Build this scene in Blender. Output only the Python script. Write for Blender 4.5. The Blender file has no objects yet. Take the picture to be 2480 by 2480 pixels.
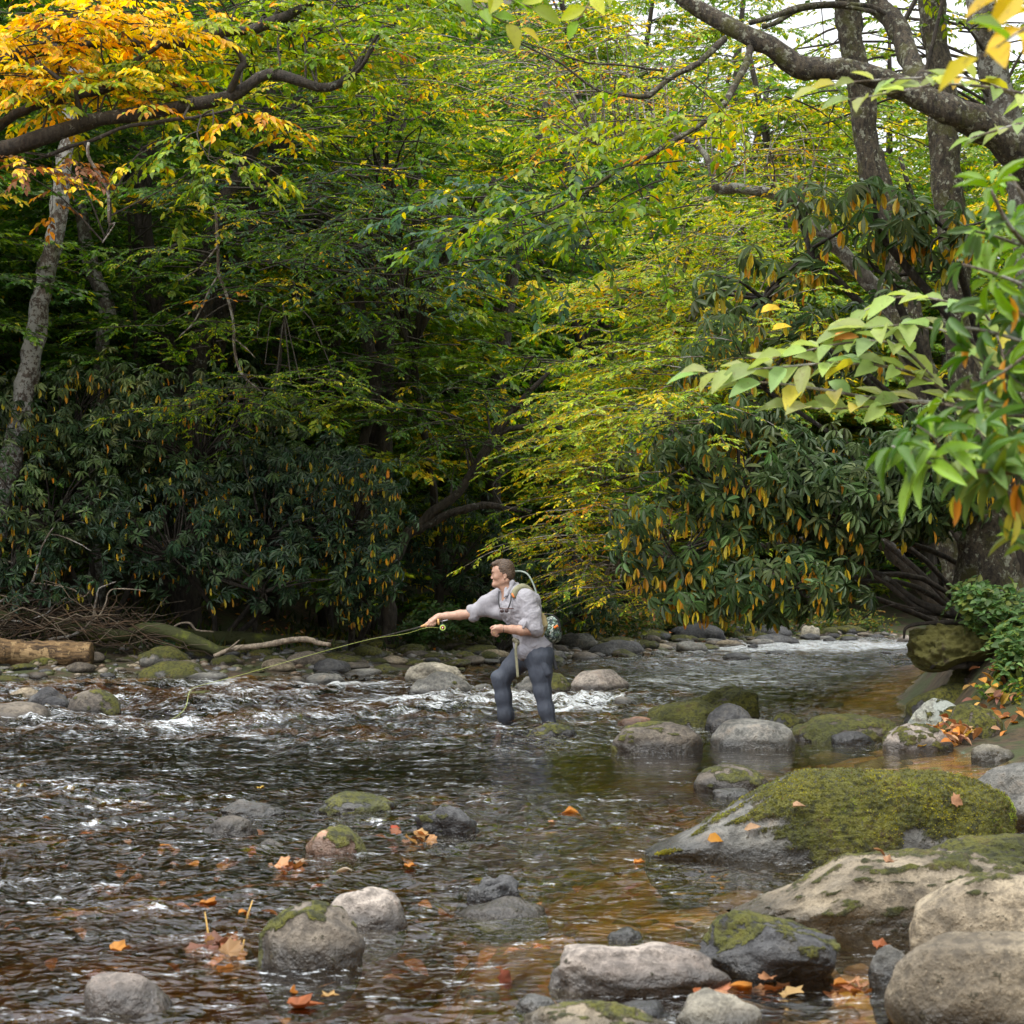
import bpy, bmesh, math, random
import numpy as np
from mathutils import Vector, Matrix
R = np.random.RandomState(7)
rad = math.radians
sc = bpy.context.scene
COL = sc.collection

# ------------------------------------------------------------------ camera
FPX, CH, HV = 4545.0, 1.1, 1424.0          # focal length in photo pixels, eye height, horizon row
def W(u, v, D): return np.array([(u-1240)/FPX*D, D, CH-(v-HV)/FPX*D])
def DW(v, z=0.0): return FPX*(CH-z)/(v-HV)
cam_d = bpy.data.cameras.new("camera"); cam = bpy.data.objects.new("camera", cam_d); COL.objects.link(cam)
cam.location = (0, 0, CH); cam.rotation_euler = (rad(90), 0, 0)
cam_d.sensor_width = 36; cam_d.lens = FPX/2480*36; cam_d.shift_y = (HV-1240)/2480
cam_d.clip_start = 0.1; cam_d.clip_end = 600
cam_d.dof.use_dof = True; cam_d.dof.focus_distance = 15.0; cam_d.dof.aperture_fstop = 9.0
sc.camera = cam
# ------------------------------------------------------------------ world, sun, exposure
SUN_EL, SUN_AZ = 58, 215       # degrees; azimuth clockwise from +Y (behind and left of the camera)
w = bpy.data.worlds.new("World"); sc.world = w; w.use_nodes = True
nt = w.node_tree; nt.nodes.clear()
sky = nt.nodes.new('ShaderNodeTexSky'); sky.sky_type = 'NISHITA'; sky.sun_disc = False
sky.sun_elevation = rad(SUN_EL); sky.sun_rotation = rad(SUN_AZ); sky.dust_density = 3.0; sky.air_density = 1.0
hs = nt.nodes.new('ShaderNodeHueSaturation'); hs.inputs['Saturation'].default_value = 0.3; hs.inputs['Value'].default_value = 1.6
nz = nt.nodes.new('ShaderNodeTexNoise'); nz.inputs['Scale'].default_value = 2.2; nz.inputs['Detail'].default_value = 5
tcw = nt.nodes.new('ShaderNodeTexCoord'); nt.links.new(tcw.outputs['Generated'], nz.inputs['Vector'])
rmp = nt.nodes.new('ShaderNodeMapRange'); rmp.inputs[1].default_value = .35; rmp.inputs[2].default_value = .7
rmp.inputs[3].default_value = .75; rmp.inputs[4].default_value = 1.25
nt.links.new(nz.outputs['Fac'], rmp.inputs[0])
mul = nt.nodes.new('ShaderNodeVectorMath'); mul.operation = 'SCALE'
bg = nt.nodes.new('ShaderNodeBackground'); bg.inputs['Strength'].default_value = 0.15
wo = nt.nodes.new('ShaderNodeOutputWorld')
# high overcast: a white cloud layer, brighter overhead than at the horizon, over the clear sky
sx = nt.nodes.new('ShaderNodeSeparateXYZ'); nt.links.new(tcw.outputs['Generated'], sx.inputs[0])
grd = nt.nodes.new('ShaderNodeMapRange'); nt.links.new(sx.outputs['Z'], grd.inputs[0]); grd.inputs[3].default_value = 4.2; grd.inputs[4].default_value = 15.5
cl = nt.nodes.new('ShaderNodeVectorMath'); cl.operation = 'SCALE'; cl.inputs[0].default_value = (.97, .99, 1.03); nt.links.new(grd.outputs[0], cl.inputs['Scale'])
mxw = nt.nodes.new('ShaderNodeMix'); mxw.data_type = 'RGBA'; mxw.inputs[0].default_value = .85
nt.links.new(hs.outputs[0], mxw.inputs[6]); nt.links.new(cl.outputs[0], mxw.inputs[7])
nt.links.new(sky.outputs[0], hs.inputs['Color']); nt.links.new(mxw.outputs[2], mul.inputs[0])
nt.links.new(rmp.outputs[0], mul.inputs['Scale']); nt.links.new(mul.outputs[0], bg.inputs['Color'])
nt.links.new(bg.outputs[0], wo.inputs[0])
sl = bpy.data.lights.new("sun", 'SUN'); sun = bpy.data.objects.new("sun", sl); COL.objects.link(sun)
sl.energy = 1.5; sl.angle = rad(11); sl.color = (1.0, 0.95, 0.86)
sd = Vector((math.sin(rad(SUN_AZ))*math.cos(rad(SUN_EL)), math.cos(rad(SUN_AZ))*math.cos(rad(SUN_EL)), math.sin(rad(SUN_EL))))
sun.rotation_euler = sd.to_track_quat('Z', 'Y').to_euler(); sun.location = (0, 0, 60)
vs = sc.view_settings; vs.view_transform = 'Standard'; vs.look = 'None'; vs.gamma = 1; vs.use_curve_mapping = False
vs.exposure = 0.68
sc.cycles.max_bounces = 7; sc.cycles.diffuse_bounces = 3; sc.cycles.glossy_bounces = 3
sc.cycles.transmission_bounces = 4; sc.cycles.transparent_max_bounces = 8
sc.cycles.caustics_reflective = False; sc.cycles.caustics_refractive = False
sc.cycles.use_denoising = True
sc.cycles.sample_clamp_indirect = 6

# ------------------------------------------------------------------ numpy helpers
_perm = R.permutation(256); _perm = np.concatenate([_perm, _perm, _perm])
_g = R.normal(size=(256, 3)); _g /= np.linalg.norm(_g, axis=1)[:, None]
def perlin(p, seed=0):
    p = np.asarray(p, float) + seed*17.31
    i = np.floor(p).astype(np.int64); f = p-i; i &= 255
    u = f*f*f*(f*(f*6-15)+10); out = 0
    for dx in (0, 1):
        for dy in (0, 1):
            for dz in (0, 1):
                h = _perm[_perm[_perm[(i[:, 0]+dx) & 255]+((i[:, 1]+dy) & 255)]+((i[:, 2]+dz) & 255)]
                g = _g[h]
                d = g[:, 0]*(f[:, 0]-dx)+g[:, 1]*(f[:, 1]-dy)+g[:, 2]*(f[:, 2]-dz)
                w_ = (u[:, 0] if dx else 1-u[:, 0])*(u[:, 1] if dy else 1-u[:, 1])*(u[:, 2] if dz else 1-u[:, 2])
                out = out+w_*d
    return out*1.5
def fbm(p, o=4, seed=0, lac=2.03, gain=.5):
    s = 0; a = 1; p = np.asarray(p, float)
    for k in range(o):
        s = s+a*perlin(p, seed+k); p = p*lac; a *= gain
    return s
def sstep(a, b, x):
    t = np.clip((x-a)/(b-a), 0, 1); return t*t*(3-2*t)
def norm(a): return a/np.maximum(np.linalg.norm(a, axis=-1, keepdims=True), 1e-9)

class Acc:
    """collects pieces of one mesh"""
    def __init__(s): s.V = []; s.F = {}; s.C = []; s.n = 0
    def add(s, V, F, col=None):
        V = np.asarray(V, float).reshape(-1, 3)
        if not isinstance(F, (list, tuple)): F = [F]
        for f in F:
            if len(f):
                f = np.asarray(f); s.F.setdefault(f.shape[1], []).append(f+s.n)
        s.V.append(V); s.C.append(np.broadcast_to(np.asarray(col if col is not None else (1, 1, 1), float), (len(V), 3))); s.n += len(V)
        return s
    def get(s): return np.concatenate(s.V), [np.concatenate(f) for f in s.F.values()], np.concatenate(s.C)

def mesh_np(name, V, F, col=None, smooth=True, attrs=None):
    me = bpy.data.meshes.new(name)
    if not isinstance(F, (list, tuple)): F = [F]
    F = [np.asarray(f, np.int32) for f in F if len(f)]
    me.vertices.add(len(V)); me.vertices.foreach_set('co', np.ascontiguousarray(V, np.float32).ravel())
    loops = np.concatenate([f.ravel() for f in F]); me.loops.add(len(loops)); me.loops.foreach_set('vertex_index', loops.astype(np.int32))
    tot = np.concatenate([np.full(len(f), f.shape[1], np.int32) for f in F])
    st = np.concatenate([[0], np.cumsum(tot)[:-1]]).astype(np.int32)
    me.polygons.add(len(tot)); me.polygons.foreach_set('loop_start', st)
    me.polygons.foreach_set('use_smooth', np.full(len(tot), bool(smooth)))
    if col is not None:
        a = me.attributes.new('col', 'FLOAT_COLOR', 'POINT')
        c = np.ones((len(V), 4), np.float32); c[:, :3] = col; a.data.foreach_set('color', c.ravel())
    for k, v in (attrs or {}).items():
        a = me.attributes.new(k, 'FLOAT', 'POINT'); a.data.foreach_set('value', np.ascontiguousarray(v, np.float32))
    me.update(calc_edges=True)
    return me
def tag(o, label=None, cat=None, group=None, kind=None):
    if label: o['label'] = label
    if cat: o['category'] = cat
    if group: o['group'] = group
    if kind: o['kind'] = kind
    return o
def empty(name, loc, label, cat, group=None):
    o = bpy.data.objects.new(name, None); COL.objects.link(o); o.location = Vector([float(x) for x in loc])
    o.empty_display_size = .1
    return tag(o, label, cat, group)
def obj(name, V, F, mat, parent=None, col=None, smooth=True, attrs=None, origin=None):
    V = np.asarray(V, float)
    if parent is not None:
        off = np.array(parent.location); q = parent
        while q.parent is not None: q = q.parent; off = off+np.array(q.location)
    elif origin is not None: off = np.asarray(origin, float)
    else: off = np.zeros(3)
    me = mesh_np(name, V-off, F, col, smooth, attrs)
    if mat: me.materials.append(mat)
    o = bpy.data.objects.new(name, me); COL.objects.link(o)
    if parent is not None: o.parent = parent
    else: o.location = Vector([float(x) for x in off])
    return o
def accobj(name, acc, mat, parent=None, **k):
    V, F, C = acc.get(); return obj(name, V, F, mat, parent, col=C, **k)

def smooth_path(P, n):
    """Catmull-Rom resample"""
    P = np.asarray(P, float); Q = np.vstack([2*P[0]-P[1], P, 2*P[-1]-P[-2]])
    d = np.concatenate([[0], np.cumsum(np.linalg.norm(np.diff(P[:, :3], axis=0), axis=1))]); s = np.linspace(0, d[-1], n)
    k = np.clip(np.searchsorted(d, s, 'right')-1, 0, len(P)-2); t = ((s-d[k])/np.maximum(d[k+1]-d[k], 1e-9))[:, None]
    a, b, c, e = Q[k], Q[k+1], Q[k+2], Q[k+3]
    return .5*((2*b)+(-a+c)*t+(2*a-5*b+4*c-e)*t**2+(-a+3*b-3*c+e)*t**3)
def tube(P, r, seg=8, caps=True, bump=0, bf=6, seed=0, flat=None):
    """tapered tube along P (n,3); r scalar or (n,); bark relief through bump"""
    P = np.asarray(P, float); n = len(P); r = np.broadcast_to(np.asarray(r, float), (n,))
    T = norm(np.gradient(P, axis=0)); ref = np.array([0, 0, 1.]) if abs(T[0, 2]) < .9 else np.array([1., 0, 0])
    Nn = np.zeros((n, 3)); Nn[0] = norm(np.cross(T[0], ref))
    for i in range(1, n): Nn[i] = norm(Nn[i-1]-T[i]*np.dot(Nn[i-1], T[i]))
    B = np.cross(T, Nn); a = np.linspace(0, 2*np.pi, seg, endpoint=False)
    ca, sa = np.cos(a), np.sin(a)
    rr = r[:, None]*np.ones(seg)
    D = ca[None, :, None]*Nn[:, None]+sa[None, :, None]*B[:, None]
    if flat: D = ca[None, :, None]*Nn[:, None]*flat[0]+sa[None, :, None]*B[:, None]*flat[1]
    V = P[:, None]+D*rr[:, :, None]
    if bump:
        nzv = fbm(V.reshape(-1, 3)*np.array([bf, bf, bf*.45]), 3, seed).reshape(n, seg); V = P[:, None]+D*(rr*(1+bump*nzv))[:, :, None]
    V = V.reshape(-1, 3)
    i = np.arange(n-1)[:, None]*seg; j = np.arange(seg)[None]; j2 = (j+1) % seg
    F = [np.stack([i+j, i+j2, i+seg+j2, i+seg+j], -1).reshape(-1, 4)]
    if caps:
        V = np.vstack([V, P[0], P[-1]]); c0, c1 = len(V)-2, len(V)-1; j = np.arange(seg); j2 = (j+1) % seg
        F.append(np.concatenate([np.stack([np.full(seg, c0), j2, j], -1), np.stack([np.full(seg, c1), (n-1)*seg+j, (n-1)*seg+j2], -1)]))
    return V, F
_ico = {}
def ico(sub):
    if sub not in _ico:
        bm = bmesh.new(); bmesh.ops.create_icosphere(bm, subdivisions=sub, radius=1)
        _ico[sub] = (np.array([v.co[:] for v in bm.verts]), np.array([[v.index for v in f.verts] for f in bm.faces])); bm.free()
    return _ico[sub]

# ------------------------------------------------------------------ materials
def mat_new(name):
    m = bpy.data.materials.new(name); m.use_nodes = True; t = m.node_tree; t.nodes.clear()
    return m, t, t.nodes.new('ShaderNodeOutputMaterial')
class NG:
    def __init__(s, t): s.t = t
    def n(s, typ, props=None, **inp):
        nd = s.t.nodes.new('ShaderNode'+typ)
        for k, v in (props or {}).items(): setattr(nd, k, v)
        for k, v in inp.items():
            key = int(k[1:]) if k[0] == 'i' and k[1:].isdigit() else k.replace('_', ' ')
            s.set(nd, key, v)
        return nd
    def set(s, nd, key, v):
        if hasattr(v, 'is_output') or isinstance(v, bpy.types.NodeSocket): s.t.links.new(v, nd.inputs[key])
        else: nd.inputs[key].default_value = v
    def noise(s, vec, scale, detail=4, rough=.55, out='Fac'): return s.n('TexNoise', Vector=vec, Scale=scale, Detail=detail, Roughness=rough).outputs[out]
    def mix(s, f, a, b, blend='MIX'):
        nd = s.t.nodes.new('ShaderNodeMix'); nd.data_type = 'RGBA'; nd.blend_type = blend
        s.set(nd, 0, f); s.set(nd, 6, a); s.set(nd, 7, b); return nd.outputs[2]
    def math(s, op, a, b=0.0, c=None):
        nd = s.t.nodes.new('ShaderNodeMath'); nd.operation = op; s.set(nd, 0, a); s.set(nd, 1, b)
        if c is not None: s.set(nd, 2, c)
        return nd.outputs[0]
    def rng(s, x, a, b, c=0.0, d=1.0):
        nd = s.t.nodes.new('ShaderNodeMapRange'); nd.interpolation_type = 'SMOOTHSTEP'
        for k, v in enumerate((x, a, b, c, d)): s.set(nd, k, v)
        return nd.outputs[0]
def c4(c): return (c[0], c[1], c[2], 1.0)
def leaf_mat(name, rough, trans, spec=.5, sheen=0):
    m, t, out = mat_new(name); g = NG(t)
    a = g.n('Attribute', {'attribute_name': 'col'}); geo = g.n('NewGeometry')
    pn = geo.outputs['Position']; base = g.mix(g.math('MULTIPLY', g.rng(g.noise(pn, 70, 3, .7), .60, .68), .45), a.outputs['Color'], (.12, .06, .02, 1)); base = g.mix(.5, base, g.mix(g.noise(pn, 28, 2), (.3, .3, .3, 1), (.7, .7, .7, 1)), 'OVERLAY')
    p = g.n('BsdfPrincipled', Base_Color=base, Roughness=rough)
    p.inputs['Specular IOR Level'].default_value = spec
    hsv = g.n('HueSaturation', Color=base, Hue=.5, Saturation=1.1, Value=1.9)
    tr = g.n('BsdfTranslucent', Color=hsv.outputs[0])
    mx = g.n('MixShader'); g.set(mx, 0, trans); g.set(mx, 1, p.outputs[0]); g.set(mx, 2, tr.outputs[0])
    t.links.new(mx.outputs[0], out.inputs[0]); return m
M_LEAF = leaf_mat('thin_leaf', .5, .38, .35)
M_WAXY = leaf_mat('waxy_leaf', .42, .25, .35)
M_DEAD = leaf_mat('dead_leaf', .55, .2, .3)
M_WETLEAF = leaf_mat('wet_leaf', .15, .2, .6)
def bark_mat(name, c1, c2, lichen, lam, moss=.0, scale=6.0, ax=(1, 1, .3), mc=(.045, .05, .012)):
    m, t, out = mat_new(name); g = NG(t); tc = g.n('TexCoord').outputs['Object']
    mp = g.n('Mapping', Vector=tc); mp.inputs['Scale'].default_value = ax
    n1 = g.noise(mp.outputs[0], scale*4, 6, .65); n2 = g.noise(tc, scale*.7, 4)
    c = g.mix(g.rng(n1, .35, .65), c4(c1), c4(c2))
    li = g.rng(g.math('ADD', g.noise(tc, scale*2.2, 6, .7), g.math('MULTIPLY', n2, .4)), 1.0-lam, 1.06-lam)
    c = g.mix(li, c, c4(lichen))
    mo = g.rng(g.math('ADD', n2, g.math('MULTIPLY', g.noise(tc, scale*6, 3), .3)), 1.0-moss, 1.2-moss)
    c = g.mix(mo, c, c4(mc))
    p = g.n('BsdfPrincipled', Base_Color=c, Roughness=.85)
    b = g.n('Bump', Strength=1.0, Distance=.03, Height=g.math('ADD', n1, g.math('MULTIPLY', g.noise(tc, scale*9, 4, .7), .5))); t.links.new(b.outputs[0], p.inputs['Normal'])
    t.links.new(p.outputs[0], out.inputs[0]); return m
M_BARK = bark_mat('dark_bark', (.018, .014, .01), (.055, .043, .032), (.15, .15, .13), .18, .15)
M_BARKMOSS = bark_mat('mossy_bark', (.016, .012, .008), (.085, .066, .042), (.25, .25, .19), .26, .36, 8, (1, 1, .5), (.065, .062, .012))
M_BARKPALE = bark_mat('pale_bark', (.045, .033, .025), (.13, .105, .085), (.30, .30, .28), .34, .08, 7)
M_BARKGREY = bark_mat('grey_bark', (.07, .058, .048), (.16, .14, .12), (.3, .3, .27), .3, .0)
M_TWIG = bark_mat('twig_bark', (.08, .06, .045), (.2, .16, .12), (.35, .33, .3), .3, 0)
M_TWIGDARK = bark_mat('dark_twig_bark', (.025, .02, .015), (.07, .055, .04), (.15, .14, .12), .15, .1)
M_LOG = bark_mat('log_bark', (.035, .02, .01), (.26, .16, .07), (.34, .23, .11), .25, .0, 5, (.16, 1, 1))
M_LOGMOSS = bark_mat('log_moss', (.05, .037, .025), (.15, .11, .075), (.13, .15, .015), .5, .55, 3, (.25, 1, 1))
M_DRIFT = bark_mat('driftwood', (.15, .12, .09), (.36, .29, .21), (.4, .35, .28), .2, .05)
def plain(name, c, rough=.7, metal=0, var=.15, scale=30, bump=0.0, spec=.5, bdist=.004):
    m, t, out = mat_new(name); g = NG(t); tc = g.n('TexCoord').outputs['Object']
    n1 = g.noise(tc, scale, 4)
    cc = g.mix(g.rng(n1, .3, .7), c4([x*(1-var) for x in c]), c4([min(1, x*(1+var)) for x in c]))
    p = g.n('BsdfPrincipled', Base_Color=cc, Roughness=rough, Metallic=metal)
    p.inputs['Specular IOR Level'].default_value = spec
    if bump:
        b = g.n('Bump', Strength=bump, Distance=bdist, Height=n1); t.links.new(b.outputs[0], p.inputs['Normal'])
    t.links.new(p.outputs[0], out.inputs[0]); return m
# ------------------------------------------------------------------ implicit surfaces for the angler
class SDF:
    def __init__(s, lo, hi, h):
        s.lo = np.array(lo, float); s.h = h; s.n = np.ceil((np.array(hi)-s.lo)/h).astype(int)+1; s.f = np.full(s.n, 1.0, np.float32)
    def _sub(s, lo, hi, m):
        a = np.clip(np.floor((np.array(lo)-m-s.lo)/s.h).astype(int), 0, s.n-1); b = np.clip(np.ceil((np.array(hi)+m-s.lo)/s.h).astype(int)+1, 1, s.n)
        ax = [(s.lo[i]+np.arange(a[i], b[i])*s.h) for i in range(3)]; X, Y, Z = np.meshgrid(*ax, indexing='ij'); return tuple(slice(a[i], b[i]) for i in range(3)), X, Y, Z
    def _comb(s, sl, d, k, op):
        f = s.f[sl]; d = d.astype(np.float32)
        if op == 'u': h = np.clip(.5+.5*(f-d)/k, 0, 1); s.f[sl] = f*(1-h)+d*h-k*h*(1-h)
        elif op == 's': h = np.clip(.5-.5*(f+d)/k, 0, 1); s.f[sl] = f*(1-h)-d*h+k*h*(1-h)
        elif op == 'i': s.f[sl] = np.maximum(f, d)
    def cap(s, a, b, ra, rb=None, k=.02, op='u', sq=None):
        a, b = np.array(a, float), np.array(b, float); rb = ra if rb is None else rb; R_ = max(ra, rb)
        sl, X, Y, Z = s._sub(np.minimum(a, b)-R_, np.maximum(a, b)+R_, k+.02); ab = b-a; L2 = ab@ab+1e-12
        t = np.clip(((X-a[0])*ab[0]+(Y-a[1])*ab[1]+(Z-a[2])*ab[2])/L2, 0, 1)
        dx, dy, dz = X-a[0]-ab[0]*t, Y-a[1]-ab[1]*t, Z-a[2]-ab[2]*t
        if sq: dx, dy, dz = dx*sq[0], dy*sq[1], dz*sq[2]
        s._comb(sl, np.sqrt(dx*dx+dy*dy+dz*dz)-(ra+(rb-ra)*t), k, op); return s
    def ell(s, c, r, k=.02, op='u', rot=None):
        c, r = np.array(c, float), np.array(r, float); m = r.max(); sl, X, Y, Z = s._sub(c-m, c+m, k+.02)
        P = np.stack([X-c[0], Y-c[1], Z-c[2]], -1)
        if rot is not None: P = P@np.array(Matrix.Rotation(rot[1], 3, rot[0]))
        q = np.linalg.norm(P/r, axis=-1); g_ = np.linalg.norm(P/(r*r), axis=-1)+1e-9; s._comb(sl, np.where(q > 1e-6, q*(q-1)/g_, -r.min()), k, op); return s
    def path(s, pts, rs_, k=.02, **kw):
        for i in range(len(pts)-1): s.cap(pts[i], pts[i+1], rs_[i], rs_[i+1], k, **kw)
        return s
    def mesh(s, relax=1):
        f = s.f; ng = f < 0; nx, ny, nz = [q-1 for q in f.shape]
        cnt = np.zeros((nx, ny, nz), np.int8)
        for i in (0, 1):
            for j in (0, 1):
                for k in (0, 1): cnt += ng[i:i+nx, j:j+ny, k:k+nz]
        cells = np.argwhere((cnt > 0) & (cnt < 8)); idx = np.full((nx, ny, nz), -1, np.int32); idx[tuple(cells.T)] = np.arange(len(cells))
        acc = np.zeros((len(cells), 3)); w_ = np.zeros(len(cells)); cor = [(i, j, k) for i in (0, 1) for j in (0, 1) for k in (0, 1)]
        for a in cor:
            for ax in range(3):
                if a[ax]: continue
                b = list(a); b[ax] = 1; fa = f[tuple((cells+a).T)]; fb = f[tuple((cells+b).T)]; m_ = (fa < 0) != (fb < 0); t = fa/(fa-fb+1e-12)
                p = np.tile(np.array(a, float), (len(cells), 1)); p[:, ax] += np.where(m_, t, 0); acc[m_] += p[m_]; w_ += m_
        V = s.lo+(cells+acc/w_[:, None])*s.h; Fs = []
        for ax in range(3):
            o1, o2 = [(1, 2), (2, 0), (0, 1)][ax]; sh = [slice(None)]*3; a_ = ng[tuple(slice(0, -1) if q == ax else slice(None) for q in range(3))]; b_ = ng[tuple(slice(1, None) if q == ax else slice(None) for q in range(3))]
            e = np.argwhere(a_ != b_); e = e[(e[:, o1] > 0) & (e[:, o2] > 0) & (e[:, o1] < f.shape[o1]-1) & (e[:, o2] < f.shape[o2]-1)]; fl = a_[tuple(e.T)]
            def g_(d1, d2): q = e.copy(); q[:, o1] += d1; q[:, o2] += d2; return idx[tuple(q.T)]
            q = np.stack([g_(-1, -1), g_(0, -1), g_(0, 0), g_(-1, 0)], -1); q[~fl] = q[~fl][:, ::-1]; Fs.append(q)
        return V, np.concatenate(Fs)
# ------------------------------------------------------------------ river banks and terrain
LEFTB = np.array([(-60, 19), (-12, 21.5), (-6, 22.3), (-3.2, 23.0), (-1.8, 24.3), (-.3, 26.6), (.7, 29.2), (2.5, 32), (4.5, 36.8), (6.5, 39.6), (9.2, 42), (16, 44), (30, 46), (60, 48)], float)
RIGHTB = np.array([(-60, -6), (-10, -3.5), (-3, -2.2), (0, -1.2), (2.2, 1.0), (3.1, 4), (3.3, 7), (3.35, 9.5), (3.2, 11.2), (2.95, 12.4), (3.05, 13.6), (3.35, 15.6), (3.8, 18.5), (5.0, 23), (6.4, 28), (9.5, 33), (14, 36), (30, 39), (60, 41)], float)
POLY = np.vstack([LEFTB, RIGHTB[::-1]])
def seg_dist(P, L):
    best = np.full(len(P), 1e9)
    for a, b in zip(L[:-1], L[1:]):
        ab = b-a; t = np.clip(((P-a)@ab)/(ab@ab), 0, 1); best = np.minimum(best, np.linalg.norm(P-(a+t[:, None]*ab), axis=1))
    return best
def inside(P):
    c = np.zeros(len(P), bool); n = len(POLY)
    for i in range(n):
        a, b = POLY[i], POLY[(i+1) % n]
        cond = (a[1] > P[:, 1]) != (b[1] > P[:, 1])
        xi = a[0]+(P[:, 1]-a[1])/(b[1]-a[1]+1e-12)*(b[0]-a[0]); c ^= cond & (P[:, 0] < xi)
    return c
def ground(P):
    P = np.asarray(P, float).reshape(-1, 2)
    dl, dr = seg_dist(P, LEFTB), seg_dist(P, RIGHTB); ins = inside(P); left = (dl < dr)
    d = np.minimum(dl, dr); x, y = P[:, 0], P[:, 1]
    n = fbm(np.c_[P*.8, P[:, 0]*0], 3, 3); nl = fbm(np.c_[P*.12, P[:, 0]*0], 3, 9); nf = fbm(np.c_[P*4, P[:, 0]*0], 3, 5)
    # bed
    shallow = .32+.68*sstep(.7, -1.3, x-.1*y+.2)*1.0
    shallow = np.where(x > -.2, shallow*(.55+.45*sstep(5, 11, y)), shallow); shallow = np.where(y > 12, np.maximum(shallow, .7), shallow)
    bed = -(.03+.55*shallow*sstep(0, 2.4, d))*(1+.25*n)+.015*nf
    # left bank: cobble strip, step, hillside
    zl = .02+.10*np.minimum(d, 3)+.9*sstep(3.2, 6.5, d)+.42*np.maximum(d-5, 0)+.10*n*sstep(0, 3, d)+nl*1.6*sstep(5, 20, d)+.02*nf
    zl = np.where(x > 2, zl*(1-.55*sstep(2, 14, x)), zl)
    steep = sstep(12.8, 15, y)
    zr = .02+(.10*np.minimum(d, 3))*(1-steep)+steep*(.75*sstep(0, .9, d)+.25*np.minimum(d, 3))+.12*np.maximum(d-4, 0)+.10*n*sstep(0, 2, d)+nl*sstep(5, 20, d)+.02*nf
    z = np.where(ins, bed, np.where(left, zl, zr))
    return z, d, ins, left
def gz(x, y): return float(ground([[x, y]])[0][0])
def spaced(parts):
    o = []
    for a, b, n in parts: o.append(np.linspace(a, b, n, endpoint=False))
    return np.concatenate(o+[[parts[-1][1]]])
gx = spaced([(-140, -40, 12), (-40, -9, 40), (-9, 9, 130), (9, 40, 45), (40, 140, 12)])
gy = spaced([(-40, -4, 14), (-4, 3, 14), (3, 16, 110), (16, 50, 110), (50, 110, 36), (110, 240, 10)])
GX, GY = np.meshgrid(gx, gy); GP = np.c_[GX.ravel(), GY.ravel()]
gzv, gd, gi, gl = ground(GP)
nx_, ny_ = len(gx), len(gy)
ii = (np.arange(ny_-1)[:, None]*nx_+np.arange(nx_-1)[None]).ravel()
GF = np.stack([ii, ii+1, ii+nx_+1, ii+nx_], -1)
m, t, out = mat_new('ground_soil_and_riverbed'); g = NG(t); pos = g.n('NewGeometry').outputs['Position']
sep = g.n('SeparateXYZ', Vector=pos); zz = sep.outputs['Z']
n1 = g.noise(pos, 2.2, 6, .6); n2 = g.noise(pos, 14, 5, .6)
vor = g.n('TexVoronoi', Vector=pos, Scale=9.0); vcol = vor.outputs['Color']; vd = vor.outputs['Distance']
sand = g.mix(g.rng(n1, .35, .65), (.62, .43, .15, 1), (.26, .17, .07, 1))
sand = g.mix(g.math('MULTIPLY', g.rng(vd, .55, .25), .55), sand, g.mix(.5, vcol, (.22, .14, .07, 1)))
soil = g.mix(g.rng(n2, .35, .65), (.03, .021, .012, 1), (.075, .05, .026, 1))
soil = g.mix(g.rng(n1, .42, .6), soil, (.04, .05, .014, 1))
zw = g.math('ADD', zz, g.math('MULTIPLY', n2, .06))
c = g.mix(g.rng(zw, -.01, .05), sand, soil)
p = g.n('BsdfPrincipled', Base_Color=c, Roughness=.85)
b = g.n('Bump', Strength=.8, Distance=.03, Height=g.math('ADD', n2, g.math('MULTIPLY', vd, -.6))); t.links.new(b.outputs[0], p.inputs['Normal'])
t.links.new(p.outputs[0], out.inputs[0]); M_GROUND = m
tag(obj('ground', np.c_[GP, gzv], GF, M_GROUND), kind='structure', label='dark forest soil banks and the sandy golden brown riverbed')

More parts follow.
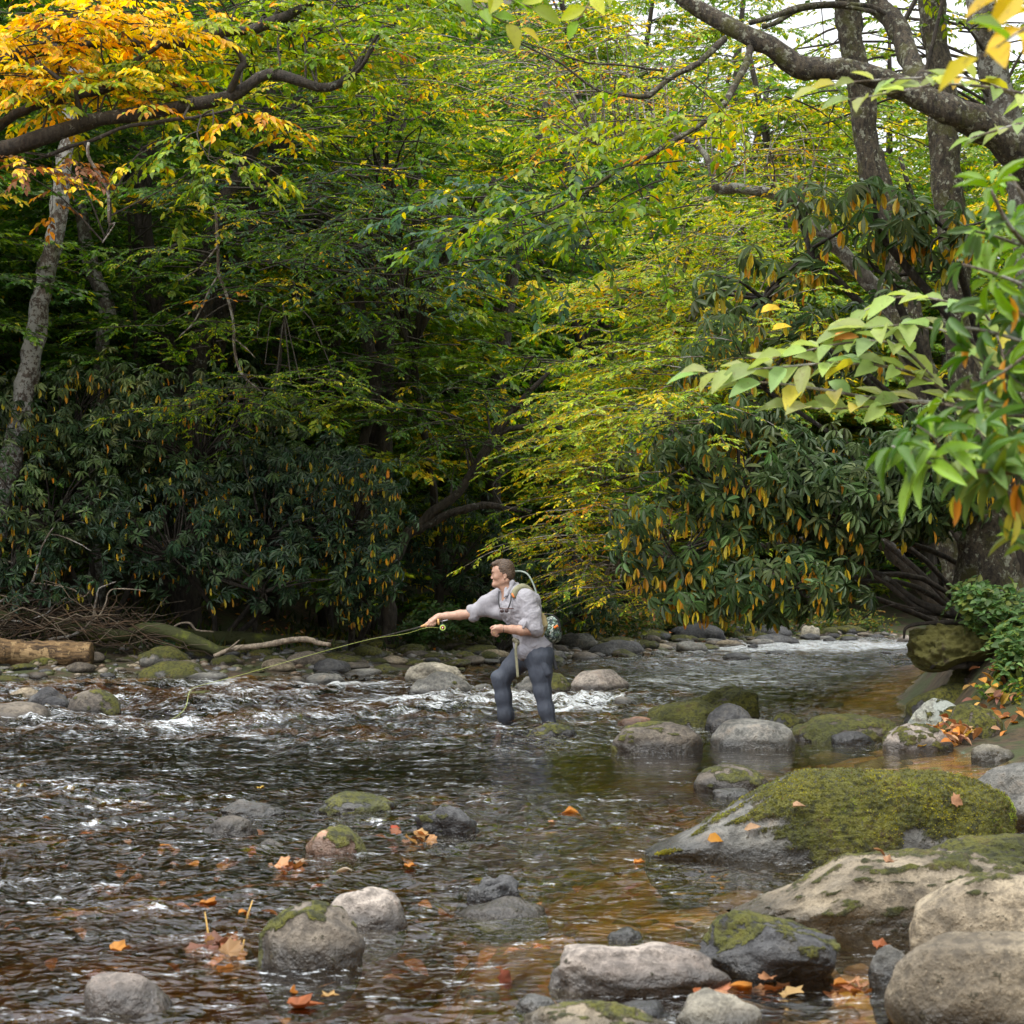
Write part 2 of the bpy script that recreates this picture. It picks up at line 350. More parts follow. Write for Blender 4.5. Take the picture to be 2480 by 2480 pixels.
# ------------------------------------------------------------------ water
ROCK_SPOTS = []   # (x, y, rx, ry) of everything standing in the water; filled before the water is built
def blob(x, y, u, v, ru, rv):
    D = FPX*CH/np.maximum(v-HV, 1); pu = 1240+FPX*x/np.maximum(y, .5); pv = HV+FPX*CH/np.maximum(y, .5)
    return np.exp(-(((pu-u)/ru)**2+((pv-v)/rv)**2))
def build_water():
    inv = np.linspace(1/3.4, 1/47, 440); yy = np.concatenate([np.linspace(-8, 3.2, 16), 1/inv, [50, 54, 60]])
    ss = np.concatenate([[-30, -14, -6, -2.5, -1.2, -.7, -.5], np.linspace(-.34, .34, 400), [.5, .8, 1.5, 3, 8, 20]])
    S, Y = np.meshgrid(ss, yy); X = S*(np.maximum(Y, 0)+1.2)
    x, y = X.ravel(), Y.ravel()
    rap = .58+.35*blob(x, y, 900, 1780, 1000, 130)+.9*blob(x, y, 300, 1700, 700, 90)+.8*blob(x, y, 1300, 1710, 330, 45)+.45*blob(x, y, 150, 1950, 420, 90)+.7*blob(x, y, 1900, 1580, 600, 60)+.25*blob(x, y, 200, 2250, 420, 150)
    calm = blob(x, y, 2000, 1880, 560, 70)+.75*blob(x, y, 1650, 1870, 450, 60)+.8*blob(x, y, 2080, 2330, 330, 150)+.6*blob(x, y, 2150, 1700, 300, 60)+.55*blob(x, y, 1500, 2200, 250, 100)
    amp = np.clip((rap+.6*np.clip(rap-.7, 0, 1.5)+.25)*(1-.93*np.clip(calm, 0, 1)), .06, 2.4)
    amp *= .75+.5*fbm(np.c_[x*.5, y*.5, x*0], 2, 21)
    z0 = x*0
    # rotate so the flow runs from far right to near left
    a = rad(35); xf = x*np.cos(a)+y*np.sin(a); yf = -x*np.sin(a)+y*np.cos(a)
    wx = fbm(np.c_[x*.7, y*.7, z0], 2, 31)*.5; xf = xf+wx; yf = yf+wx
    h = (.020+.035*np.clip(rap-.7, 0, 1))*perlin(np.c_[xf*.9, yf*1.7, z0], 40)
    r1 = perlin(np.c_[xf*2.2, yf*3.6, z0], 41); h += .022*(1-2*np.abs(r1))
    r2 = perlin(np.c_[xf*5.5, yf*8, z0], 42); h += .011*(1-2.2*np.abs(r2))
    h += .006*perlin(np.c_[xf*14, yf*17, z0], 43)+.0035*perlin(np.c_[xf*30, yf*34, z0], 44)
    wake = 0*x; damp = 1+0*x
    for rx_, ry_, ra, rb in ROCK_SPOTS:
        q = np.sqrt(((x-rx_)/ra)**2+((y-ry_)/rb)**2)
        damp = np.minimum(damp, 1-.75*np.exp(-(q/1.25)**6))
        wake += np.exp(-((q-1.08)/.16)**2)*(.35+.65*(x > rx_-ra*.2))
    h = 1.25*h*damp*amp*np.clip(1-(y-30)/60, .5, 1)
    foam_glint = np.clip(sstep(.02, .06, h)*np.clip(rap-.7, 0, 1)*1.0+.25*np.clip(wake, 0, 1)*np.clip(rap-.1, 0, 1), 0, 1)
    foam_glint = foam_glint*.2+.38*np.clip(rap-.42, 0, .8)
    foam_glint += .8*blob(x, y, 535, 1661, 70, 9)*1+.9*blob(x, y, 290, 1760, 60, 12)+.8*blob(x, y, 430, 1760, 50, 9)+.7*blob(x, y, 850, 1662, 160, 7)+.8*blob(x, y, 1390, 1706, 130, 16)+.6*blob(x, y, 1000, 1705, 200, 12)
    foam_glint += 1.1*blob(x, y, 1900, 1564, 420, 13)+.5*blob(x, y, 1750, 1640, 350, 45)+.3*blob(x, y, 120, 1905, 180, 16)+.15*blob(x, y, 130, 2180, 150, 35)  # far rapids whitened to paint in the bright sky reflection
    foam_glint *= (1-.8*np.clip(calm, 0, 1)); foam_glint = np.clip(foam_glint*.62, 0, .6)
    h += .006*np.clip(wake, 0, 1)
    V = np.c_[x, y, h]
    n = len(ss); k = (np.arange(len(yy)-1)[:, None]*n+np.arange(n-1)[None]).ravel(); F = np.stack([k, k+1, k+n+1, k+n], -1)
    m, t, out = mat_new('river_water'); g = NG(t); pos = g.n('NewGeometry').outputs['Position']
    at = g.n('Attribute', {'attribute_name': 'amp'}).outputs['Fac']; fo = g.n('Attribute', {'attribute_name': 'foam_glint'}).outputs['Fac']
    mp = g.n('Mapping', Vector=pos); mp.inputs['Rotation'].default_value = (0, 0, rad(-35)); mp.inputs['Scale'].default_value = (1, 1.5, 1)
    na = g.noise(mp.outputs[0], 6.5, 2, .5); nb = g.noise(mp.outputs[0], 17, 2, .5); nc = g.noise(mp.outputs[0], 45, 2, .5)
    na = g.math('ABSOLUTE', g.math('MULTIPLY_ADD', na, 2.0, -1.0)); na = g.math('MULTIPLY', na, -1.0)
    hh = g.math('ADD', na, g.math('MULTIPLY_ADD', nb, .55, g.math('MULTIPLY', nc, .14)))
    bst = g.n('Bump', Strength=1.0, Distance=.028, Height=g.math('MULTIPLY', hh, g.math('MULTIPLY', g.math('ADD', at, .04), WATER_BUMP)))
    nrm = bst.outputs[0]
    fr = g.n('Fresnel', IOR=1.33, Normal=nrm).outputs[0]
    gl = g.n('BsdfGlossy', Color=(1, 1, 1, 1), Roughness=.04, Normal=nrm)
    tr = g.n('BsdfRefraction', Color=(.93, .93, .88, 1), Roughness=.0, IOR=1.12, Normal=nrm) if False else g.n('BsdfTransparent', Color=WATER_TINT)
    mx = g.n('MixShader'); g.set(mx, 0, fr); g.set(mx, 1, tr.outputs[0]); g.set(mx, 2, gl.outputs[0])
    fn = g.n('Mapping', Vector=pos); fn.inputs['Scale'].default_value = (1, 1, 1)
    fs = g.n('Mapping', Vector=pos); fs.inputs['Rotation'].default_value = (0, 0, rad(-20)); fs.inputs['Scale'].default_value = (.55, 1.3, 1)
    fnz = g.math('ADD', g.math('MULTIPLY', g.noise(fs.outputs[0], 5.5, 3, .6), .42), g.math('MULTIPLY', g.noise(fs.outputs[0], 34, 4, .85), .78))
    fm = g.rng(g.math('ADD', g.math('MULTIPLY', fo, .26), fnz), .70, .80)  # white specks: painted sky glints as well as real foam
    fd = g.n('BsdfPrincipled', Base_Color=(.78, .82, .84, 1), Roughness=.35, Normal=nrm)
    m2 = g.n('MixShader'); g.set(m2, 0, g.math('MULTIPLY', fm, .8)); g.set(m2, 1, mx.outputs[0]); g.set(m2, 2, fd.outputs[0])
    t.links.new(m2.outputs[0], out.inputs[0])
    va = g.n('VolumeAbsorption', Color=WATER_VOL, Density=WATER_DEN); t.links.new(va.outputs[0], out.inputs['Volume'])
    tag(obj('river_water', V, F, m, attrs={'amp': amp, 'foam_glint': foam_glint}), kind='structure', label='shallow brown mountain river with broken ripples and patches of froth and painted glints')
WATER_BUMP = 1.0; WATER_TINT = (.92, .88, .74, 1); WATER_VOL = (.60, .46, .17, 1); WATER_DEN = 1.9
# ------------------------------------------------------------------ rocks
_rm = {}
def rock_mat(kind):
    if kind in _rm: return _rm[kind]
    c1, c2, c3 = {'grey': ((.07, .068, .06), (.18, .175, .155), (.15, .12, .09)), 'tan': ((.15, .12, .08), (.33, .27, .18), (.16, .135, .105)),
                  'dark': ((.028, .028, .03), (.085, .085, .085), (.07, .06, .045)), 'brown': ((.062, .05, .038), (.15, .125, .095), (.10, .085, .06)),
                  'pink': ((.12, .10, .085), (.30, .26, .22), (.14, .085, .055)), 'pale': ((.17, .155, .12), (.32, .29, .225), (.16, .135, .1)),
                  'red': ((.2, .10, .06), (.36, .21, .13), (.16, .12, .1)), 'lichen': ((.17, .16, .13), (.32, .33, .28), (.12, .12, .07))}[kind]
    m, t, out = mat_new(kind+'_stone'); g = NG(t); tc = g.n('TexCoord').outputs['Object']; pos = g.n('NewGeometry').outputs['Position']
    oi = g.n('ObjectInfo').outputs['Random']
    vec = g.n('VectorMath', {'operation': 'ADD'}, i0=pos).outputs[0]
    n1 = g.noise(vec, 3.5, 6, .6); n2 = g.noise(vec, 28, 5, .65); n3 = g.noise(vec, 120, 3, .6); n4 = g.noise(vec, 7, 5, .7)
    c = g.mix(g.rng(n1, .36, .64), c4(c1), c4(c2)); c = g.mix(g.math('MULTIPLY', g.rng(n4, .5, .7), .7), c, c4(c3))
    c = g.mix(.68, c, g.mix(g.rng(n2, .34, .66), (.22, .22, .22, 1), (.76, .76, .76, 1)), 'OVERLAY'); c = g.mix(.6, c, g.mix(g.rng(g.noise(vec, 1.6, 3, .6), .4, .6), (.28, .28, .28, 1), (.7, .7, .7, 1)), 'OVERLAY')
    c = g.mix(g.math('MULTIPLY', g.rng(n3, .62, .72), .5), c, c4([min(1, x*1.6) for x in c2]))
    c = g.mix(g.math('MULTIPLY', g.rng(n3, .40, .32), .5), c, c4([x*.4 for x in c1]))
    if kind == 'lichen':
        c = g.mix(g.rng(g.noise(vec, 5, 4, .5), .5, .54), c, (.27, .29, .26, 1))
    z = g.n('SeparateXYZ', Vector=pos).outputs['Z']
    wet = g.rng(g.math('SUBTRACT', z, g.math('MULTIPLY', n4, .10)), .045, -.01)
    cw = g.mix(.72, c, (.0, .0, .0, 1)); c = g.mix(wet, c, cw)
    mo = g.n('Attribute', {'attribute_name': 'moss'}).outputs['Fac']
    mm = g.rng(g.math('ADD', mo, g.math('ADD', g.math('MULTIPLY', g.math('SUBTRACT', n2, .5), 3.0), g.math('MULTIPLY', g.math('SUBTRACT', n3, .5), .8))), .35, .75)
    mc = g.mix(g.rng(n1, .35, .65), (.065, .07, .01, 1), (.14, .135, .016, 1)); mc = g.mix(g.rng(n2, .42, .62), mc, (.03, .032, .008, 1)); mc = g.mix(g.math('MULTIPLY', g.rng(n4, .55, .75), .6), mc, (.12, .07, .025, 1))
    c = g.mix(mm, c, mc)
    p = g.n('BsdfPrincipled', Base_Color=c, Roughness=g.math('ADD', g.math('SUBTRACT', .78, g.math('MULTIPLY', wet, .52)), g.math('MULTIPLY', mm, .1)))
    hgt = g.math('ADD', g.math('MULTIPLY', n2, .6), g.math('ADD', g.math('MULTIPLY', n3, .25), n4))
    hgt = g.math('ADD', hgt, g.math('MULTIPLY', g.math('MULTIPLY', g.noise(vec, 90, 3, .7), mm), 1.2))
    b = g.n('Bump', Strength=.85, Distance=.022, Height=hgt); t.links.new(b.outputs[0], p.inputs['Normal'])
    t.links.new(p.outputs[0], out.inputs[0]); _rm[kind] = m; return m
def rock_shape(sub, seed, rough=.16, facet=0.0, taper=0, skew=0, moss=0, mossbias=(0, 0), box=.0, mossf=2.0, toe=0):
    """unit-ish rock; returns V (x,y in -1..1, z -1..1), F, moss mask"""
    S, F = ico(sub); V = S.copy()
    if box: V = np.sign(V)*np.abs(V)**(1-box); V /= np.max(np.abs(V), axis=0)
    d = fbm(S*1.1, 2, seed)*rough*1.5+fbm(S*3, 4, seed+50)*rough*.35
    if facet:
        rr = np.random.RandomState(seed); nn = norm(rr.normal(size=(9, 3))); dd = S@nn.T
        V = V*(1-facet*np.maximum(0, dd-.72).max(1)[:, None]*1.8)
    V = V*(1+d)[:, None]
    if taper: V[:, 2] *= 1+taper*V[:, 0]
    if toe: up_ = V[:, 2] > 0; V[up_, 2] *= (np.clip((V[up_, 0]+1.02)/toe, 0, 1)**.8)
    if skew: V[:, 0] += skew*V[:, 2]
    V -= (V.max(0)+V.min(0))/2*np.array([1, 1, 0]); V[:, :2] /= np.max(np.abs(V[:, :2]), axis=0); V[:, 2] /= V[:, 2].max()
    mk = np.zeros(len(V))
    if moss:
        nrm = norm(V*np.array([1, 1, 1.4]))
        mk = sstep(.0, .35, nrm[:, 2]*.7+fbm(S*mossf, 4, seed+90)*.9+mossbias[0]*V[:, 0]+mossbias[1]*V[:, 1]+moss-1.0)
    return V, F, mk
def rock(u0, u1, vt, vb, kind, label, dep=.75, moss=0, seed=0, sub=4, D=None, zc=.05, name='river_stone', cat='stone', group=None, D0=None, sink=0, **k):
    D0 = D0 or DW(vb); w = (u1-u0)/FPX*D0*1.0; dp = w*dep; Dc = D0+dp*.45; w = (u1-u0)/FPX*Dc
    zt = CH-(vt-HV)/FPX*Dc; x = ((u0+u1)/2-1240)/FPX*Dc
    zt = max(zt, .03)+(.015 if zc >= 0 else 0); zcen = zt*zc-sink; H = zt-zcen
    V, F, mk = rock_shape(sub, seed, moss=moss, **k)
    ro = rad(random.Random(seed).uniform(-8, 8))
    lo = V[:, 2] < 0
    P = np.c_[V[:, 0]*w/2, V[:, 1]*dp/2, np.where(lo, V[:, 2]*np.maximum(H, w*.28), V[:, 2]*H)]
    if moss:
        nn = norm(P/np.array([w*w, dp*dp, H*H*4])); wp = P+np.array([x, Dc, zcen])
        sc_ = min(1, w/.8)
        P = P+nn*(mk*(.010+.012*np.abs(fbm(wp*22, 3, seed+5))+.012*perlin(wp*60, 3)) * sc_)[:, None]
    o = obj(name, P+np.array([x, Dc, zcen]), F, rock_mat(kind), attrs={'moss': mk}, origin=(x, Dc, 0))
    tag(o, label, cat, group)
    ROCK_SPOTS.append((x, Dc, w/2, dp/2))
    return o, (P+np.array([x, Dc, zcen]), F, mk)
random.seed(3)
big, BIGM = rock(1562, 2456, 1878, 2118, 'grey', 'huge long boulder thick with green moss, its bare grey toe tapering into the river', dep=.42, moss=1.08, seed=11, sub=7, rough=.07, taper=.10, box=.22, toe=.85, D0=7.5, mossbias=(.55, 0), mossf=1.6, name='mossy_boulder', cat='boulder', zc=.03)
slab, SLABM = rock(1765, 2560, 2082, 2262, 'tan', 'long low grey-tan slab with thin moss just in front of the huge mossy boulder', dep=.5, moss=.58, seed=12, sub=6, rough=.10, taper=.15, box=.2, toe=.7, zc=.1, name='flat_boulder', cat='boulder', mossf=3)
rock(2210, 2620, 2040, 2150, 'brown', 'brown mossy rock wedged behind the low slab at the right edge', dep=.5, moss=.9, seed=13, sub=5, D0=6.9, zc=.3)
rock(2350, 2640, 1850, 2010, 'grey', 'large pale grey slab behind the huge mossy boulder at the right edge', dep=.7, seed=14, sub=5, rough=.12, zc=.3)
rock(1672, 2035, 2226, 2382, 'dark', 'domed dark grey rock with streaked sides and moss on its shoulders in the right foreground', dep=.7, moss=.62, seed=15, sub=6, rough=.14, facet=.5, zc=.2)
rock(1326, 1768, 2298, 2418, 'pink', 'long flat pinkish white stone with a rusty left edge in the foreground', dep=.5, seed=16, sub=6, rough=.16, facet=.3, box=.05, taper=-.1, zc=.15)
rock(2196, 2660, 2132, 2400, 'tan', 'tall tan boulder standing behind the brown-grey boulder at the right edge', dep=.6, moss=.3, seed=17, sub=6, rough=.07, box=.2, D0=5.35, zc=.2, name='tan_boulder', cat='boulder')
rock(2150, 2720, 2268, 2540, 'tan', 'massive tan and grey boulder in the bottom right corner', dep=.55, seed=18, sub=6, rough=.07, box=.25, facet=.3, D0=4.55, zc=.2, name='tan_boulder', cat='boulder')
rock(2103, 2215, 2300, 2415, 'grey', 'small round grey stone touching the left side of the corner boulder', dep=.8, seed=19, sub=5, D0=5.1)
rock(1624, 1850, 2415, 2580, 'pale', 'pale rounded stone cut off by the bottom edge of the picture', dep=.8, seed=20, sub=5, D0=4.5)
rock(1245, 1640, 2442, 2600, 'tan', 'broad tan stone barely rising at the bottom edge, left of the pale one', dep=.7, moss=.3, seed=21, sub=5, D0=4.45)
rock(1240, 1350, 2420, 2458, 'grey', 'thin pale grey stone awash left of the broad tan bottom stone', dep=.8, seed=22, sub=4)
rock(1480, 1630, 2440, 2500, 'dark', 'dark grey stone behind the broad tan stone at the bottom edge', dep=.8, seed=23, sub=4, D0=4.75)
rock(626, 884, 2196, 2352, 'brown', 'rounded purple brown stone rimmed with bright moss on its left shoulder', dep=.8, moss=.5, seed=24, sub=6, rough=.09, skew=.1, mossbias=(-.45, .2))
rock(776, 988, 2158, 2262, 'pink', 'smooth tan pink stone leaning behind the moss-rimmed stone', dep=.8, seed=25, sub=5, rough=.09)
rock(208, 420, 2366, 2462, 'pink', 'smooth wet mauve stone with water sliding over it at lower left', dep=.9, seed=26, sub=5, rough=.08, skew=-.3)
rock(762, 955, 1928, 1975, 'grey', 'low stone capped with yellow-green moss in midstream left of the rough dark rock', dep=.7, moss=1.05, seed=27, sub=5)
rock(1003, 1162, 1952, 2025, 'dark', 'rough dark rock with a knobbly sloping back in midstream', dep=.7, moss=.4, seed=28, sub=5, rough=.22, facet=.6, skew=-.25)
rock(738, 888, 2010, 2070, 'red', 'half rusty, half mossy rounded stone in midstream', dep=.8, moss=.85, seed=29, sub=5, mossbias=(.7, 0), rough=.08)
rock(490, 625, 1982, 2026, 'brown', 'low smooth brown stone awash left of the rusty and mossy stone', dep=.8, seed=30, sub=4)
rock(530, 692, 1943, 1984, 'grey', 'flat grey stone with a black broken right end in midstream', dep=.6, seed=31, sub=5, facet=.6, rough=.18)
rock(1130, 1262, 2130, 2188, 'dark', 'jagged wet black rock alone in the water at centre', dep=.7, seed=32, sub=5, rough=.25, facet=.7)
rock(1100, 1330, 2172, 2205, 'brown', 'barely covered brown stone under the jagged black rock', dep=.8, seed=33, sub=4, D0=6.2, zc=-.3)
rock(1678, 1862, 1858, 1918, 'brown', 'mossy dome shaped stone in the calm pool above the huge boulder', dep=.8, moss=.72, seed=34, sub=5, rough=.07)
rock(1725, 1822, 1914, 1932, 'grey', 'small grey stone awash in front of the dome shaped stone', dep=.8, seed=35)
rock(1905, 2020, 1870, 1892, 'grey', 'thin wet grey stone awash right of the dome shaped stone', dep=.6, seed=36)
# the row of stones across the middle right
rock(1482, 1704, 1755, 1824, 'brown', 'long brown grey stone at the left end of the stone row, mossy at its tip', dep=.6, moss=.35, seed=37, sub=5, rough=.09, mossbias=(-.6, 0), box=.15)
rock(1718, 1928, 1746, 1816, 'grey', 'large smooth dome of grey stone in the middle of the stone row', dep=.75, seed=38, sub=5, rough=.07, box=.15)
rock(1650, 1840, 1668, 1745, 'brown', 'tall mossy rock behind the stone row with a pointed right top', dep=.6, moss=1.1, seed=39, sub=5, skew=.2, D0=15.4)
rock(1555, 1760, 1703, 1764, 'brown', 'low rock blanketed in moss behind the left end of the stone row', dep=.6, moss=1.25, seed=40, sub=5)
rock(1706, 1826, 1707, 1754, 'dark', 'smooth dark slate coloured dome in front of the tall mossy rock', dep=.8, seed=41, sub=5, rough=.07, D0=14.3)
rock(1488, 1602, 1740, 1764, 'red', 'small flat reddish stone left of the moss blanketed rock', dep=.6, seed=42)
rock(1850, 1950, 1732, 1766, 'dark', 'small dark mossy stone behind the grey dome of the row', dep=.7, moss=1.0, seed=43)
rock(1912, 2182, 1740, 1800, 'brown', 'wide flat rock carpeted in moss and dead leaves in the stone row', dep=.7, moss=1.12, seed=44, sub=5, rough=.12, box=.2)
rock(2014, 2124, 1776, 1806, 'dark', 'smooth slate grey stone at the foot of the wide mossy flat rock', dep=.6, seed=45)
rock(2136, 2308, 1757, 1822, 'pink', 'pinkish grey stone with a mossy crown near the right bank', dep=.75, moss=.62, seed=46, sub=5, rough=.1)
rock(2198, 2380, 1694, 1790, 'lichen', 'round boulder painted with white lichen beside the right bank', dep=.75, moss=.55, seed=47, sub=5, D0=13.7)
rock(2268, 2430, 1712, 1800, 'brown', 'mossy brown boulder leaning on the white lichen boulder', dep=.8, moss=.95, seed=48, sub=5, D0=13.0)
rock(2180, 2420, 1662, 1760, 'dark', 'dark moss covered ledge rock behind the lichen boulder', dep=.6, moss=1.1, seed=49, sub=5, D0=14.6)
rock(2348, 2455, 1808, 1846, 'pale', 'pale smooth stone just off the leaf pile on the right', dep=.8, seed=50, sub=5)
rock(2440, 2560, 1730, 1800, 'brown', 'brown rock at the right edge behind the leaf pile', dep=.8, moss=.6, seed=51)
rock(1268, 1396, 1757, 1792, 'dark', 'low mossy rock directly in front of the angler', dep=.6, moss=.75, seed=52, sub=5, taper=.2, mossbias=(-.3, 0))
rock(988, 1146, 1630, 1686, 'grey', 'smooth sculpted grey boulder left of the angler', dep=.8, moss=.15, seed=53, sub=5, rough=.09)
rock(980, 1132, 1607, 1643, 'pale', 'flat pale slab behind the sculpted grey boulder', dep=.6, seed=54, sub=5, D0=21.3, box=.3, taper=-.1)
rock(1140, 1200, 1659, 1684, 'grey', 'small grey stone between the sculpted boulder and the angler', dep=.8, seed=55)
rock(1248, 1322, 1640, 1682, 'grey', 'grey stone behind the legs of the angler', dep=.8, seed=56)
rock(1300, 1384, 1634, 1682, 'brown', 'dark mossy stone right behind the trouser leg of the angler', dep=.8, moss=.85, seed=57)
rock(1375, 1524, 1624, 1674, 'pink', 'broad pinkish boulder with dead leaves right of the angler', dep=.8, seed=58, sub=5, rough=.08)
rock(742, 836, 1633, 1660, 'grey', 'grey ledge stone with water breaking at its right end', dep=.7, seed=59, facet=.4)
rock(690, 740, 1640, 1656, 'brown', 'brown stone awash left of the grey ledge stone', dep=.7, seed=60)
rock(60, 180, 1666, 1716, 'dark', 'dark slanted rock with a pale back near the left edge', dep=.7, seed=61, sub=5, facet=.4)
rock(10, 110, 1668, 1700, 'tan', 'tan backed rock behind the dark slanted rock at the left edge', dep=.6, seed=62, D0=18.3)
rock(165, 295, 1674, 1736, 'brown', 'smooth rounded brown boulder with a bright moss patch at left', dep=.8, moss=.42, seed=63, sub=5, rough=.07, mossbias=(.5, 0))
rock(-60, 130, 1704, 1752, 'brown', 'low grey brown boulder cut by the left edge', dep=.8, seed=64, sub=5, rough=.07)
rock(100, 170, 1690, 1722, 'dark', 'small dark stone below the dark slanted rock', dep=.7, seed=65, D0=16.6)
rock(441, 544, 1677, 1700, 'grey', 'moss topped stone under the sagging fishing line', dep=.7, moss=1.15, seed=66)
rock(574, 642, 1676, 1694, 'tan', 'small tan stone awash right of the moss topped stone', dep=.7, seed=67)
rock(1930, 1985, 1516, 1549, 'pale', 'white pointed rock on the far river bend', dep=.7, seed=68, facet=.5, skew=.3, D0=39.5)
rock(1580, 1685, 1558, 1576, 'brown', 'flat brown rock at the head of the far rapids', dep=.5, seed=69)
rock(1750, 1822, 1583, 1599, 'dark', 'flat dark rock awash in the upper river', dep=.6, seed=70)
rock(1810, 1838, 1560, 1571, 'dark', 'tiny dark pointed rock in the bright far rapids', dep=.7, seed=71)
rock(1850, 1912, 1577, 1585, 'dark', 'thin dark rock line in the far rapids', dep=.6, seed=72)
rock(1480, 1546, 1690, 1712, 'grey', 'grey wet stone breaking the rapids right of the angler', dep=.8, seed=73)
rock(2130, 2240, 1576, 1586, 'dark', 'long dark wet rock awash beside the root overhang', dep=.3, seed=74)
rock(2170, 2240, 1540, 1556, 'pink', 'pinkish rocks at the far right end of the rapids', dep=.6, seed=75)
rock(620, 690, 2030, 2055, 'brown', 'submerged brown stone near the rusty and mossy stone', dep=.8, seed=76, zc=-.3)
rock(1470, 1560, 2246, 2280, 'grey', 'submerged grey stone in the golden shallows', dep=.9, seed=77, zc=-.4)
# cobbles along the left and far shore
rs = np.random.RandomState(5)
cob = []
KINDS = ['grey', 'dark', 'tan', 'brown', 'pink']
base_meshes = {}
for ki, kd in enumerate(KINDS):
    for ms in (0, 1):
        for v in range(2):
            V, F, mk = rock_shape(3, 200+ki*10+v+ms*5, rough=.13, moss=(1.15 if ms else 0))
            me = mesh_np('cobble', V, F, attrs={'moss': mk}); me.materials.append(rock_mat(kd)); base_meshes[(kd, ms, v)] = me
def along(L, s):
    d = np.concatenate([[0], np.cumsum(np.linalg.norm(np.diff(L, axis=0), axis=1))])
    return np.array([np.interp(s, d, L[:, 0]), np.interp(s, d, L[:, 1])])
SUBL = LEFTB[1:11]
tot = np.sum(np.linalg.norm(np.diff(SUBL, axis=0), axis=1))
NAMES = {'grey': 'grey', 'dark': 'slate dark', 'tan': 'tan', 'brown': 'brown', 'pink': 'pinkish'}
placed = []
tries = 0
while len(cob) < 280 and tries < 6000:
    tries += 1
    s = 4+rs.rand()*(tot-4.5); p0 = along(SUBL, s); off = rs.uniform(-.75, 2.3)
    tng = along(SUBL, min(s+.1, tot))-p0; nn = np.array([-tng[1], tng[0]])/np.linalg.norm(tng)
    p = p0+nn*off; r = rs.choice([.07, .12, .18, .28], p=[.36, .32, .22, .10])*rs.uniform(.85, 1.2)*(1+.015*(p[1]-22))
    if any((p[0]-q[0])**2+(p[1]-q[1])**2 < (r+q[2])**2*.55 for q in placed): continue
    u = 1240+FPX*p[0]/p[1]
    if u < -60 or u > 2150: continue
    if any(((p[0]-q[0])/(q[2]+r))**2+((p[1]-q[1])/(q[3]+r))**2 < .8 for q in ROCK_SPOTS): continue
    placed.append((p[0], p[1], r)); z = gz(*p)
    kd = KINDS[rs.choice(5, p=[.30, .26, .10, .28, .06])]; ms = int(rs.rand() < (.68 if off > .6 else .25))
    o = bpy.data.objects.new('cobble', base_meshes[(kd, ms, rs.randint(2))]); COL.objects.link(o)
    sx, sy, sz = r*rs.uniform(1, 1.45), r*rs.uniform(.8, 1.1), r*rs.uniform(.4, .62)
    o.location = (p[0], p[1], max(z, -.02)+sz*.35); o.scale = (sx, sy, sz); o.rotation_euler = (0, rs.uniform(-.1, .1), rs.uniform(-.5, .5)+(3.14 if rs.rand() < .5 else 0))
    sec = 'below the sawn log' if u < 330 else 'under the fallen mossy trunk' if u < 600 else 'below the driftwood branch' if u < 850 else 'behind the pale slab' if u < 1200 else 'behind the angler' if u < 1420 else 'on the far gravel bar' if u < 1750 else 'at the far river bend'
    lab = f"{NAMES[kd]} {'mossy ' if ms else ''}shore cobble {sec}, {'at the waterline' if off < .4 else 'up on the bank'}"
    tag(o, lab, 'cobble', lab); cob.append(o)
    if off < .2: ROCK_SPOTS.append((p[0], p[1], sx, sy))
# gravel and submerged stones: nobody could count them
acc = Acc(); S1, F1 = ico(1); S2, F2 = ico(2)
def scatter(n, xr, yr, rlo, rhi, sub, cols, flat=.5, lift=.2):
    S, F = ico(sub); x = rs.uniform(*xr, n); y = 1/rs.uniform(1/yr[1], 1/yr[0], n)
    x = x*(y if xr[1] < 1 else 1); z = ground(np.c_[x, y])[0]
    for k in range(n):
        if z[k] > -.06: continue
        r = rlo+(rhi-rlo)*rs.rand()**2; a = rs.rand()*6.28; V = S*(1+.25*perlin(S*1.3+k, 3))[:, None]*r*np.array([1.25, .9, flat])
        ca, sa = math.cos(a), math.sin(a); V = np.c_[V[:, 0]*ca-V[:, 1]*sa, V[:, 0]*sa+V[:, 1]*ca, V[:, 2]]
        zz_ = z[k]+r*flat*lift
        if z[k] < 0: zz_ = min(zz_, -.02-r*flat)
        acc.add(V+np.array([x[k], y[k], zz_]), F, cols[rs.randint(len(cols))]*rs.uniform(.7, 1.25))
BEDC = np.array([(.26, .16, .07), (.15, .10, .05), (.36, .22, .09), (.10, .08, .055), (.34, .15, .05), (.2, .17, .12)])
scatter(700, (-.3, .32), (3.6, 9.5), .03, .13, 2, BEDC)
scatter(900, (-.3, .3), (9, 24), .05, .22, 1, BEDC*.8)
m, t, out = mat_new('bed_stone'); g = NG(t); pos = g.n('NewGeometry').outputs['Position']; a = g.n('Attribute', {'attribute_name': 'col'}).outputs['Color']
c = g.mix(.5, a, g.mix(g.noise(pos, 22, 5), (.2, .2, .2, 1), (.8, .8, .8, 1)), 'OVERLAY')
p = g.n('BsdfPrincipled', Base_Color=c, Roughness=.5); b = g.n('Bump', Strength=.5, Distance=.01, Height=g.noise(pos, 30, 4)); t.links.new(b.outputs[0], p.inputs['Normal'])
t.links.new(p.outputs[0], out.inputs[0]); M_BED = m
tag(accobj('riverbed_stones', acc, M_BED), 'countless brown stones lying on the riverbed under the water', 'stones', kind='stuff')
acc = Acc()
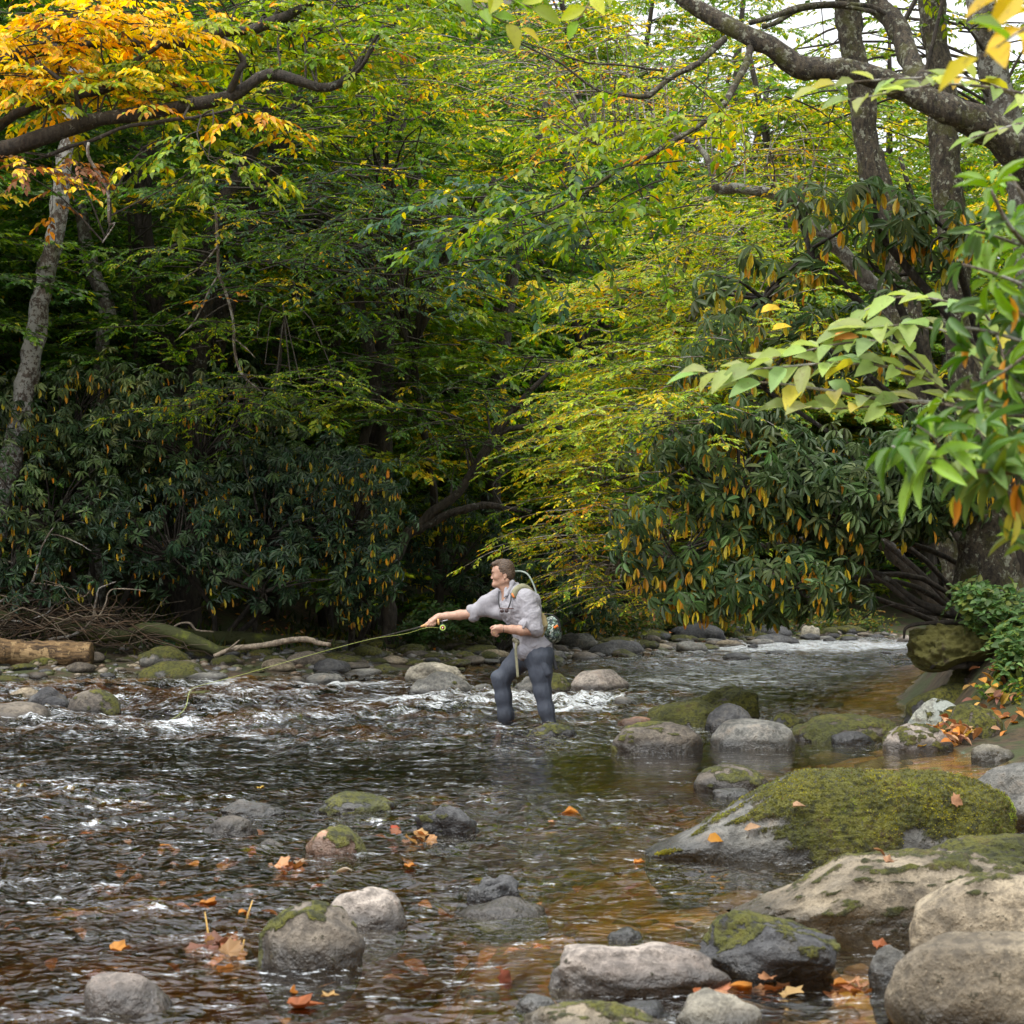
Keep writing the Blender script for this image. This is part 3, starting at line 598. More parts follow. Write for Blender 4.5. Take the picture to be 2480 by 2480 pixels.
for k in range(2600):
    s = rs.rand()*tot; p0 = along(SUBL, s); off = rs.uniform(-.6, 3.0); tng = along(SUBL, min(s+.1, tot))-p0; nn = np.array([-tng[1], tng[0]])/max(1e-6, np.linalg.norm(tng)); p = p0+nn*off
    r = rs.uniform(.02, .075); a = rs.rand()*6.28
    V = S1*(1+.25*perlin(S1*1.3+k, 3))[:, None]*r*np.array([1.3, .9, .55]); V = np.c_[V[:, 0]*math.cos(a)-V[:, 1]*math.sin(a), V[:, 0]*math.sin(a)+V[:, 1]*math.cos(a), V[:, 2]]
    acc.add(V+np.array([p[0], p[1], 0]), F1, [(.2, .19, .18), (.12, .12, .12), (.26, .22, .17), (.08, .085, .03), (.16, .11, .07)][rs.randint(5)])
V, F, C = acc.get(); nv = len(S1); cc = V.reshape(-1, nv, 3).mean(1); zz_ = ground(cc[:, :2])[0]; V[:, 2] += np.repeat(np.maximum(zz_, -.03), nv)
tag(obj('shore_gravel', V, F, M_BED, col=C), 'small gravel filling the shore between the cobbles', 'gravel', kind='stuff')
# ------------------------------------------------------------------ leaves
def T_(pts, faces): return np.array(pts, float), [np.array(f) for f in faces]
# x along the leaf 0..1, y across, z up
L_SMALL = T_([(0, 0, 0), (.45, .5, .10), (1, 0, -.08), (.45, -.5, .10)], [[(0, 2, 1), (0, 3, 2)]])
def blade(ws, fold, droop, xs=None):
    n = len(ws); xs = xs or np.linspace(0, 1, n+2)[1:-1]; P = [(0, 0, 0)]; c = []; l = []; r = []
    for x, w_ in zip(xs, ws):
        c.append(len(P)); P.append((x, 0, -droop*x*x)); l.append(len(P)); P.append((x, w_/2, -droop*x*x+fold*w_)); r.append(len(P)); P.append((x, -w_/2, -droop*x*x+fold*w_))
    tip = len(P); P.append((1, 0, -droop)); f3 = [(0, c[0], l[0]), (0, r[0], c[0]), (c[-1], tip, l[-1]), (c[-1], r[-1], tip)]; f4 = []
    for i in range(n-1): f4 += [(c[i], c[i+1], l[i+1], l[i]), (c[i], r[i], r[i+1], c[i+1])]
    return T_(P, [f3, f4] if f4 else [f3])
L_OVATE = blade([.75, 1, .55], .16, .18, [.22, .5, .8])
L_RHODO = blade([.7, 1, .7], .12, .22, [.25, .6, .85])
L_LONG = blade([.6, 1, .95, .55], .15, .3, [.15, .4, .65, .87])
def _maple():
    a = [0, 18, 38, 58, 78, 100, 122, 150, 180]; rr = [1, .72, .86, .6, .68, .5, .5, .34, .26]
    P = [(.28, 0, .05)]
    for s in (1, -1):
        for q, r in (zip(a, rr) if s == 1 else list(zip(a, rr))[-2:0:-1]):
            P.append((.3+.7*r*math.cos(rad(q)), s*.8*r*math.sin(rad(q)), .14*abs(math.sin(rad(q*2.3)))+.10*r*r))
    n = len(P)-1; return T_(P, [[(0, i+1, (i+1) % n+1) for i in range(n)]])
L_MAPLE = _maple()
class Leaves:
    def __init__(s): s.a = []
    def add(s, P, X, Z, L, Wd, C):
        n = len(P); s.a.append((np.asarray(P), norm(np.asarray(X)), np.asarray(Z), np.broadcast_to(L, (n,)), np.broadcast_to(Wd, (n,)), np.broadcast_to(C, (n, 3)))); return s
    def cat(s):
        P, X, Z, L, Wd, C = [np.concatenate([q[i] for q in s.a]) for i in range(6)]
        Y = norm(np.cross(Z, X)); Z = np.cross(X, Y); return P, X, Y, Z, L, Wd, C
def build_leaves(name, lv, tmpl, mat, parent, nparts=0, kind='stuff', part='leaf', label=None):
    P, X, Y, Z, L, Wd, C = lv.cat(); T, F = tmpl
    k = np.ones(len(P), bool)
    if nparts:
        D = P[:, 1]; u = 1240+FPX*P[:, 0]/D; v = HV+FPX*(CH-P[:, 2])/D
        ok = (u > 0) & (u < 2480) & (v > 0) & (v < 2480) & (D > .3)
        sc_ = np.where(ok, L*FPX/D+R.rand(len(P))*4, -1); idx = np.argsort(-sc_)[:nparts]; idx = idx[sc_[idx] > 0]; k[idx] = False
        # a few shared meshes in the palette colours
        lc = C[idx]; nk = min(12, len(idx)); cen = lc[R.choice(len(lc), nk, replace=False)] if len(lc) else []
        if len(idx):
            which = np.argmin(((lc[:, None]-cen[None])**2).sum(-1), 1); mes = []
            asp = float(np.median(Wd[idx]/L[idx]))
            for c in cen:
                me = mesh_np(part, T*np.array([1, asp, 1]), F, np.tile(c, (len(T), 1))); me.materials.append(mat); mes.append(me)
            off = np.array(parent.location)
            for q, i in zip(which, idx):
                o = bpy.data.objects.new(part, mes[q]); o.parent = parent
                M = np.eye(4); M[:3, 0] = X[i]*L[i]; M[:3, 1] = Y[i]*L[i]; M[:3, 2] = Z[i]*L[i]; M[:3, 3] = P[i]-off
                o.matrix_local = Matrix(M.tolist()); COL.objects.link(o)
    P, X, Y, Z, L, Wd, C = [q[k] for q in (P, X, Y, Z, L, Wd, C)]
    if not len(P): return None
    nT = len(T)
    V = P[:, None]+X[:, None]*(T[None, :, 0:1]*L[:, None, None])+Y[:, None]*(T[None, :, 1:2]*Wd[:, None, None])+Z[:, None]*(T[None, :, 2:3]*L[:, None, None])
    base = (np.arange(len(P))*nT)[:, None, None]
    FF = [(f[None]+base).reshape(-1, f.shape[1]) for f in F]
    o = obj(name, V.reshape(-1, 3), FF, mat, parent, col=np.repeat(C, nT, 0), smooth=False)
    if kind: o['kind'] = kind
    if label: o['label'] = label
    return o
def pick(pal, n, w_=None, jit=.22, rs=R):
    pal = np.array(pal, float); w_ = None if w_ is None else np.array(w_, float)/sum(w_)
    return pal[rs.choice(len(pal), n, p=w_)]*np.exp(rs.normal(0, jit, (n, 1)))*np.exp(rs.normal(0, .07, (n, 3)))
GD, GM, GL, YG, YE, OR_, BR = (.028, .068, .012), (.06, .13, .016), (.12, .20, .022), (.26, .31, .02), (.58, .44, .02), (.50, .22, .02), (.17, .07, .025)
GB = (.05, .10, .055)
def sprays(lv, O, Dd, U, s, k, L, ratio, C, rs=R, ang=50, droop=.25, twigs=None):
    """O origins, Dd directions, U normals; k leaves alternately along length s"""
    n = len(O); Dd = norm(Dd); Sd = norm(np.cross(U, Dd)); U = norm(np.cross(Dd, Sd)); s = np.broadcast_to(s, (n,))
    for j in range(k):
        t = (j+.6)/k; sg = 1 if j % 2 else -1; a = rad(ang)*(1-.75*t if j < k-1 else 0)+rs.normal(0, .18, n)
        X = Dd*np.cos(a)[:, None]+Sd*(sg*np.sin(a))[:, None]-U*(droop*(.5+rs.rand(n)))[:, None]
        P = O+Dd*(s*t)[:, None]-U*(s*t*t*.12)[:, None]
        Z = U+rs.normal(0, .33, (n, 3)); l = L*rs.uniform(.7, 1.25, n)*(1-.25*abs(t-.5))
        lv.add(P, X, Z, l, l*ratio, C[:, j % C.shape[1]] if C.ndim == 3 else C*np.exp(rs.normal(0, .12, (n, 1))))
def curve(p0, d, L, rise, droop, n=8, wob=.06, rs=R):
    t = np.linspace(0, 1, n)[:, None]; d = norm(np.array(d, float))
    P = p0+d*L*t+np.array([0, 0, 1])*(L*(rise*t-droop*t*t))
    wv = np.cumsum(rs.normal(0, wob*L/n, (n, 3)), 0); wv[0] = 0; return P+wv
def layered(lv, tw, p0, d, L, rise=.1, droop=.25, lat=.38, sp=.28, k=9, leaf=.07, ratio=.5, pal=None, w_=None, rs=R, tr=.012, seg=4, gap=.25, first=.2, jit=.22):
    """one branch that carries a flat layer of leafy side twigs"""
    P = curve(p0, d, L, rise, droop, 8, rs=rs); V, F = tube(P, np.linspace(tr, tr*.3, 8), seg, caps=False); tw.add(V, F)
    m_ = max(3, int(L/(sp*.55))); O = []; Dd = []
    hue = rs.choice(len(pal), p=np.array(w_)/sum(w_)); wl = np.array(w_, float)/sum(w_)*.45; wl[hue] += .55
    for i in range(m_):
        t = first+(1-first)*(i+.5)/m_; q = t*7; a = int(q); f = q-a; a2 = min(a+1, 7); o = P[a]*(1-f)+P[a2]*f; ax = norm(P[a2]-P[a]) if a2 > a else norm(P[7]-P[6])
        side = norm(np.cross([0, 0, 1.], ax))*(1 if i % 2 else -1); ll = L*lat*(1.1-t)*rs.uniform(.7, 1.2)
        dd = norm(ax*.75+side+np.array([0, 0, rs.normal(0, .12)])); ns = max(1, int(ll/(sp*.8)))
        if ns > 1: V, F = tube(np.array([o, o+dd*ll*.5-np.array([0, 0, .02*ll]), o+dd*ll-np.array([0, 0, .08*ll])]), [tr*.4, tr*.3, tr*.18], 3, caps=False); tw.add(V, F)
        for s_ in range(ns):
            if rs.rand() < gap*.6: continue
            oo = o+dd*(ll*s_/ns)-np.array([0, 0, .05*ll*(s_/ns)**2]); sd_ = norm(dd+norm(np.cross([0, 0, 1.], dd))*rs.choice([-.8, 0, .8])+rs.normal(0, .12, 3)); O.append(oo); Dd.append(sd_)
    O.append(P[7]-norm(P[7]-P[6])*sp*.3); Dd.append(P[7]-P[6])
    O = np.array(O); Dd = np.array(Dd); n = len(O); U = norm(np.array([0, 0, 1.])+rs.normal(0, .16, (n, 3)))
    C = pick(pal, n*k, wl, jit, rs).reshape(n, k, 3); sprays(lv, O, Dd, U, sp*rs.uniform(.8, 1.2, n), k, leaf, ratio, C, rs)
def rpt(reg, rs):
    """random point in a pixel-defined ellipsoid (u,v,ru,rv,D,rD)"""
    while True:
        q = rs.uniform(-1, 1, 3)
        if q@q < 1: break
    return W(reg[0]+q[0]*reg[2], reg[1]+q[1]*reg[3], reg[4]+q[2]*reg[5])
def nearest(path, p):
    d = np.linalg.norm(path-p-np.array([0, 0, -.6]), axis=1); return path[np.argmin(d)]
def pxpath(L, n=24): 
    """list of (u, v, D[, radius in photo px])"""
    P = np.array([W(a[0], a[1], a[2]) for a in L]); r = np.array([(a[3] if len(a) > 3 else 10)/FPX*a[2] for a in L])
    Q = smooth_path(np.c_[P, r], n); return Q[:, :3], Q[:, 3]
def branch_obj(name, L, mat, parent, n=30, seg=14, bump=.30, bf=8, wob=0.0, seed=1, label=None):
    P, r = pxpath(L, n)
    if wob: P = P+np.c_[perlin(np.c_[P*2.5], seed), perlin(np.c_[P*2.5], seed+1), perlin(np.c_[P*2.5], seed+2)]*wob
    V, F = tube(P, r, seg, True, bump, bf, seed); o = obj(name, V, F, mat, parent)
    if label: o['label'] = label
    return P, r
def tree(name, label, trunks, regions, seed, bark=M_BARK, group=None, root=None, leafm=None, links=True, cat='tree', limbs=(), twigm=None, lpar=0):
    """trunks: list of pixel paths; regions: list of dicts with branch layers"""
    rs = np.random.RandomState(seed); P0, r0 = pxpath(trunks[0], 26); t0 = trunks[0][0]; zg = gz(P0[0, 0], P0[0, 1])
    if P0[0, 2] > zg:                                   # carry the trunk down to the ground
        vg = HV+(CH-zg+.25)/t0[2]*FPX; trunks = [[(t0[0], vg, t0[2], t0[3]*1.25)]+list(trunks[0])]+list(trunks[1:]); P0, r0 = pxpath(trunks[0], 26)
    base = P0[0] if root is None else root
    t = empty(name, base, label, cat, group); paths = []
    for i, tk in enumerate(trunks): paths.append(branch_obj('trunk' if i == 0 else 'limb', tk, bark, t, n=90, seed=seed+i, wob=.035)[0])
    for i, tk in enumerate(limbs): paths.append(branch_obj('limb', tk, bark, t, n=20, seg=8, seed=seed+9+i, wob=.03)[0])
    allp = np.concatenate(paths); tw = Acc(); byt = {}
    for rg in regions:
        rg = dict(rg); cnt = rg.pop('n'); reg = rg.pop('reg'); dr = np.array(rg.pop('dir', (0, 0, 0)), float); Lr = rg.pop('L', (1.2, 2.0)); sprd = rg.pop('spread', 1.0); tmpl = rg.pop('tmpl', 'S'); lk = rg.pop('link', links)
        lv = byt.setdefault(tmpl, Leaves())
        for _ in range(cnt):
            p = rpt(reg, rs); a = rs.rand()*6.283; d = norm(dr+sprd*np.array([math.cos(a), math.sin(a), rs.normal(0, .12)])); L = rs.uniform(*Lr)
            if lk and rs.rand() < .3:
                q = nearest(allp, p); mid = (p+q)/2+np.array([0, 0, .12*np.linalg.norm(p-q)])+rs.normal(0, .08, 3)
                V, F = tube(smooth_path(np.array([q, mid, p]), 7), np.linspace(.020, .010, 7)*rg.get('tr', .012)/.012, 5, caps=False); tw.add(V, F)
            layered(lv, tw, p, d, L, rs=rs, **rg)
    tmp = {'S': L_SMALL, 'O': L_OVATE, 'R': L_RHODO}
    for q, lv in byt.items(): build_leaves('crown', lv, tmp[q], leafm or M_LEAF, t, nparts=lpar)
    if tw.n: o = accobj('twigs', tw, twigm or M_TWIGDARK, t); o['kind'] = 'stuff'
    return t
# ---- tree at the left edge: pale leaning trunk, crown above the frame
GRN = [GD, GM, GL, YG, YE]; 
tree('leaning_tree', 'pale lichen-spotted trunk leaning right at the left edge behind the thicket',
     [[(-40, 1480, 25, 34), (-5, 1240, 25, 28), (35, 1080, 25, 26), (82, 830, 25, 24), (125, 590, 25, 22), (158, 400, 25, 19), (182, 180, 25, 18), (200, -80, 25, 14), (240, -500, 25, 12)]],
     [dict(reg=(250, -350, 500, 250, 26, 2.5), n=40, L=(1.5, 2.6), pal=[GM, GL, YG, YE], w_=[3, 4, 2, 1], leaf=.09, sp=.3, k=8)], 101, M_BARKPALE)
tree('slender_tree', 'thin crooked grey tree with an S bend right of the pale leaning trunk',
     [[(235, 1050, 27.3, 18), (250, 830, 27.3, 17), (262, 760, 27.3, 19), (240, 690, 27.3, 18), (212, 600, 27.3, 17), (196, 500, 27.3, 15), (188, 380, 27.3, 13), (180, 200, 27.3, 10), (175, -100, 27.3, 8)]],
     [dict(reg=(200, -250, 250, 180, 27.3, 2), n=14, L=(1.2, 2.2), pal=GRN, w_=[2, 4, 3, 1, .5], leaf=.09, sp=.3, k=8)], 102, M_BARKGREY)
tree('dark_tree', 'thick dark trunk forking near the top with a bare grey side stem, left of centre',
     [[(455, 1150, 27.4, 26), (478, 870, 27.4, 25), (500, 700, 27.4, 25), (516, 560, 27.4, 24), (560, 450, 27.4, 18), (600, 390, 27.4, 15), (640, 300, 27.4, 12), (680, 100, 27.4, 8)],
      [(520, 880, 28.0, 20), (560, 640, 28.0, 28), (610, 500, 28.0, 26), (650, 420, 28.0, 28), (690, 320, 28.0, 26), (720, 180, 28.0, 18), (760, -60, 28.0, 12)]],
     [dict(reg=(680, 150, 380, 170, 27, 2.0), n=46, L=(1.4, 2.4), pal=GRN, w_=[2, 4, 3, 2, 1], leaf=.085, sp=.3, k=9),
      dict(reg=(620, -150, 420, 200, 27, 3), n=30, L=(1.6, 2.6), pal=GRN, w_=[2, 4, 3, 1, .5], leaf=.10, sp=.32, k=8)], 103, M_BARK)
# mid forest stems that lean right over the river
LEANS = [
 ('leaning_tree', 'dark slim trunk with a fork leaning right behind the thicket', [[(880, 1120, 29, 14), (905, 920, 29, 15), (880, 800, 29, 14), (870, 650, 29, 13), (900, 520, 29, 10), (950, 420, 29, 7)], [(885, 850, 29, 10), (940, 760, 29, 9), (990, 620, 29, 8), (1030, 480, 29, 6)]], (900, 560, 260, 150)),
 ('leaning_tree', 'long dark trunk slanting up to the right in the shade of the forest', [[(905, 1180, 30, 15), (935, 1020, 30, 16), (980, 900, 30, 14), (1030, 760, 30, 13), (1065, 650, 30, 11), (1130, 540, 30, 9), (1200, 430, 30, 6)], [(1005, 800, 30, 7), (1060, 745, 30, 7), (1130, 730, 30, 6), (1220, 755, 30, 4)]], (1120, 560, 230, 170)),
 ('straight_tree', 'upright dark trunk behind the slanting ones left of centre', [[(790, 1200, 31, 16), (800, 950, 31, 15), (815, 800, 31, 14), (830, 640, 31, 12), (845, 480, 31, 9), (850, 300, 31, 6)]], (800, 480, 230, 150)),
 ('leaning_tree', 'dark thin trunk curving right beside the thick forked tree', [[(660, 1000, 30, 14), (668, 850, 30, 14), (700, 740, 30, 13), (740, 640, 30, 11), (780, 500, 30, 8)], [(690, 760, 30, 7), (760, 700, 30, 6), (820, 660, 30, 4)]], (720, 470, 220, 150)),
 ('arching_tree', 'black arching limbs reaching right just behind the head of the angler', [[(945, 1400, 28, 15), (975, 1310, 28, 14), (1040, 1250, 28, 12), (1110, 1190, 28, 11), (1180, 1090, 28, 12), (1240, 1000, 28, 9), (1330, 900, 28, 5)], [(990, 1290, 28, 11), (1090, 1245, 28, 10), (1180, 1225, 28, 8), (1290, 1240, 28, 5)], [(1120, 1180, 28, 9), (1200, 1060, 28, 8), (1290, 1035, 28, 6), (1390, 1050, 28, 4)]], (1180, 980, 220, 170)),
]
for i, (nm, lb, tk, rg) in enumerate(LEANS):
    tree(nm, lb, tk, [dict(reg=(rg[0], rg[1], rg[2], rg[3], tk[0][0][2]+.5, 3), n=40, L=(1.0, 2.0), dir=(.3, -.3, 0), pal=[GD, GM, GL, YG, YE], w_=[3, 4, 2, 1, .6], leaf=.07, sp=.26, k=9)], 110+i, M_BARK)
# broad green beech screen over the middle
tree('beech_tree', 'wide leafy green beech with flat drooping layers in the middle of the far bank',
     [[(1060, 1300, 29.5, 10), (1020, 1000, 29.5, 9), (960, 700, 29.5, 8), (920, 450, 29.5, 7), (900, 200, 29.5, 5)]],
     [dict(reg=(850, 560, 420, 190, 24.5, 1.8), n=100, L=(.9, 1.7), dir=(.2, -.5, 0), pal=[GM, GB, GL, YG, YE, OR_], w_=[4, 4, 4, 1, .35, .2], leaf=.075, sp=.25, k=9, droop=.35),
      dict(reg=(930, 920, 300, 210, 28.2, 1.2), n=70, L=(.9, 1.7), dir=(.2, -.4, 0), pal=[GD, GM, GL, YE], w_=[4, 5, 2, .25], leaf=.075, sp=.25, k=9, droop=.35, link=False),
      dict(reg=(250, 560, 260, 190, 28.5, 1.2), n=40, L=(.9, 1.7), pal=[GD, GM, GL, YE], w_=[5, 4, 1.5, .3], leaf=.08, sp=.26, k=9, link=False),
      dict(reg=(950, 300, 380, 150, 26, 2), n=50, L=(1, 1.9), pal=[GM, GL, YG, YE, OR_], w_=[3, 4, 3, 1, .3], leaf=.075, sp=.26, k=9)], 120, M_BARK)
tree('maple_sapling', 'low green sapling holding flat leaf layers above the shaded thicket',
     [[(620, 1400, 27, 7), (640, 1150, 26.8, 6), (660, 980, 26.6, 5), (680, 850, 26.4, 4), (690, 760, 26, 3)]],
     [dict(reg=(640, 940, 230, 60, 23.6, .9), n=26, L=(.8, 1.4), dir=(.2, -.3, 0), pal=[GM, GL, YG, YE], w_=[2, 5, 3, .5], leaf=.065, sp=.24, k=9, tr=.008),
      dict(reg=(560, 800, 200, 50, 24, 1), n=16, L=(.8, 1.3), pal=[GM, GL, YG, YE], w_=[3, 5, 2, .4], leaf=.065, sp=.24, k=9, tr=.008)], 121, M_BARK)
tree('maple_sapling', 'green sapling with flat leaf layers between the pale trunk and the dark forked tree',
     [[(330, 1000, 27.5, 6), (330, 800, 27.5, 5), (320, 650, 27.3, 4), (310, 500, 27, 3)]],
     [dict(reg=(350, 640, 220, 60, 25.4, 1), n=13, L=(.9, 1.5), dir=(.3, -.2, 0), pal=[GD, GM, GL, YG], w_=[2, 5, 3, .6], leaf=.07, sp=.24, k=9, tr=.008),
      dict(reg=(400, 470, 200, 70, 25.4, 1), n=11, L=(.9, 1.5), pal=[GD, GM, GL, YG, YE], w_=[2, 5, 3, .6, .3], leaf=.07, sp=.24, k=9, tr=.008)], 122, M_BARK)
# ---- overhanging tree, top left, orange to green
OT = tree('overhanging_tree', 'mossy dark limbs with orange, yellow and green autumn leaves reaching in from the top left',
     [[(-420, 1640, 22.5, 60), (-400, 1200, 22.3, 52), (-360, 800, 22, 46), (-300, 520, 21.8, 40), (-180, 420, 21.5, 28), (-60, 385, 21.2, 22), (60, 350, 21, 20), (190, 302, 21, 18), (310, 280, 21, 17), (424, 263, 21, 16), (510, 248, 21, 15), (565, 226, 21, 15), (610, 198, 21, 14), (642, 180, 21, 13), (690, 188, 21, 12), (720, 200, 21, 12), (770, 212, 21, 11), (820, 206, 21, 10), (847, 188, 21, 9), (870, 160, 21, 7), (905, 120, 21, 4)],
      [(-200, 430, 21.6, 20), (-20, 310, 21.4, 13), (100, 250, 21.3, 12), (192, 231, 21.2, 11), (289, 199, 21.2, 9), (330, 150, 21.2, 6), (400, 100, 21.2, 4)],
      [(-300, 500, 22, 24), (-50, 180, 22, 18), (200, 112, 22, 15), (300, 104, 21.8, 14), (400, 103, 21.6, 15), (470, 98, 21.6, 14), (552, 77, 21.5, 13), (655, 56, 21.5, 12), (719, 26, 21.5, 10), (770, -20, 21.5, 9), (830, -120, 21.5, 6)]],
     [dict(reg=(130, 60, 340, 90, 21.9, 1.2), n=60, L=(.8, 1.5), dir=(.5, -.3, 0), pal=[(.66, .40, .02), (.68, .52, .02), (.6, .30, .02), BR, YG], w_=[5, 5, 3, .5, 1], leaf=.125, ratio=.48, sp=.34, k=8, tr=.010, tmpl='O', rise=.1),
      dict(reg=(60, 190, 250, 60, 21.8, 1.0), n=34, L=(.7, 1.3), dir=(.4, -.3, 0), pal=[(.62, .34, .02), (.66, .46, .02), YE, YG, BR], w_=[4, 3, 3, 2, .6], leaf=.12, sp=.34, k=8, tr=.010, tmpl='O'),
      dict(reg=(290, 230, 280, 60, 21.8, .9), n=38, L=(.7, 1.3), dir=(.5, -.3, 0), pal=[YG, YE, GL, OR_], w_=[5, 3, 3, .7], leaf=.11, sp=.32, k=8, tr=.009, tmpl='O'),
      dict(reg=(690, 90, 330, 110, 22.0, 1.0), n=75, L=(.8, 1.5), dir=(.5, -.3, 0), pal=[YG, GL, YE, OR_, (.13, .2, .02)], w_=[6, 5, 1.2, .6, 4], leaf=.105, sp=.32, k=8, tr=.009, tmpl='O'),
      dict(reg=(500, 350, 120, 70, 20.6, .8), n=14, L=(.6, 1.0), dir=(.4, -.2, -.5), pal=[YG, GL, YE], w_=[5, 5, 1], leaf=.10, sp=.3, k=8, tr=.007, tmpl='O'),
      dict(reg=(600, 275, 60, 15, 20.6, .5), n=4, L=(.5, .7), dir=(.8, -.3, -.1), pal=[OR_, YE], w_=[5, 3], leaf=.11, sp=.3, k=8, tr=.007, tmpl='O'),
      dict(reg=(60, 380, 130, 35, 20.6, .8), n=10, L=(.6, 1.0), dir=(.4, -.2, -.3), pal=[BR, OR_, YE], w_=[5, 2, 1], leaf=.10, sp=.3, k=7, tr=.007, tmpl='O')],
     130, M_BARK, lpar=300, limbs=[
      [(560, 226, 21, 9), (580, 170, 20.8, 8), (590, 150, 20.8, 7), (560, 110, 20.7, 5), (540, 90, 20.7, 4)],
      [(847, 188, 21, 6), (885, 150, 20.9, 6), (905, 100, 20.9, 5), (930, 60, 20.9, 4)],
      [(200, 300, 21, 7), (180, 225, 21, 9), (140, 190, 21, 6), (90, 150, 21, 4)],
      [(110, 380, 21, 6), (210, 340, 20.8, 5), (350, 300, 20.7, 5), (470, 285, 20.7, 4), (560, 262, 20.6, 3)],
      [(210, 345, 20.8, 3), (225, 400, 20.8, 3), (262, 450, 20.8, 3), (268, 540, 20.8, 2.4), (250, 585, 20.8, 1.6)]])
# ---- right bank trees
RT = tree('leaning_beech', 'mossy lichen-patched great limb crossing the top right from a trunk on the right bank',
     [[(2420, 1500, 15.2, 95), (2395, 1380, 15.2, 75), (2400, 1250, 15.2, 62), (2440, 1000, 15.1, 56), (2500, 780, 15, 52), (2560, 600, 14.8, 50), (2520, 430, 14.7, 50), (2440, 345, 14.6, 46), (2375, 305, 14.5, 40), (2285, 262, 14.4, 34), (2182, 216, 14.4, 29), (2105, 186, 14.4, 27), (2002, 172, 14.4, 26), (1935, 158, 14.4, 26), (1880, 128, 14.4, 23), (1836, 100, 14.4, 24), (1733, 46, 14.5, 22), (1640, -14, 14.6, 20), (1540, -120, 14.8, 14)],
      [(2250, 240, 14.5, 30), (2205, 150, 14.8, 28), (2170, 60, 15, 26), (2110, -30, 15.2, 24), (2050, -200, 15.5, 18)]],
     [dict(reg=(1400, -220, 420, 140, 16, 2), n=26, L=(1, 1.8), pal=[GL, YG, YE], w_=[3, 4, 2], leaf=.09, sp=.3, k=8, tmpl='O'),
      dict(reg=(2350, -250, 380, 160, 16, 2.5), n=18, L=(1, 1.8), pal=[GM, GL, YG, YE], w_=[3, 3, 3, 1], leaf=.09, sp=.3, k=8, tmpl='O'),
      dict(reg=(1560, 420, 260, 130, 14.0, .7), n=16, L=(.6, 1.0), dir=(-.8, -.1, -.25), pal=[GL, YG, GM, YE], w_=[5, 4, 1.5, .6], leaf=.085, sp=.24, k=8, tr=.007, tmpl='O', link=False),
      dict(reg=(1330, 500, 190, 70, 14.0, .5), n=14, L=(.5, .9), dir=(-.9, -.1, -.3), pal=[GB, GL, GM, YE], w_=[5, 4, 2, .6], leaf=.085, sp=.24, k=8, tr=.006, tmpl='O', link=False),
      dict(reg=(1650, 260, 170, 90, 14.0, .6), n=12, L=(.5, .9), dir=(-.6, -.1, -.2), pal=[YG, GL, YE, OR_], w_=[5, 3, 1.5, .5], leaf=.085, sp=.24, k=7, tr=.006, tmpl='O', link=False)],
     140, M_BARKMOSS, lpar=300, limbs=[
      [(1822, 108, 14.4, 9), (1805, 170, 14.2, 8), (1775, 215, 14.1, 8), (1740, 265, 14.0, 7), (1690, 305, 14, 7), (1640, 335, 14, 6), (1580, 375, 14, 6), (1500, 410, 14, 5), (1440, 455, 14, 4), (1370, 490, 14, 3), (1290, 520, 14, 2.5), (1200, 560, 14, 1.5)],
      [(1757, 95, 14.4, 9), (1700, 140, 14.3, 8), (1650, 175, 14.2, 7), (1590, 215, 14.2, 7), (1550, 235, 14.1, 6), (1480, 232, 14.1, 4), (1420, 205, 14, 3), (1340, 150, 14, 2.5), (1240, 95, 14, 2)],
      [(2180, 70, 15, 8), (2110, 14, 15, 7), (2050, 8, 14.9, 7), (1960, 16, 14.8, 8), (1880, 35, 14.6, 8), (1815, 55, 14.5, 7)],
      [(2120, 30, 15, 6), (2030, 14, 14.9, 6), (1930, 30, 14.9, 7), (1850, 62, 14.7, 7)],
      [(1610, 175, 14.2, 3), (1500, 160, 14.1, 3), (1400, 145, 14, 2.4), (1240, 90, 14, 1.6)]])
tree('mossy_tree', 'upright mossy trunk passing behind the great limb, left of the two on the right bank',
     [[(2335, 1450, 18, 44), (2285, 1150, 18, 40), (2215, 850, 18, 38), (2180, 660, 18, 36), (2150, 520, 18, 34), (2112, 400, 18, 32), (2094, 270, 18, 31), (2072, 130, 18, 30), (2050, -10, 18, 28), (2030, -300, 18, 22)]],
     [dict(reg=(2050, -300, 400, 150, 18, 2), n=16, L=(1.2, 2.2), pal=[GM, GL, YG], w_=[3, 3, 3], leaf=.09, sp=.3, k=8)], 150, M_BARKMOSS)
tree('mossy_tree', 'straight moss furred trunk behind the great limb, right of the left mossy trunk',
     [[(2400, 1450, 19, 46), (2370, 1100, 19, 40), (2330, 850, 19, 38), (2312, 650, 19, 36), (2298, 480, 19, 35), (2288, 300, 19, 34), (2272, 150, 19, 32), (2258, -10, 19, 31), (2240, -300, 19, 24)]],
     [dict(reg=(2300, -300, 400, 150, 19, 2), n=14, L=(1.2, 2.2), pal=[GM, GL, YG], w_=[3, 3, 3], leaf=.09, sp=.3, k=8)], 151, M_BARKMOSS)
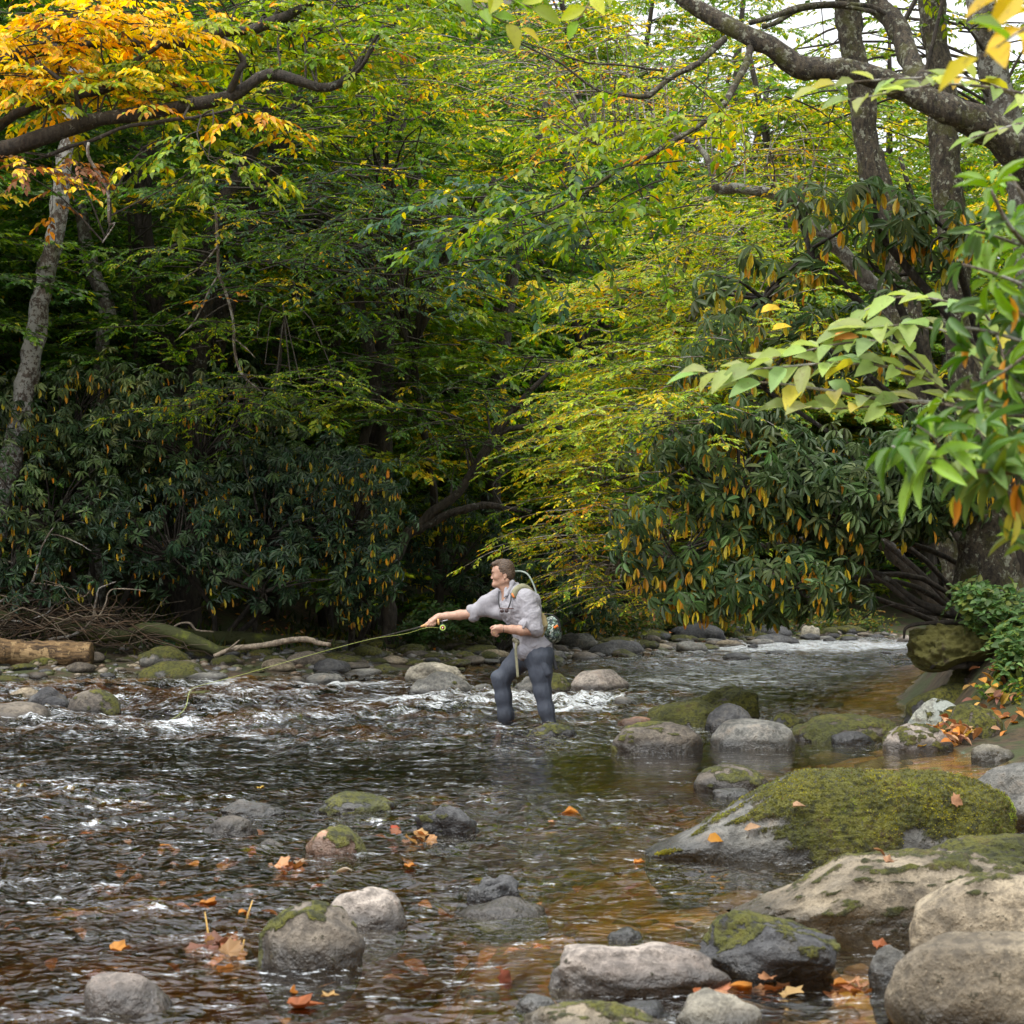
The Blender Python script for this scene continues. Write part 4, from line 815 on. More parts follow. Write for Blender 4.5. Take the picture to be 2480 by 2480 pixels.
tree('grey_tree', 'grey ridged trunk in the top right corner',
     [[(2560, 1400, 20, 50), (2520, 800, 20, 44), (2470, 400, 20, 40), (2430, 260, 20, 38), (2400, 130, 20, 36), (2376, -10, 20, 34), (2340, -300, 20, 28)]],
     [dict(reg=(2330, 70, 330, 130, 20.5, 1.5), n=26, L=(.9, 1.6), pal=[GL, YG, YE], w_=[4, 4, 1], leaf=.075, sp=.26, k=8, gap=.4), dict(reg=(2000, 200, 250, 120, 21, 1.5), n=16, L=(.9, 1.6), pal=[GL, YG, YE], w_=[4, 4, 1], leaf=.075, sp=.26, k=8, gap=.4), dict(reg=(2450, -300, 300, 150, 20, 2), n=12, L=(1.2, 2.2), pal=[GM, GL, YG], w_=[3, 3, 3], leaf=.09, sp=.3, k=8)], 152, M_BARKGREY)
# yellow-green tree over the river, centre right
tree('yellowing_tree', 'yellow-green autumn tree leaning over the river behind the dark rhododendron',
     [[(2330, 1560, 25.5, 20), (2200, 1380, 25.3, 18), (1980, 1180, 25, 18), (1840, 1000, 24.6, 14), (1720, 850, 24.4, 10), (1620, 740, 24.2, 6)],
      [(1950, 1150, 25, 10), (1780, 1130, 24.6, 8), (1600, 1140, 24.4, 6), (1430, 1180, 24.2, 4)], [(2060, 1300, 25.2, 10), (1850, 1320, 24.8, 8), (1650, 1360, 24.4, 6), (1450, 1410, 24.2, 4)]],
     [dict(reg=(1680, 740, 230, 190, 24, 1.6), n=130, L=(.8, 1.4), dir=(-.7, -.4, 0), pal=[(.36, .44, .05), YE, GL, OR_], w_=[5, 2, 3, .2], leaf=.072, ratio=.55, sp=.22, k=9, tr=.008),
      dict(reg=(1600, 1010, 250, 200, 24, 1.6), n=170, L=(.8, 1.4), dir=(-.8, -.4, 0), pal=[(.36, .44, .05), YE, GL, OR_], w_=[5, 2.4, 2.5, .25], leaf=.072, ratio=.55, sp=.22, k=9, tr=.008),
      dict(reg=(1490, 1250, 200, 100, 23.6, 1.3), n=60, L=(.8, 1.3), dir=(-.8, -.4, -.05), pal=[YE, YG, GL, OR_], w_=[4, 5, 2, 1], leaf=.06, ratio=.55, sp=.22, k=8, tr=.008, gap=.4),
      dict(reg=(1560, 1400, 200, 70, 24, 1.3), n=40, L=(.8, 1.3), dir=(-.8, -.4, -.05), pal=[GL, YG, YE, BR], w_=[3, 4, 3, 1], leaf=.058, ratio=.55, sp=.22, k=8, tr=.008, gap=.4),
      dict(reg=(1640, 1010, 150, 190, 14.7, .5), n=34, L=(.45, .85), dir=(-.7, -.3, 0), pal=[(.36, .44, .05), YE, GL], w_=[5, 2, 3], leaf=.046, ratio=.55, sp=.14, k=9, tr=.005, link=False),
      dict(reg=(1880, 820, 170, 120, 15.5, .5), n=18, L=(.45, .85), dir=(-.7, -.3, 0), pal=[(.36, .44, .05), YE, GL], w_=[5, 2, 3], leaf=.046, ratio=.55, sp=.14, k=9, tr=.005, link=False),
      dict(reg=(1780, 560, 230, 120, 25, 1.6), n=75, L=(.8, 1.4), dir=(-.6, -.4, 0), pal=[YG, YE, GL, OR_], w_=[5, 2, 3, .4], leaf=.065, ratio=.55, sp=.22, k=9, tr=.008)],
     160, M_BARK, twigm=M_TWIG)
tree('sparse_tree', 'open crowned tree with pale bare twigs and small yellow leaves, top centre',
     [[(2345, 1500, 22, 24), (2260, 1000, 22, 20), (2120, 700, 21.6, 20), (1962, 545, 21.3, 13), (1935, 500, 21.2, 13), (1890, 474, 21, 13), (1830, 462, 21, 13), (1780, 458, 21, 13), (1738, 460, 21, 12), (1735, 440, 21, 10), (1700, 370, 21, 8), (1650, 335, 21, 7), (1560, 315, 21, 5), (1450, 350, 21, 3)]],
     [dict(reg=(1480, 200, 330, 170, 21.5, 1.8), n=120, L=(.7, 1.4), dir=(-.4, -.3, 0), pal=[(.34, .42, .045), GL, YE, OR_, BR], w_=[4, 3, 2, .7, .5], leaf=.062, ratio=.5, sp=.26, k=7, tr=.007, gap=.5),
      dict(reg=(1850, 380, 210, 120, 21.5, 1.5), n=70, L=(.7, 1.3), dir=(-.2, -.3, 0), pal=[(.34, .42, .045), YE, GL, OR_, BR], w_=[4, 3, 3, .8, .5], leaf=.065, ratio=.5, sp=.26, k=7, tr=.007, gap=.5),
      dict(reg=(1150, 130, 180, 120, 21.5, 1.5), n=24, L=(.7, 1.3), dir=(-.4, -.3, 0), pal=[YG, GL, YE], w_=[4, 4, 2], leaf=.065, ratio=.5, sp=.26, k=7, tr=.007, gap=.4)],
     161, M_BARKGREY, twigm=M_TWIG)
# ---- forest on the slopes: three crowns shared by many trees
def hill_proto(seed, pal, w_, h, rw, n, leaf, label):
    rs = np.random.RandomState(seed); t = empty('forest_tree', (0, 0, 0), label, 'tree'); tw = Acc(); lv = Leaves()
    P = np.array([(0, 0, -.5), (rs.normal(0, .1), 0, h*.3), (rs.normal(0, .3), rs.normal(0, .3), h*.65), (rs.normal(0, .5), rs.normal(0, .5), h)]); Q = smooth_path(np.c_[P, [.2, .16, .11, .04]], 20)
    V, F = tube(Q[:, :3], Q[:, 3], 8, True, .2, 4, seed); obj('trunk', V, F, M_BARK, t)
    for _ in range(n):
        z = rs.uniform(.10, 1)**.9; i = int(z*19); a = rs.rand()*6.283; rr = rw*(.6+.6*math.sin(min(1, z*1.1)*math.pi*.9))*(1-.3*z)
        p0 = Q[i, :3]; d = np.array([math.cos(a), math.sin(a), .05]); L = rr*rs.uniform(.55, 1.1)
        layered(lv, tw, p0, d, L, rise=.25, droop=.35, lat=.55, sp=.30, k=9, leaf=leaf, ratio=.55, pal=pal, w_=w_, rs=rs, tr=.008, gap=.15, first=.15)
    build_leaves('crown', lv, L_SMALL, M_LEAF, t); o = accobj('twigs', tw, M_TWIGDARK, t); o['kind'] = 'stuff'; return t
H = [hill_proto(301, [GD, GM, GL, YG, YE], [4, 4, 2, .6, .2], 9, 3.0, 105, .115, 'deep green tree packed into the far forest slope'),
     hill_proto(302, [GM, GL, YG, YE], [3, 4, 3, .8], 10, 3.2, 105, .115, 'fresh green tree packed into the far forest slope'),
     hill_proto(303, [GL, YG, YE, OR_], [2, 4, 3, .8], 8, 2.8, 95, .11, 'yellowing tree packed into the far forest slope')]
HG = ['deep green trees of the far forest slope', 'fresh green trees of the far forest slope', 'yellowing trees of the far forest slope']
def copy_tree(src, loc, rz, s, label, group):
    c = src.copy(); COL.objects.link(c); c.location = loc; c.rotation_euler = (0, 0, rz); c.scale = (s[0], s[0], s[1]); c['label'] = label; c['group'] = group
    for ch in src.children: d = ch.copy(); COL.objects.link(d); d.parent = c
    return c
rs = np.random.RandomState(77); used = [0, 0, 0]; pts = []
def want(x, y):
    z, d, ins, left = ground([[x, y]]); return z[0], d[0], ins[0], left[0]
tries = 0
while len(pts) < 190 and tries < 7000:
    tries += 1; y = rs.uniform(25, 90)**1.0; x = rs.uniform(-.42, .42)*y+rs.normal(0, 1)
    z, d, ins, left = want(x, y)
    if ins or d < 3.0: continue
    az = x/y
    if not left and (d < 4 or y < 24): continue
    if .12 < az < .33 and left and d < 6: continue
    if any((x-q[0])**2+(y-q[1])**2 < (1.9+.02*y)**2 for q in pts): continue
    pts.append((x, y, z, az))
for q in [(7.2, 46), (9.0, 49), (10.5, 47), (12.5, 50), (8.5, 54), (11.5, 55), (14, 54), (6.2, 50), (15.5, 58), (10, 60), (13, 62), (17, 64)]: pts.append((q[0], q[1], want(*q)[0], .5))
# a few that stand outside the picture and close the light off the left bank
for q in [(-9, 27), (-11, 31), (-13, 26), (-9, 36), (-14, 34), (-16, 29), (7.5, 15.5), (9, 19), (8.5, 23), (12, 17), (7.2, 11.5), (10, 26), (13, 22)]: pts.append((q[0], q[1], want(*q)[0], q[0]/q[1]))
for x, y, z, az in pts:
    pr = [.6, .38, .02] if az < -.02 else ([.2, .55, .25] if az > .08 else [.45, .5, .05]); k = rs.choice(3, p=pr); s = rs.uniform(.85, 1.3); sz = s*rs.uniform(.9, 1.25)
    if az == .5: sz = rs.uniform(1.25, 1.6); s = 1.25
    elif az > .12: sz *= .9
    lab = ['deep green tree packed into the far forest slope', 'fresh green tree packed into the far forest slope', 'yellowing tree packed into the far forest slope'][k]
    if used[k] == 0:
        o = H[k]; o.location = (x, y, z-.1); o.rotation_euler = (0, 0, rs.rand()*6.28); o.scale = (s, s, sz); o['group'] = HG[k]
    else: copy_tree(H[k], (x, y, z-.1), rs.rand()*6.28, (s, sz), lab, HG[k])
    used[k] += 1
# ------------------------------------------------------------------ rhododendrons
RD, RG, RB, RY, RO = (.028, .055, .017), (.05, .09, .026), (.085, .125, .045), (.48, .36, .02), (.52, .24, .015)
def whorls(lv, O, A, L, rs, k=8, pal=(RD, RG, RB), yel=.25, yl=4, wr=.27, droop=(5, 45)):
    n = len(O); A = norm(A); ref = np.where(np.abs(A[:, 2:3]) < .9, np.array([[0, 0, 1.]]), np.array([[1., 0, 0]])); B1 = norm(np.cross(A, ref)); B2 = np.cross(A, B1)
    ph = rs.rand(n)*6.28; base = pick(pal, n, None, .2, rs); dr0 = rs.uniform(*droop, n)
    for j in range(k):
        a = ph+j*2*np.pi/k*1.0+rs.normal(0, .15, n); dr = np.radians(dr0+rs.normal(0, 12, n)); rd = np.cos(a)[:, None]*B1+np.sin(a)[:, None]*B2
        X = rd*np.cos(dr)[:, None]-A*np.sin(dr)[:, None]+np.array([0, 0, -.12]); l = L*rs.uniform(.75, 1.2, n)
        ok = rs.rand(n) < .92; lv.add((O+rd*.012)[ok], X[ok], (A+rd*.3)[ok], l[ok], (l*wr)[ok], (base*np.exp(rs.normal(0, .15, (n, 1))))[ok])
    for j in range(yl):
        m_ = rs.rand(n) < yel*(.25+2.2*sstep(-.1, .35, perlin(O*1.1, 7)))
        if not m_.any(): continue
        q = m_.sum(); a = rs.rand(q)*6.28; X = np.c_[np.cos(a)*.4, np.sin(a)*.4, -np.ones(q)]; l = L*rs.uniform(.7, 1.05, q)
        lv.add(O[m_]-A[m_]*.05+np.array([0, -.02, -.03]), X, np.c_[np.cos(a), np.sin(a), .3*np.ones(q)]+rs.normal(0, .3, (q, 3)), l, l*wr*1.05, pick([RY, RO, (.42, .36, .04)], q, [5, 3, 2], .15, rs))
def shrub(name, label, base, regs, seed, L=.12, k=8, yel=.2, lpar=60, stems=14, pal=(RD, RG, RB), shell=.55, droop=(5, 50), bark=M_BARK, cat='shrub', stemr=.03, link=8):
    rs = np.random.RandomState(seed); t = empty(name, base, label, cat); O = []; A = []; YE_ = []; base = np.array(base, float); tw = Acc()
    for rg in regs:
        u, v, ru, rv, D, rD, n = rg[:7]; ye = rg[7] if len(rg) > 7 else yel
        q = norm(rs.normal(size=(n*2, 3)))*(rs.uniform(shell, 1, (n*2, 1))); cc = W(u, v, D); R3 = np.array([ru/FPX*D, rD, rv/FPX*D]); P = cc+q*R3
        P = P+.25*np.c_[perlin(P*1.2, seed), perlin(P*1.2, seed+3), perlin(P*1.2, seed+6)]
        keep = (fbm(P*1.5, 2, seed+11) > -.32) & ((q[:, 1] < .5) | (rs.rand(len(q)) < .3)); P = P[keep][:n]; q = q[keep][:n]
        O.append(P); A.append(norm(q*np.array([1, 1, .7])+np.array([0, -.15, .75])+rs.normal(0, .25, q.shape))); YE_.append(np.full(len(P), ye))
        # branches inside the clump
        hub = cc-np.array([0, 0, R3[2]*.5]); mid = (hub+base)/2+rs.normal(0, .15, 3)+np.array([.25, .2, .35])*min(1, abs(hub[0]-base[0]))
        V, F = tube(smooth_path(np.array([base, mid, hub]), 12), np.linspace(stemr*1.4, stemr, 12), 7, bump=.15, seed=seed); tw.add(V, F)
        for i in range(0, len(P), link):
            m_ = (hub+P[i])/2+rs.normal(0, .1, 3)*R3; V, F = tube(smooth_path(np.array([hub, m_, P[i]]), 6), np.linspace(stemr*.6, .005, 6), 4, caps=False); tw.add(V, F)
    lv = Leaves(); O2 = np.concatenate(O); A2 = np.concatenate(A); Y2 = np.concatenate(YE_)
    for yv in np.unique(Y2):
        s_ = Y2 == yv; whorls(lv, O2[s_], A2[s_], L, rs, k, pal, yv, droop=droop)
    build_leaves('foliage', lv, L_RHODO, M_WAXY, t, nparts=lpar)
    o = accobj('stems', tw, bark, t); o['kind'] = 'stuff'; return t
def gpt(u, D, dz=-.05): x = (u-1240)/FPX*D; return (x, D, gz(x, D)+dz)
shrub('rhododendron', 'tall rhododendron behind the pale leaning trunk with painted-sunlit yellow-flecked top', gpt(250, 26), [(180, 1010, 260, 150, 25.6, 1.3, 546, .15), (480, 1040, 280, 160, 25.6, 1.3, 546, .13), (120, 1200, 240, 150, 25.2, 1.2, 338, .07)], 401, pal=[(.03, .06, .022), (.055, .095, .032), (.11, .155, .055)], lpar=300)  # lighter leaf palette paints the sunlight on this shrub
shrub('rhododendron', 'dark rhododendron right of the first, speckled with yellow leaves above the fallen trunk', gpt(520, 25.8), [(420, 1270, 240, 160, 25, 1.0, 390, .07), (640, 1230, 230, 170, 25.2, 1.0, 416, .1), (640, 1390, 190, 90, 24.6, .8, 156, .15)], 402, pal=[(.016, .038, .018), (.03, .062, .027), (.06, .10, .042)], lpar=200)  # deep shade of the left thicket painted into these dark leaf palettes
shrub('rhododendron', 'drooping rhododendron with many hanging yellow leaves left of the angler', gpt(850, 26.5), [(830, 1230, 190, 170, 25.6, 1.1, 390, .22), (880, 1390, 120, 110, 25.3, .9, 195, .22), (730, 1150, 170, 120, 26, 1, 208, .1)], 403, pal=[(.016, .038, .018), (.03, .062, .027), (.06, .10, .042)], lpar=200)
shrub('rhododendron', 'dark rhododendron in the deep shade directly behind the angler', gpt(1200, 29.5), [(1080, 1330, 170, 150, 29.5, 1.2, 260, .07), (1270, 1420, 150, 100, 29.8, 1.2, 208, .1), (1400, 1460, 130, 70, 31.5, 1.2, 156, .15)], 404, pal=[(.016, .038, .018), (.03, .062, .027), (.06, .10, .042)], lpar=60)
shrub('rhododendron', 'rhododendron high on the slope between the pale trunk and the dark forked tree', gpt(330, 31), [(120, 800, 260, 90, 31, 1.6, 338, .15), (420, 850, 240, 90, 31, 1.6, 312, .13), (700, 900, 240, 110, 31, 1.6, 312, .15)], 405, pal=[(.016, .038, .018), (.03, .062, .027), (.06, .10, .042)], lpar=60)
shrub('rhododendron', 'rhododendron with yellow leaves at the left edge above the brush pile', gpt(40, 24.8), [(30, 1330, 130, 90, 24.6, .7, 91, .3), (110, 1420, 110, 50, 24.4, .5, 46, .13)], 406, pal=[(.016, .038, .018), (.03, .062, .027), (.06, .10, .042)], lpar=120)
# the great one on the right bank
shrub('great_rhododendron', 'great dark rhododendron hanging over the river on the right with whorls of drooping leaves', (4.3, 16.6, .55), [
  (1790, 1130, 240, 180, 15.2, .8, 360, .3), (2060, 1180, 280, 180, 15.0, .8, 460, .12), (1640, 1300, 190, 110, 15.0, .7, 150, .4), (1900, 1390, 250, 80, 14.7, .6, 150, .15), (1780, 1430, 260, 45, 14.8, .5, 80, .15), (2270, 1130, 200, 160, 14.8, .7, 200, .12),
  (1620, 1080, 130, 100, 16, .8, 60, .9), (1850, 880, 240, 120, 16, .8, 130, .6), (2060, 820, 180, 90, 16, .8, 50, .6)], 410, L=.115, lpar=300, stemr=.02, link=9)
shrub('upper_rhododendron', 'rhododendron top full of hanging orange-yellow leaves in front of the two mossy trunks', (4.6, 17.0, .7), [
  (1960, 560, 130, 90, 16.4, .5, 14, .95), (2130, 520, 150, 90, 16.2, .5, 34, .95), (2300, 520, 130, 80, 16.2, .5, 24, .9), (1850, 680, 170, 90, 16.4, .5, 40, .6), (2150, 640, 190, 70, 16.4, .5, 12, .8)], 411, L=.16, lpar=300, pal=(RG, RB, (.06, .09, .03)), stemr=.035, link=4)
branchy = empty('fallen_limbs', (4.0, 15.6, .6), 'bare dark limbs reaching left from the right bank under the rhododendron', 'branches')
for i, L in enumerate([[(2350, 1500, 15.2, 12.0), (2250, 1470, 15.2, 9.6), (2150, 1400, 15.1, 7.2), (2080, 1370, 15, 6.0), (2000, 1340, 15, 4.2), (1880, 1330, 15, 2.4)],
          [(2340, 1500, 15.3, 10.8), (2240, 1480, 15.2, 8.4), (2180, 1440, 15.1, 6.6), (2110, 1400, 15, 5.4), (2060, 1345, 15, 3.0), (2000, 1290, 15, 1.8)],
          [(2330, 1505, 15, 7.2), (2260, 1515, 15, 5.4), (2200, 1522, 15, 4.2), (2190, 1545, 15, 2.4)],
          [(2080, 1500, 15, 1.5), (2110, 1480, 15, 1.8), (2170, 1460, 15, 2.4), (2230, 1470, 15, 3.0)]]):
    branch_obj('limb', L, M_BARK, branchy, n=24, seg=8, seed=500+i, wob=.05)
# ------------------------------------------------------------------ foreground sprigs
def sprig(name, label, seed, stems, cat='branch', whl=None, alt=None, mat=M_WAXY, bark=M_TWIG, bump=.1, part='leaf'):
    """stems: pixel paths; whl: whorl leaves; alt: alternating leaves in a flat fan"""
    rs = np.random.RandomState(seed); P0, r0 = pxpath(stems[0][0], 14); t = empty(name, P0[0], label, cat); lv = Leaves()
    for i, (L, sp_) in enumerate(stems):
        P, r = pxpath(L, 18); V, F = tube(P, r, 7, True, bump, 30, seed+i); obj('twig' if i else 'stem', V, F, bark, t)
        if i == 0 and (L[0][0] > 2470 or L[0][1] < -100):                # carry the stem to the bush on the near right bank
            q0 = P[0]; up_ = 1.0 if L[0][1] < -100 else .08; bx = 3.75+.25*rs.rand(); by = q0[1]+.8
            pts_ = np.array([(bx, by, gz(bx, by)-.1), (bx-.1, by, gz(bx, by)+.5*max(.5, q0[2])), ((q0[0]+bx)/2+.2, q0[1]+.4, q0[2]+up_*.7), (q0[0]+.35, q0[1]+.12, q0[2]+up_*.6), q0])
            if L[0][1] < -100: pts_[3] = (q0[0]+.3, q0[1]+.1, q0[2]+.5)
            V, F = tube(smooth_path(pts_, 26), np.linspace(.022, r[0], 26), 8, True, .15, 12, seed+i); obj('branch', V, F, bark, t)
        if sp_.get('whorl'):
            for (tt, LL, k) in sp_['whorl']:
                q = int(tt*17); o = P[q]; ax = norm(P[q]-P[max(q-1, 0)]) if q else norm(P[1]-P[0])
                whorls(lv, o[None]+rs.normal(0, .008, (1, 3)), norm(ax*.9+np.array([0, -.15, .3])+rs.normal(0, .3, 3))[None], LL*rs.uniform(.75, 1.1), rs, k, sp_['pal'], sp_.get('yel', .15), 2, wr=sp_.get('wr', .26), droop=(-50, 35))
        if sp_.get('alt'):
            n, LL, rt = sp_['alt']; U0 = np.array(sp_.get('up', (0, -.45, .9)))
            for j in range(n):
                tt = .12+.88*j/max(1, n-1); q = min(16, int(tt*17)); o = P[q]+(P[q+1]-P[q])*(tt*17-q); ax = norm(P[q+1]-P[q]); side = norm(np.cross(U0, ax))*(1 if j % 2 else -1)
                if j == n-1: X = ax
                else: X = norm(ax*.85+side*.7+rs.normal(0, .28, 3))
                l = LL*rs.uniform(.75, 1.15); lv.add(o[None], (X-np.array([0, 0, .06]))[None], (U0+rs.normal(0, .3, 3))[None], l, l*rt, pick(sp_['pal'], 1, sp_.get('w'), .15, rs))
    build_leaves('foliage', lv, L_LONG if mat == M_WAXY else L_OVATE, mat, t, nparts=300)
    return t
LG, LG2, LBL = (.055, .13, .012), (.15, .26, .02), (.08, .15, .035)
LP = [LG, LG2, LBL, (.2, .31, .04), (.09, .16, .05)]
def wst(L, n, LL=.074, k=7, yel=.12, pal=LP):
    return (L, dict(whorl=[(t_, LL, k) for t_ in np.linspace(.15, 1, n+2)], pal=pal, yel=yel))
sprig('laurel_branch', 'blurred glossy green laurel branch in front at the right edge, upper part', 601, [
  wst([(2620, 820, 4.2, 9), (2520, 640, 4.1, 7), (2440, 540, 4.0, 6), (2400, 460, 3.95, 4)], 3),
  wst([(2600, 700, 4.2, 6), (2480, 480, 4.1, 5), (2440, 420, 4.1, 4)], 2),
  wst([(2620, 760, 4.0, 6), (2500, 700, 4.0, 5), (2400, 660, 3.9, 4), (2330, 640, 3.9, 3)], 3),
  wst([(2620, 900, 4.1, 6), (2480, 830, 4.0, 5), (2380, 800, 4.0, 4), (2290, 790, 4, 3)], 3),
  wst([(2640, 880, 3.9, 6), (2520, 850, 3.9, 5), (2430, 900, 3.9, 4), (2380, 930, 3.9, 3)], 3)])
sprig('laurel_branch', 'blurred green laurel branch with a few orange leaves, middle of the right edge', 602, [
  wst([(2640, 1000, 4.1, 8), (2520, 960, 4.05, 6), (2420, 900, 4.0, 5), (2350, 860, 4, 3)], 3, yel=.4),
  wst([(2640, 1020, 4.2, 6), (2500, 1010, 4.1, 5), (2380, 1000, 4.0, 4), (2290, 980, 4, 3)], 4, yel=.4),
  wst([(2640, 760, 4.3, 6), (2520, 760, 4.3, 5), (2450, 740, 4.2, 4)], 2), wst([(2640, 900, 4.1, 6), (2500, 900, 4.1, 5), (2400, 960, 4.0, 4), (2330, 1030, 4, 3)], 3, yel=.3),
  wst([(2640, 620, 4.2, 6), (2500, 600, 4.2, 5), (2400, 570, 4.1, 4), (2360, 560, 4, 3)], 3), wst([(2640, 1000, 4.3, 6), (2480, 1060, 4.2, 5), (2420, 1090, 4.2, 4)], 2),
  wst([(2640, 800, 4.0, 6), (2460, 760, 4.0, 5), (2420, 740, 4.0, 4)], 3)])
sprig('laurel_branch', 'blurred laurel branch in front at right whose reddish stem points left over the dark rhododendron', 603, [
  wst([(2660, 1150, 3.9, 8), (2480, 1145, 3.8, 7), (2360, 1140, 3.75, 6), (2260, 1125, 3.7, 5), (2190, 1095, 3.7, 4), (2160, 1080, 3.7, 3)], 4, LL=.10, k=8, yel=.1),
  wst([(2300, 1130, 3.75, 4), (2260, 1060, 3.7, 3), (2220, 1030, 3.7, 2)], 2, LL=.09),
  wst([(2480, 1145, 3.8, 4), (2440, 1190, 3.8, 3), (2420, 1240, 3.8, 2)], 1, LL=.10, yel=1.0, k=3),
  wst([(2420, 1142, 3.8, 4), (2390, 1080, 3.8, 3), (2370, 1040, 3.8, 2)], 2, LL=.09)])
sprig('laurel_branch', 'small bright green leaf cluster in front at the right edge above the leafy bank', 604, [
  wst([(2640, 1330, 3.9, 6), (2540, 1310, 3.9, 4), (2490, 1290, 3.9, 3)], 2, LL=.08, k=6, yel=0, pal=[LG2, (.14, .25, .03)])])
PG = [(.26, .34, .12), (.22, .30, .07), (.32, .38, .10), (.45, .38, .05), (.5, .22, .03)]
def alt(L, n, LL=.128, w_=(5, 5, 4, .7, .4)): return (L, dict(alt=(n, LL, .48), pal=PG, w=list(w_), up=(0, -.38, .92)))
sprig('striped_maple_branch', 'pale green flat leafy branch with a whitish twig reaching left in front of the rhododendron', 610, [
  alt([(2560, 1040, 6.3, 8), (2350, 985, 6.2, 6), (2126, 966, 6.1, 5), (2000, 945, 6.05, 4), (1862, 927, 6.0, 3), (1800, 930, 6, 2)], 17, w_=(4, 3, 3, 1.5, 1.2)),
  alt([(2350, 985, 6.2, 4), (2200, 900, 6.1, 4), (2030, 880, 6, 3), (1880, 890, 6, 2.5), (1740, 900, 6, 1.5), (1690, 905, 6, 1)], 23),
  alt([(2300, 960, 6.2, 4), (2180, 840, 6.1, 3.5), (2060, 830, 6, 3), (1950, 850, 6, 2), (1870, 870, 6, 1.5)], 17),
  alt([(2450, 1010, 6.2, 4), (2330, 830, 6.1, 3), (2230, 790, 6.1, 3), (2140, 790, 6, 2), (2070, 800, 6, 1.5)], 14),
  alt([(2460, 1010, 6.2, 4), (2400, 780, 6.2, 3), (2290, 730, 6.1, 3), (2170, 720, 6.1, 2), (2060, 770, 6.1, 1.5)], 15, LL=.115),
  alt([(2200, 970, 6.1, 3), (2100, 985, 6.05, 2.5), (2000, 990, 6, 2), (1930, 985, 6, 1.5)], 9)], mat=M_LEAF)
sprig('striped_maple_branch', 'second pale green leaf spray hanging lower at the right edge', 611, [
  alt([(2600, 1050, 6.2, 6), (2480, 1030, 6.2, 4), (2380, 1020, 6.1, 3), (2310, 1030, 6.1, 2)], 10, w_=(5, 5, 4, .5, .1))], mat=M_LEAF)
sprig('beech_spray', 'pale green translucent leaves crossing in front of the great mossy limb', 612, [
  alt([(2560, 250, 5.2, 6), (2420, 215, 5.1, 4), (2280, 205, 5.0, 3), (2160, 225, 5, 2), (2060, 240, 5, 1.5)], 13, LL=.085),
  alt([(2480, 240, 5.2, 4), (2350, 190, 5.1, 3), (2200, 190, 5.0, 2.5), (2050, 200, 5, 2), (1980, 215, 5, 1.5)], 12, LL=.085),
  alt([(2600, 300, 5.2, 5), (2480, 300, 5.1, 4), (2400, 320, 5.0, 3), (2350, 335, 5, 2)], 8, LL=.08, w_=(4, 5, 4, 0, 0))], mat=M_LEAF)
YL = [(.55, .42, .02), (.35, .36, .03), (.2, .3, .03)]
sprig('yellow_spray', 'large blurred yellow leaves hanging in the top right corner', 613, [
  ([(2620, 20, 2.9, 6), (2500, 60, 2.9, 4), (2420, 110, 2.8, 3), (2370, 140, 2.8, 2)], dict(alt=(7, .085, .5), pal=YL, w=[5, 2, .5], up=(0, -.8, .6))),
  ([(2620, -60, 2.9, 5), (2520, -40, 2.9, 4), (2430, -10, 2.9, 3)], dict(alt=(5, .085, .5), pal=YL, w=[4, 2, .5], up=(0, -.8, .6)))], mat=M_LEAF)
sprig('yellow_green_spray', 'blurred yellow-green leaves dangling at the top centre', 614, [
  ([(1100, -160, 5.6, 5), (1150, -60, 5.6, 4), (1220, -10, 5.5, 3), (1290, 20, 5.5, 2)], dict(alt=(11, .085, .55), pal=[(.3, .36, .03), (.2, .3, .03), (.4, .38, .04)], w=[4, 4, 1.5], up=(.2, -.8, .6))),
  ([(1100, -160, 5.6, 5), (1080, -60, 5.6, 3), (1180, 30, 5.5, 2), (1260, 70, 5.5, 1.5)], dict(alt=(10, .08, .55), pal=[(.3, .36, .03), (.2, .3, .03), (.4, .38, .04)], w=[4, 4, 1.5], up=(.2, -.8, .6))),
  ([(1420, -160, 5.6, 5), (1450, -60, 5.6, 3), (1430, 0, 5.5, 2), (1400, 50, 5.5, 1.5)], dict(alt=(8, .08, .55), pal=[(.3, .36, .03), (.2, .3, .03), (.4, .38, .04)], w=[4, 4, 1.5], up=(.2, -.8, .6)))], mat=M_LEAF)
# ------------------------------------------------------------------ left bank debris
def log(name, label, L, mat, seed, cat='log', n=60, seg=24, bump=.18, bf=9, extra=(), wob=.02, parts=True):
    P0, r0 = pxpath(L, n); t = empty(name, P0[0], label, cat)
    P = P0+np.c_[perlin(P0*2, seed), perlin(P0*2, seed+1), perlin(P0*2, seed+2)]*wob
    V, F = tube(P, r0, seg, True, bump, bf, seed); obj('trunk', V, F, mat, t)
    for i, e in enumerate(extra):
        Pe, re = pxpath(e, 14); V, F = tube(Pe, re, 6, True, .15, 20, seed+i+1); obj('broken_branch', V, F, mat, t)
    return t
log('sawn_log', 'thick golden brown log with shaggy furrowed bark lying at the water at the left edge', [(-260, 1566, 23.5, 33), (-60, 1573, 23.5, 32), (60, 1580, 23.5, 31), (222, 1584, 23.5, 29)], M_LOG, 700, bump=.16, bf=5, wob=.0, n=150, seg=40,
    extra=[[(8, 1560, 23.3, 3), (10, 1572, 23.2, 3), (12, 1590, 23.2, 2)]])
log('fallen_tree', 'fallen crooked trunk with bright moss sloping down to the cobbles at left', [(-60, 1490, 24.9, 16), (80, 1497, 24.9, 16), (150, 1512, 24.8, 15), (210, 1530, 24.7, 17), (270, 1538, 24.7, 16), (310, 1538, 24.6, 14), (345, 1522, 24.5, 15), (400, 1530, 24.3, 17), (470, 1552, 24.1, 16), (540, 1583, 24.0, 12)], M_LOGMOSS, 710)
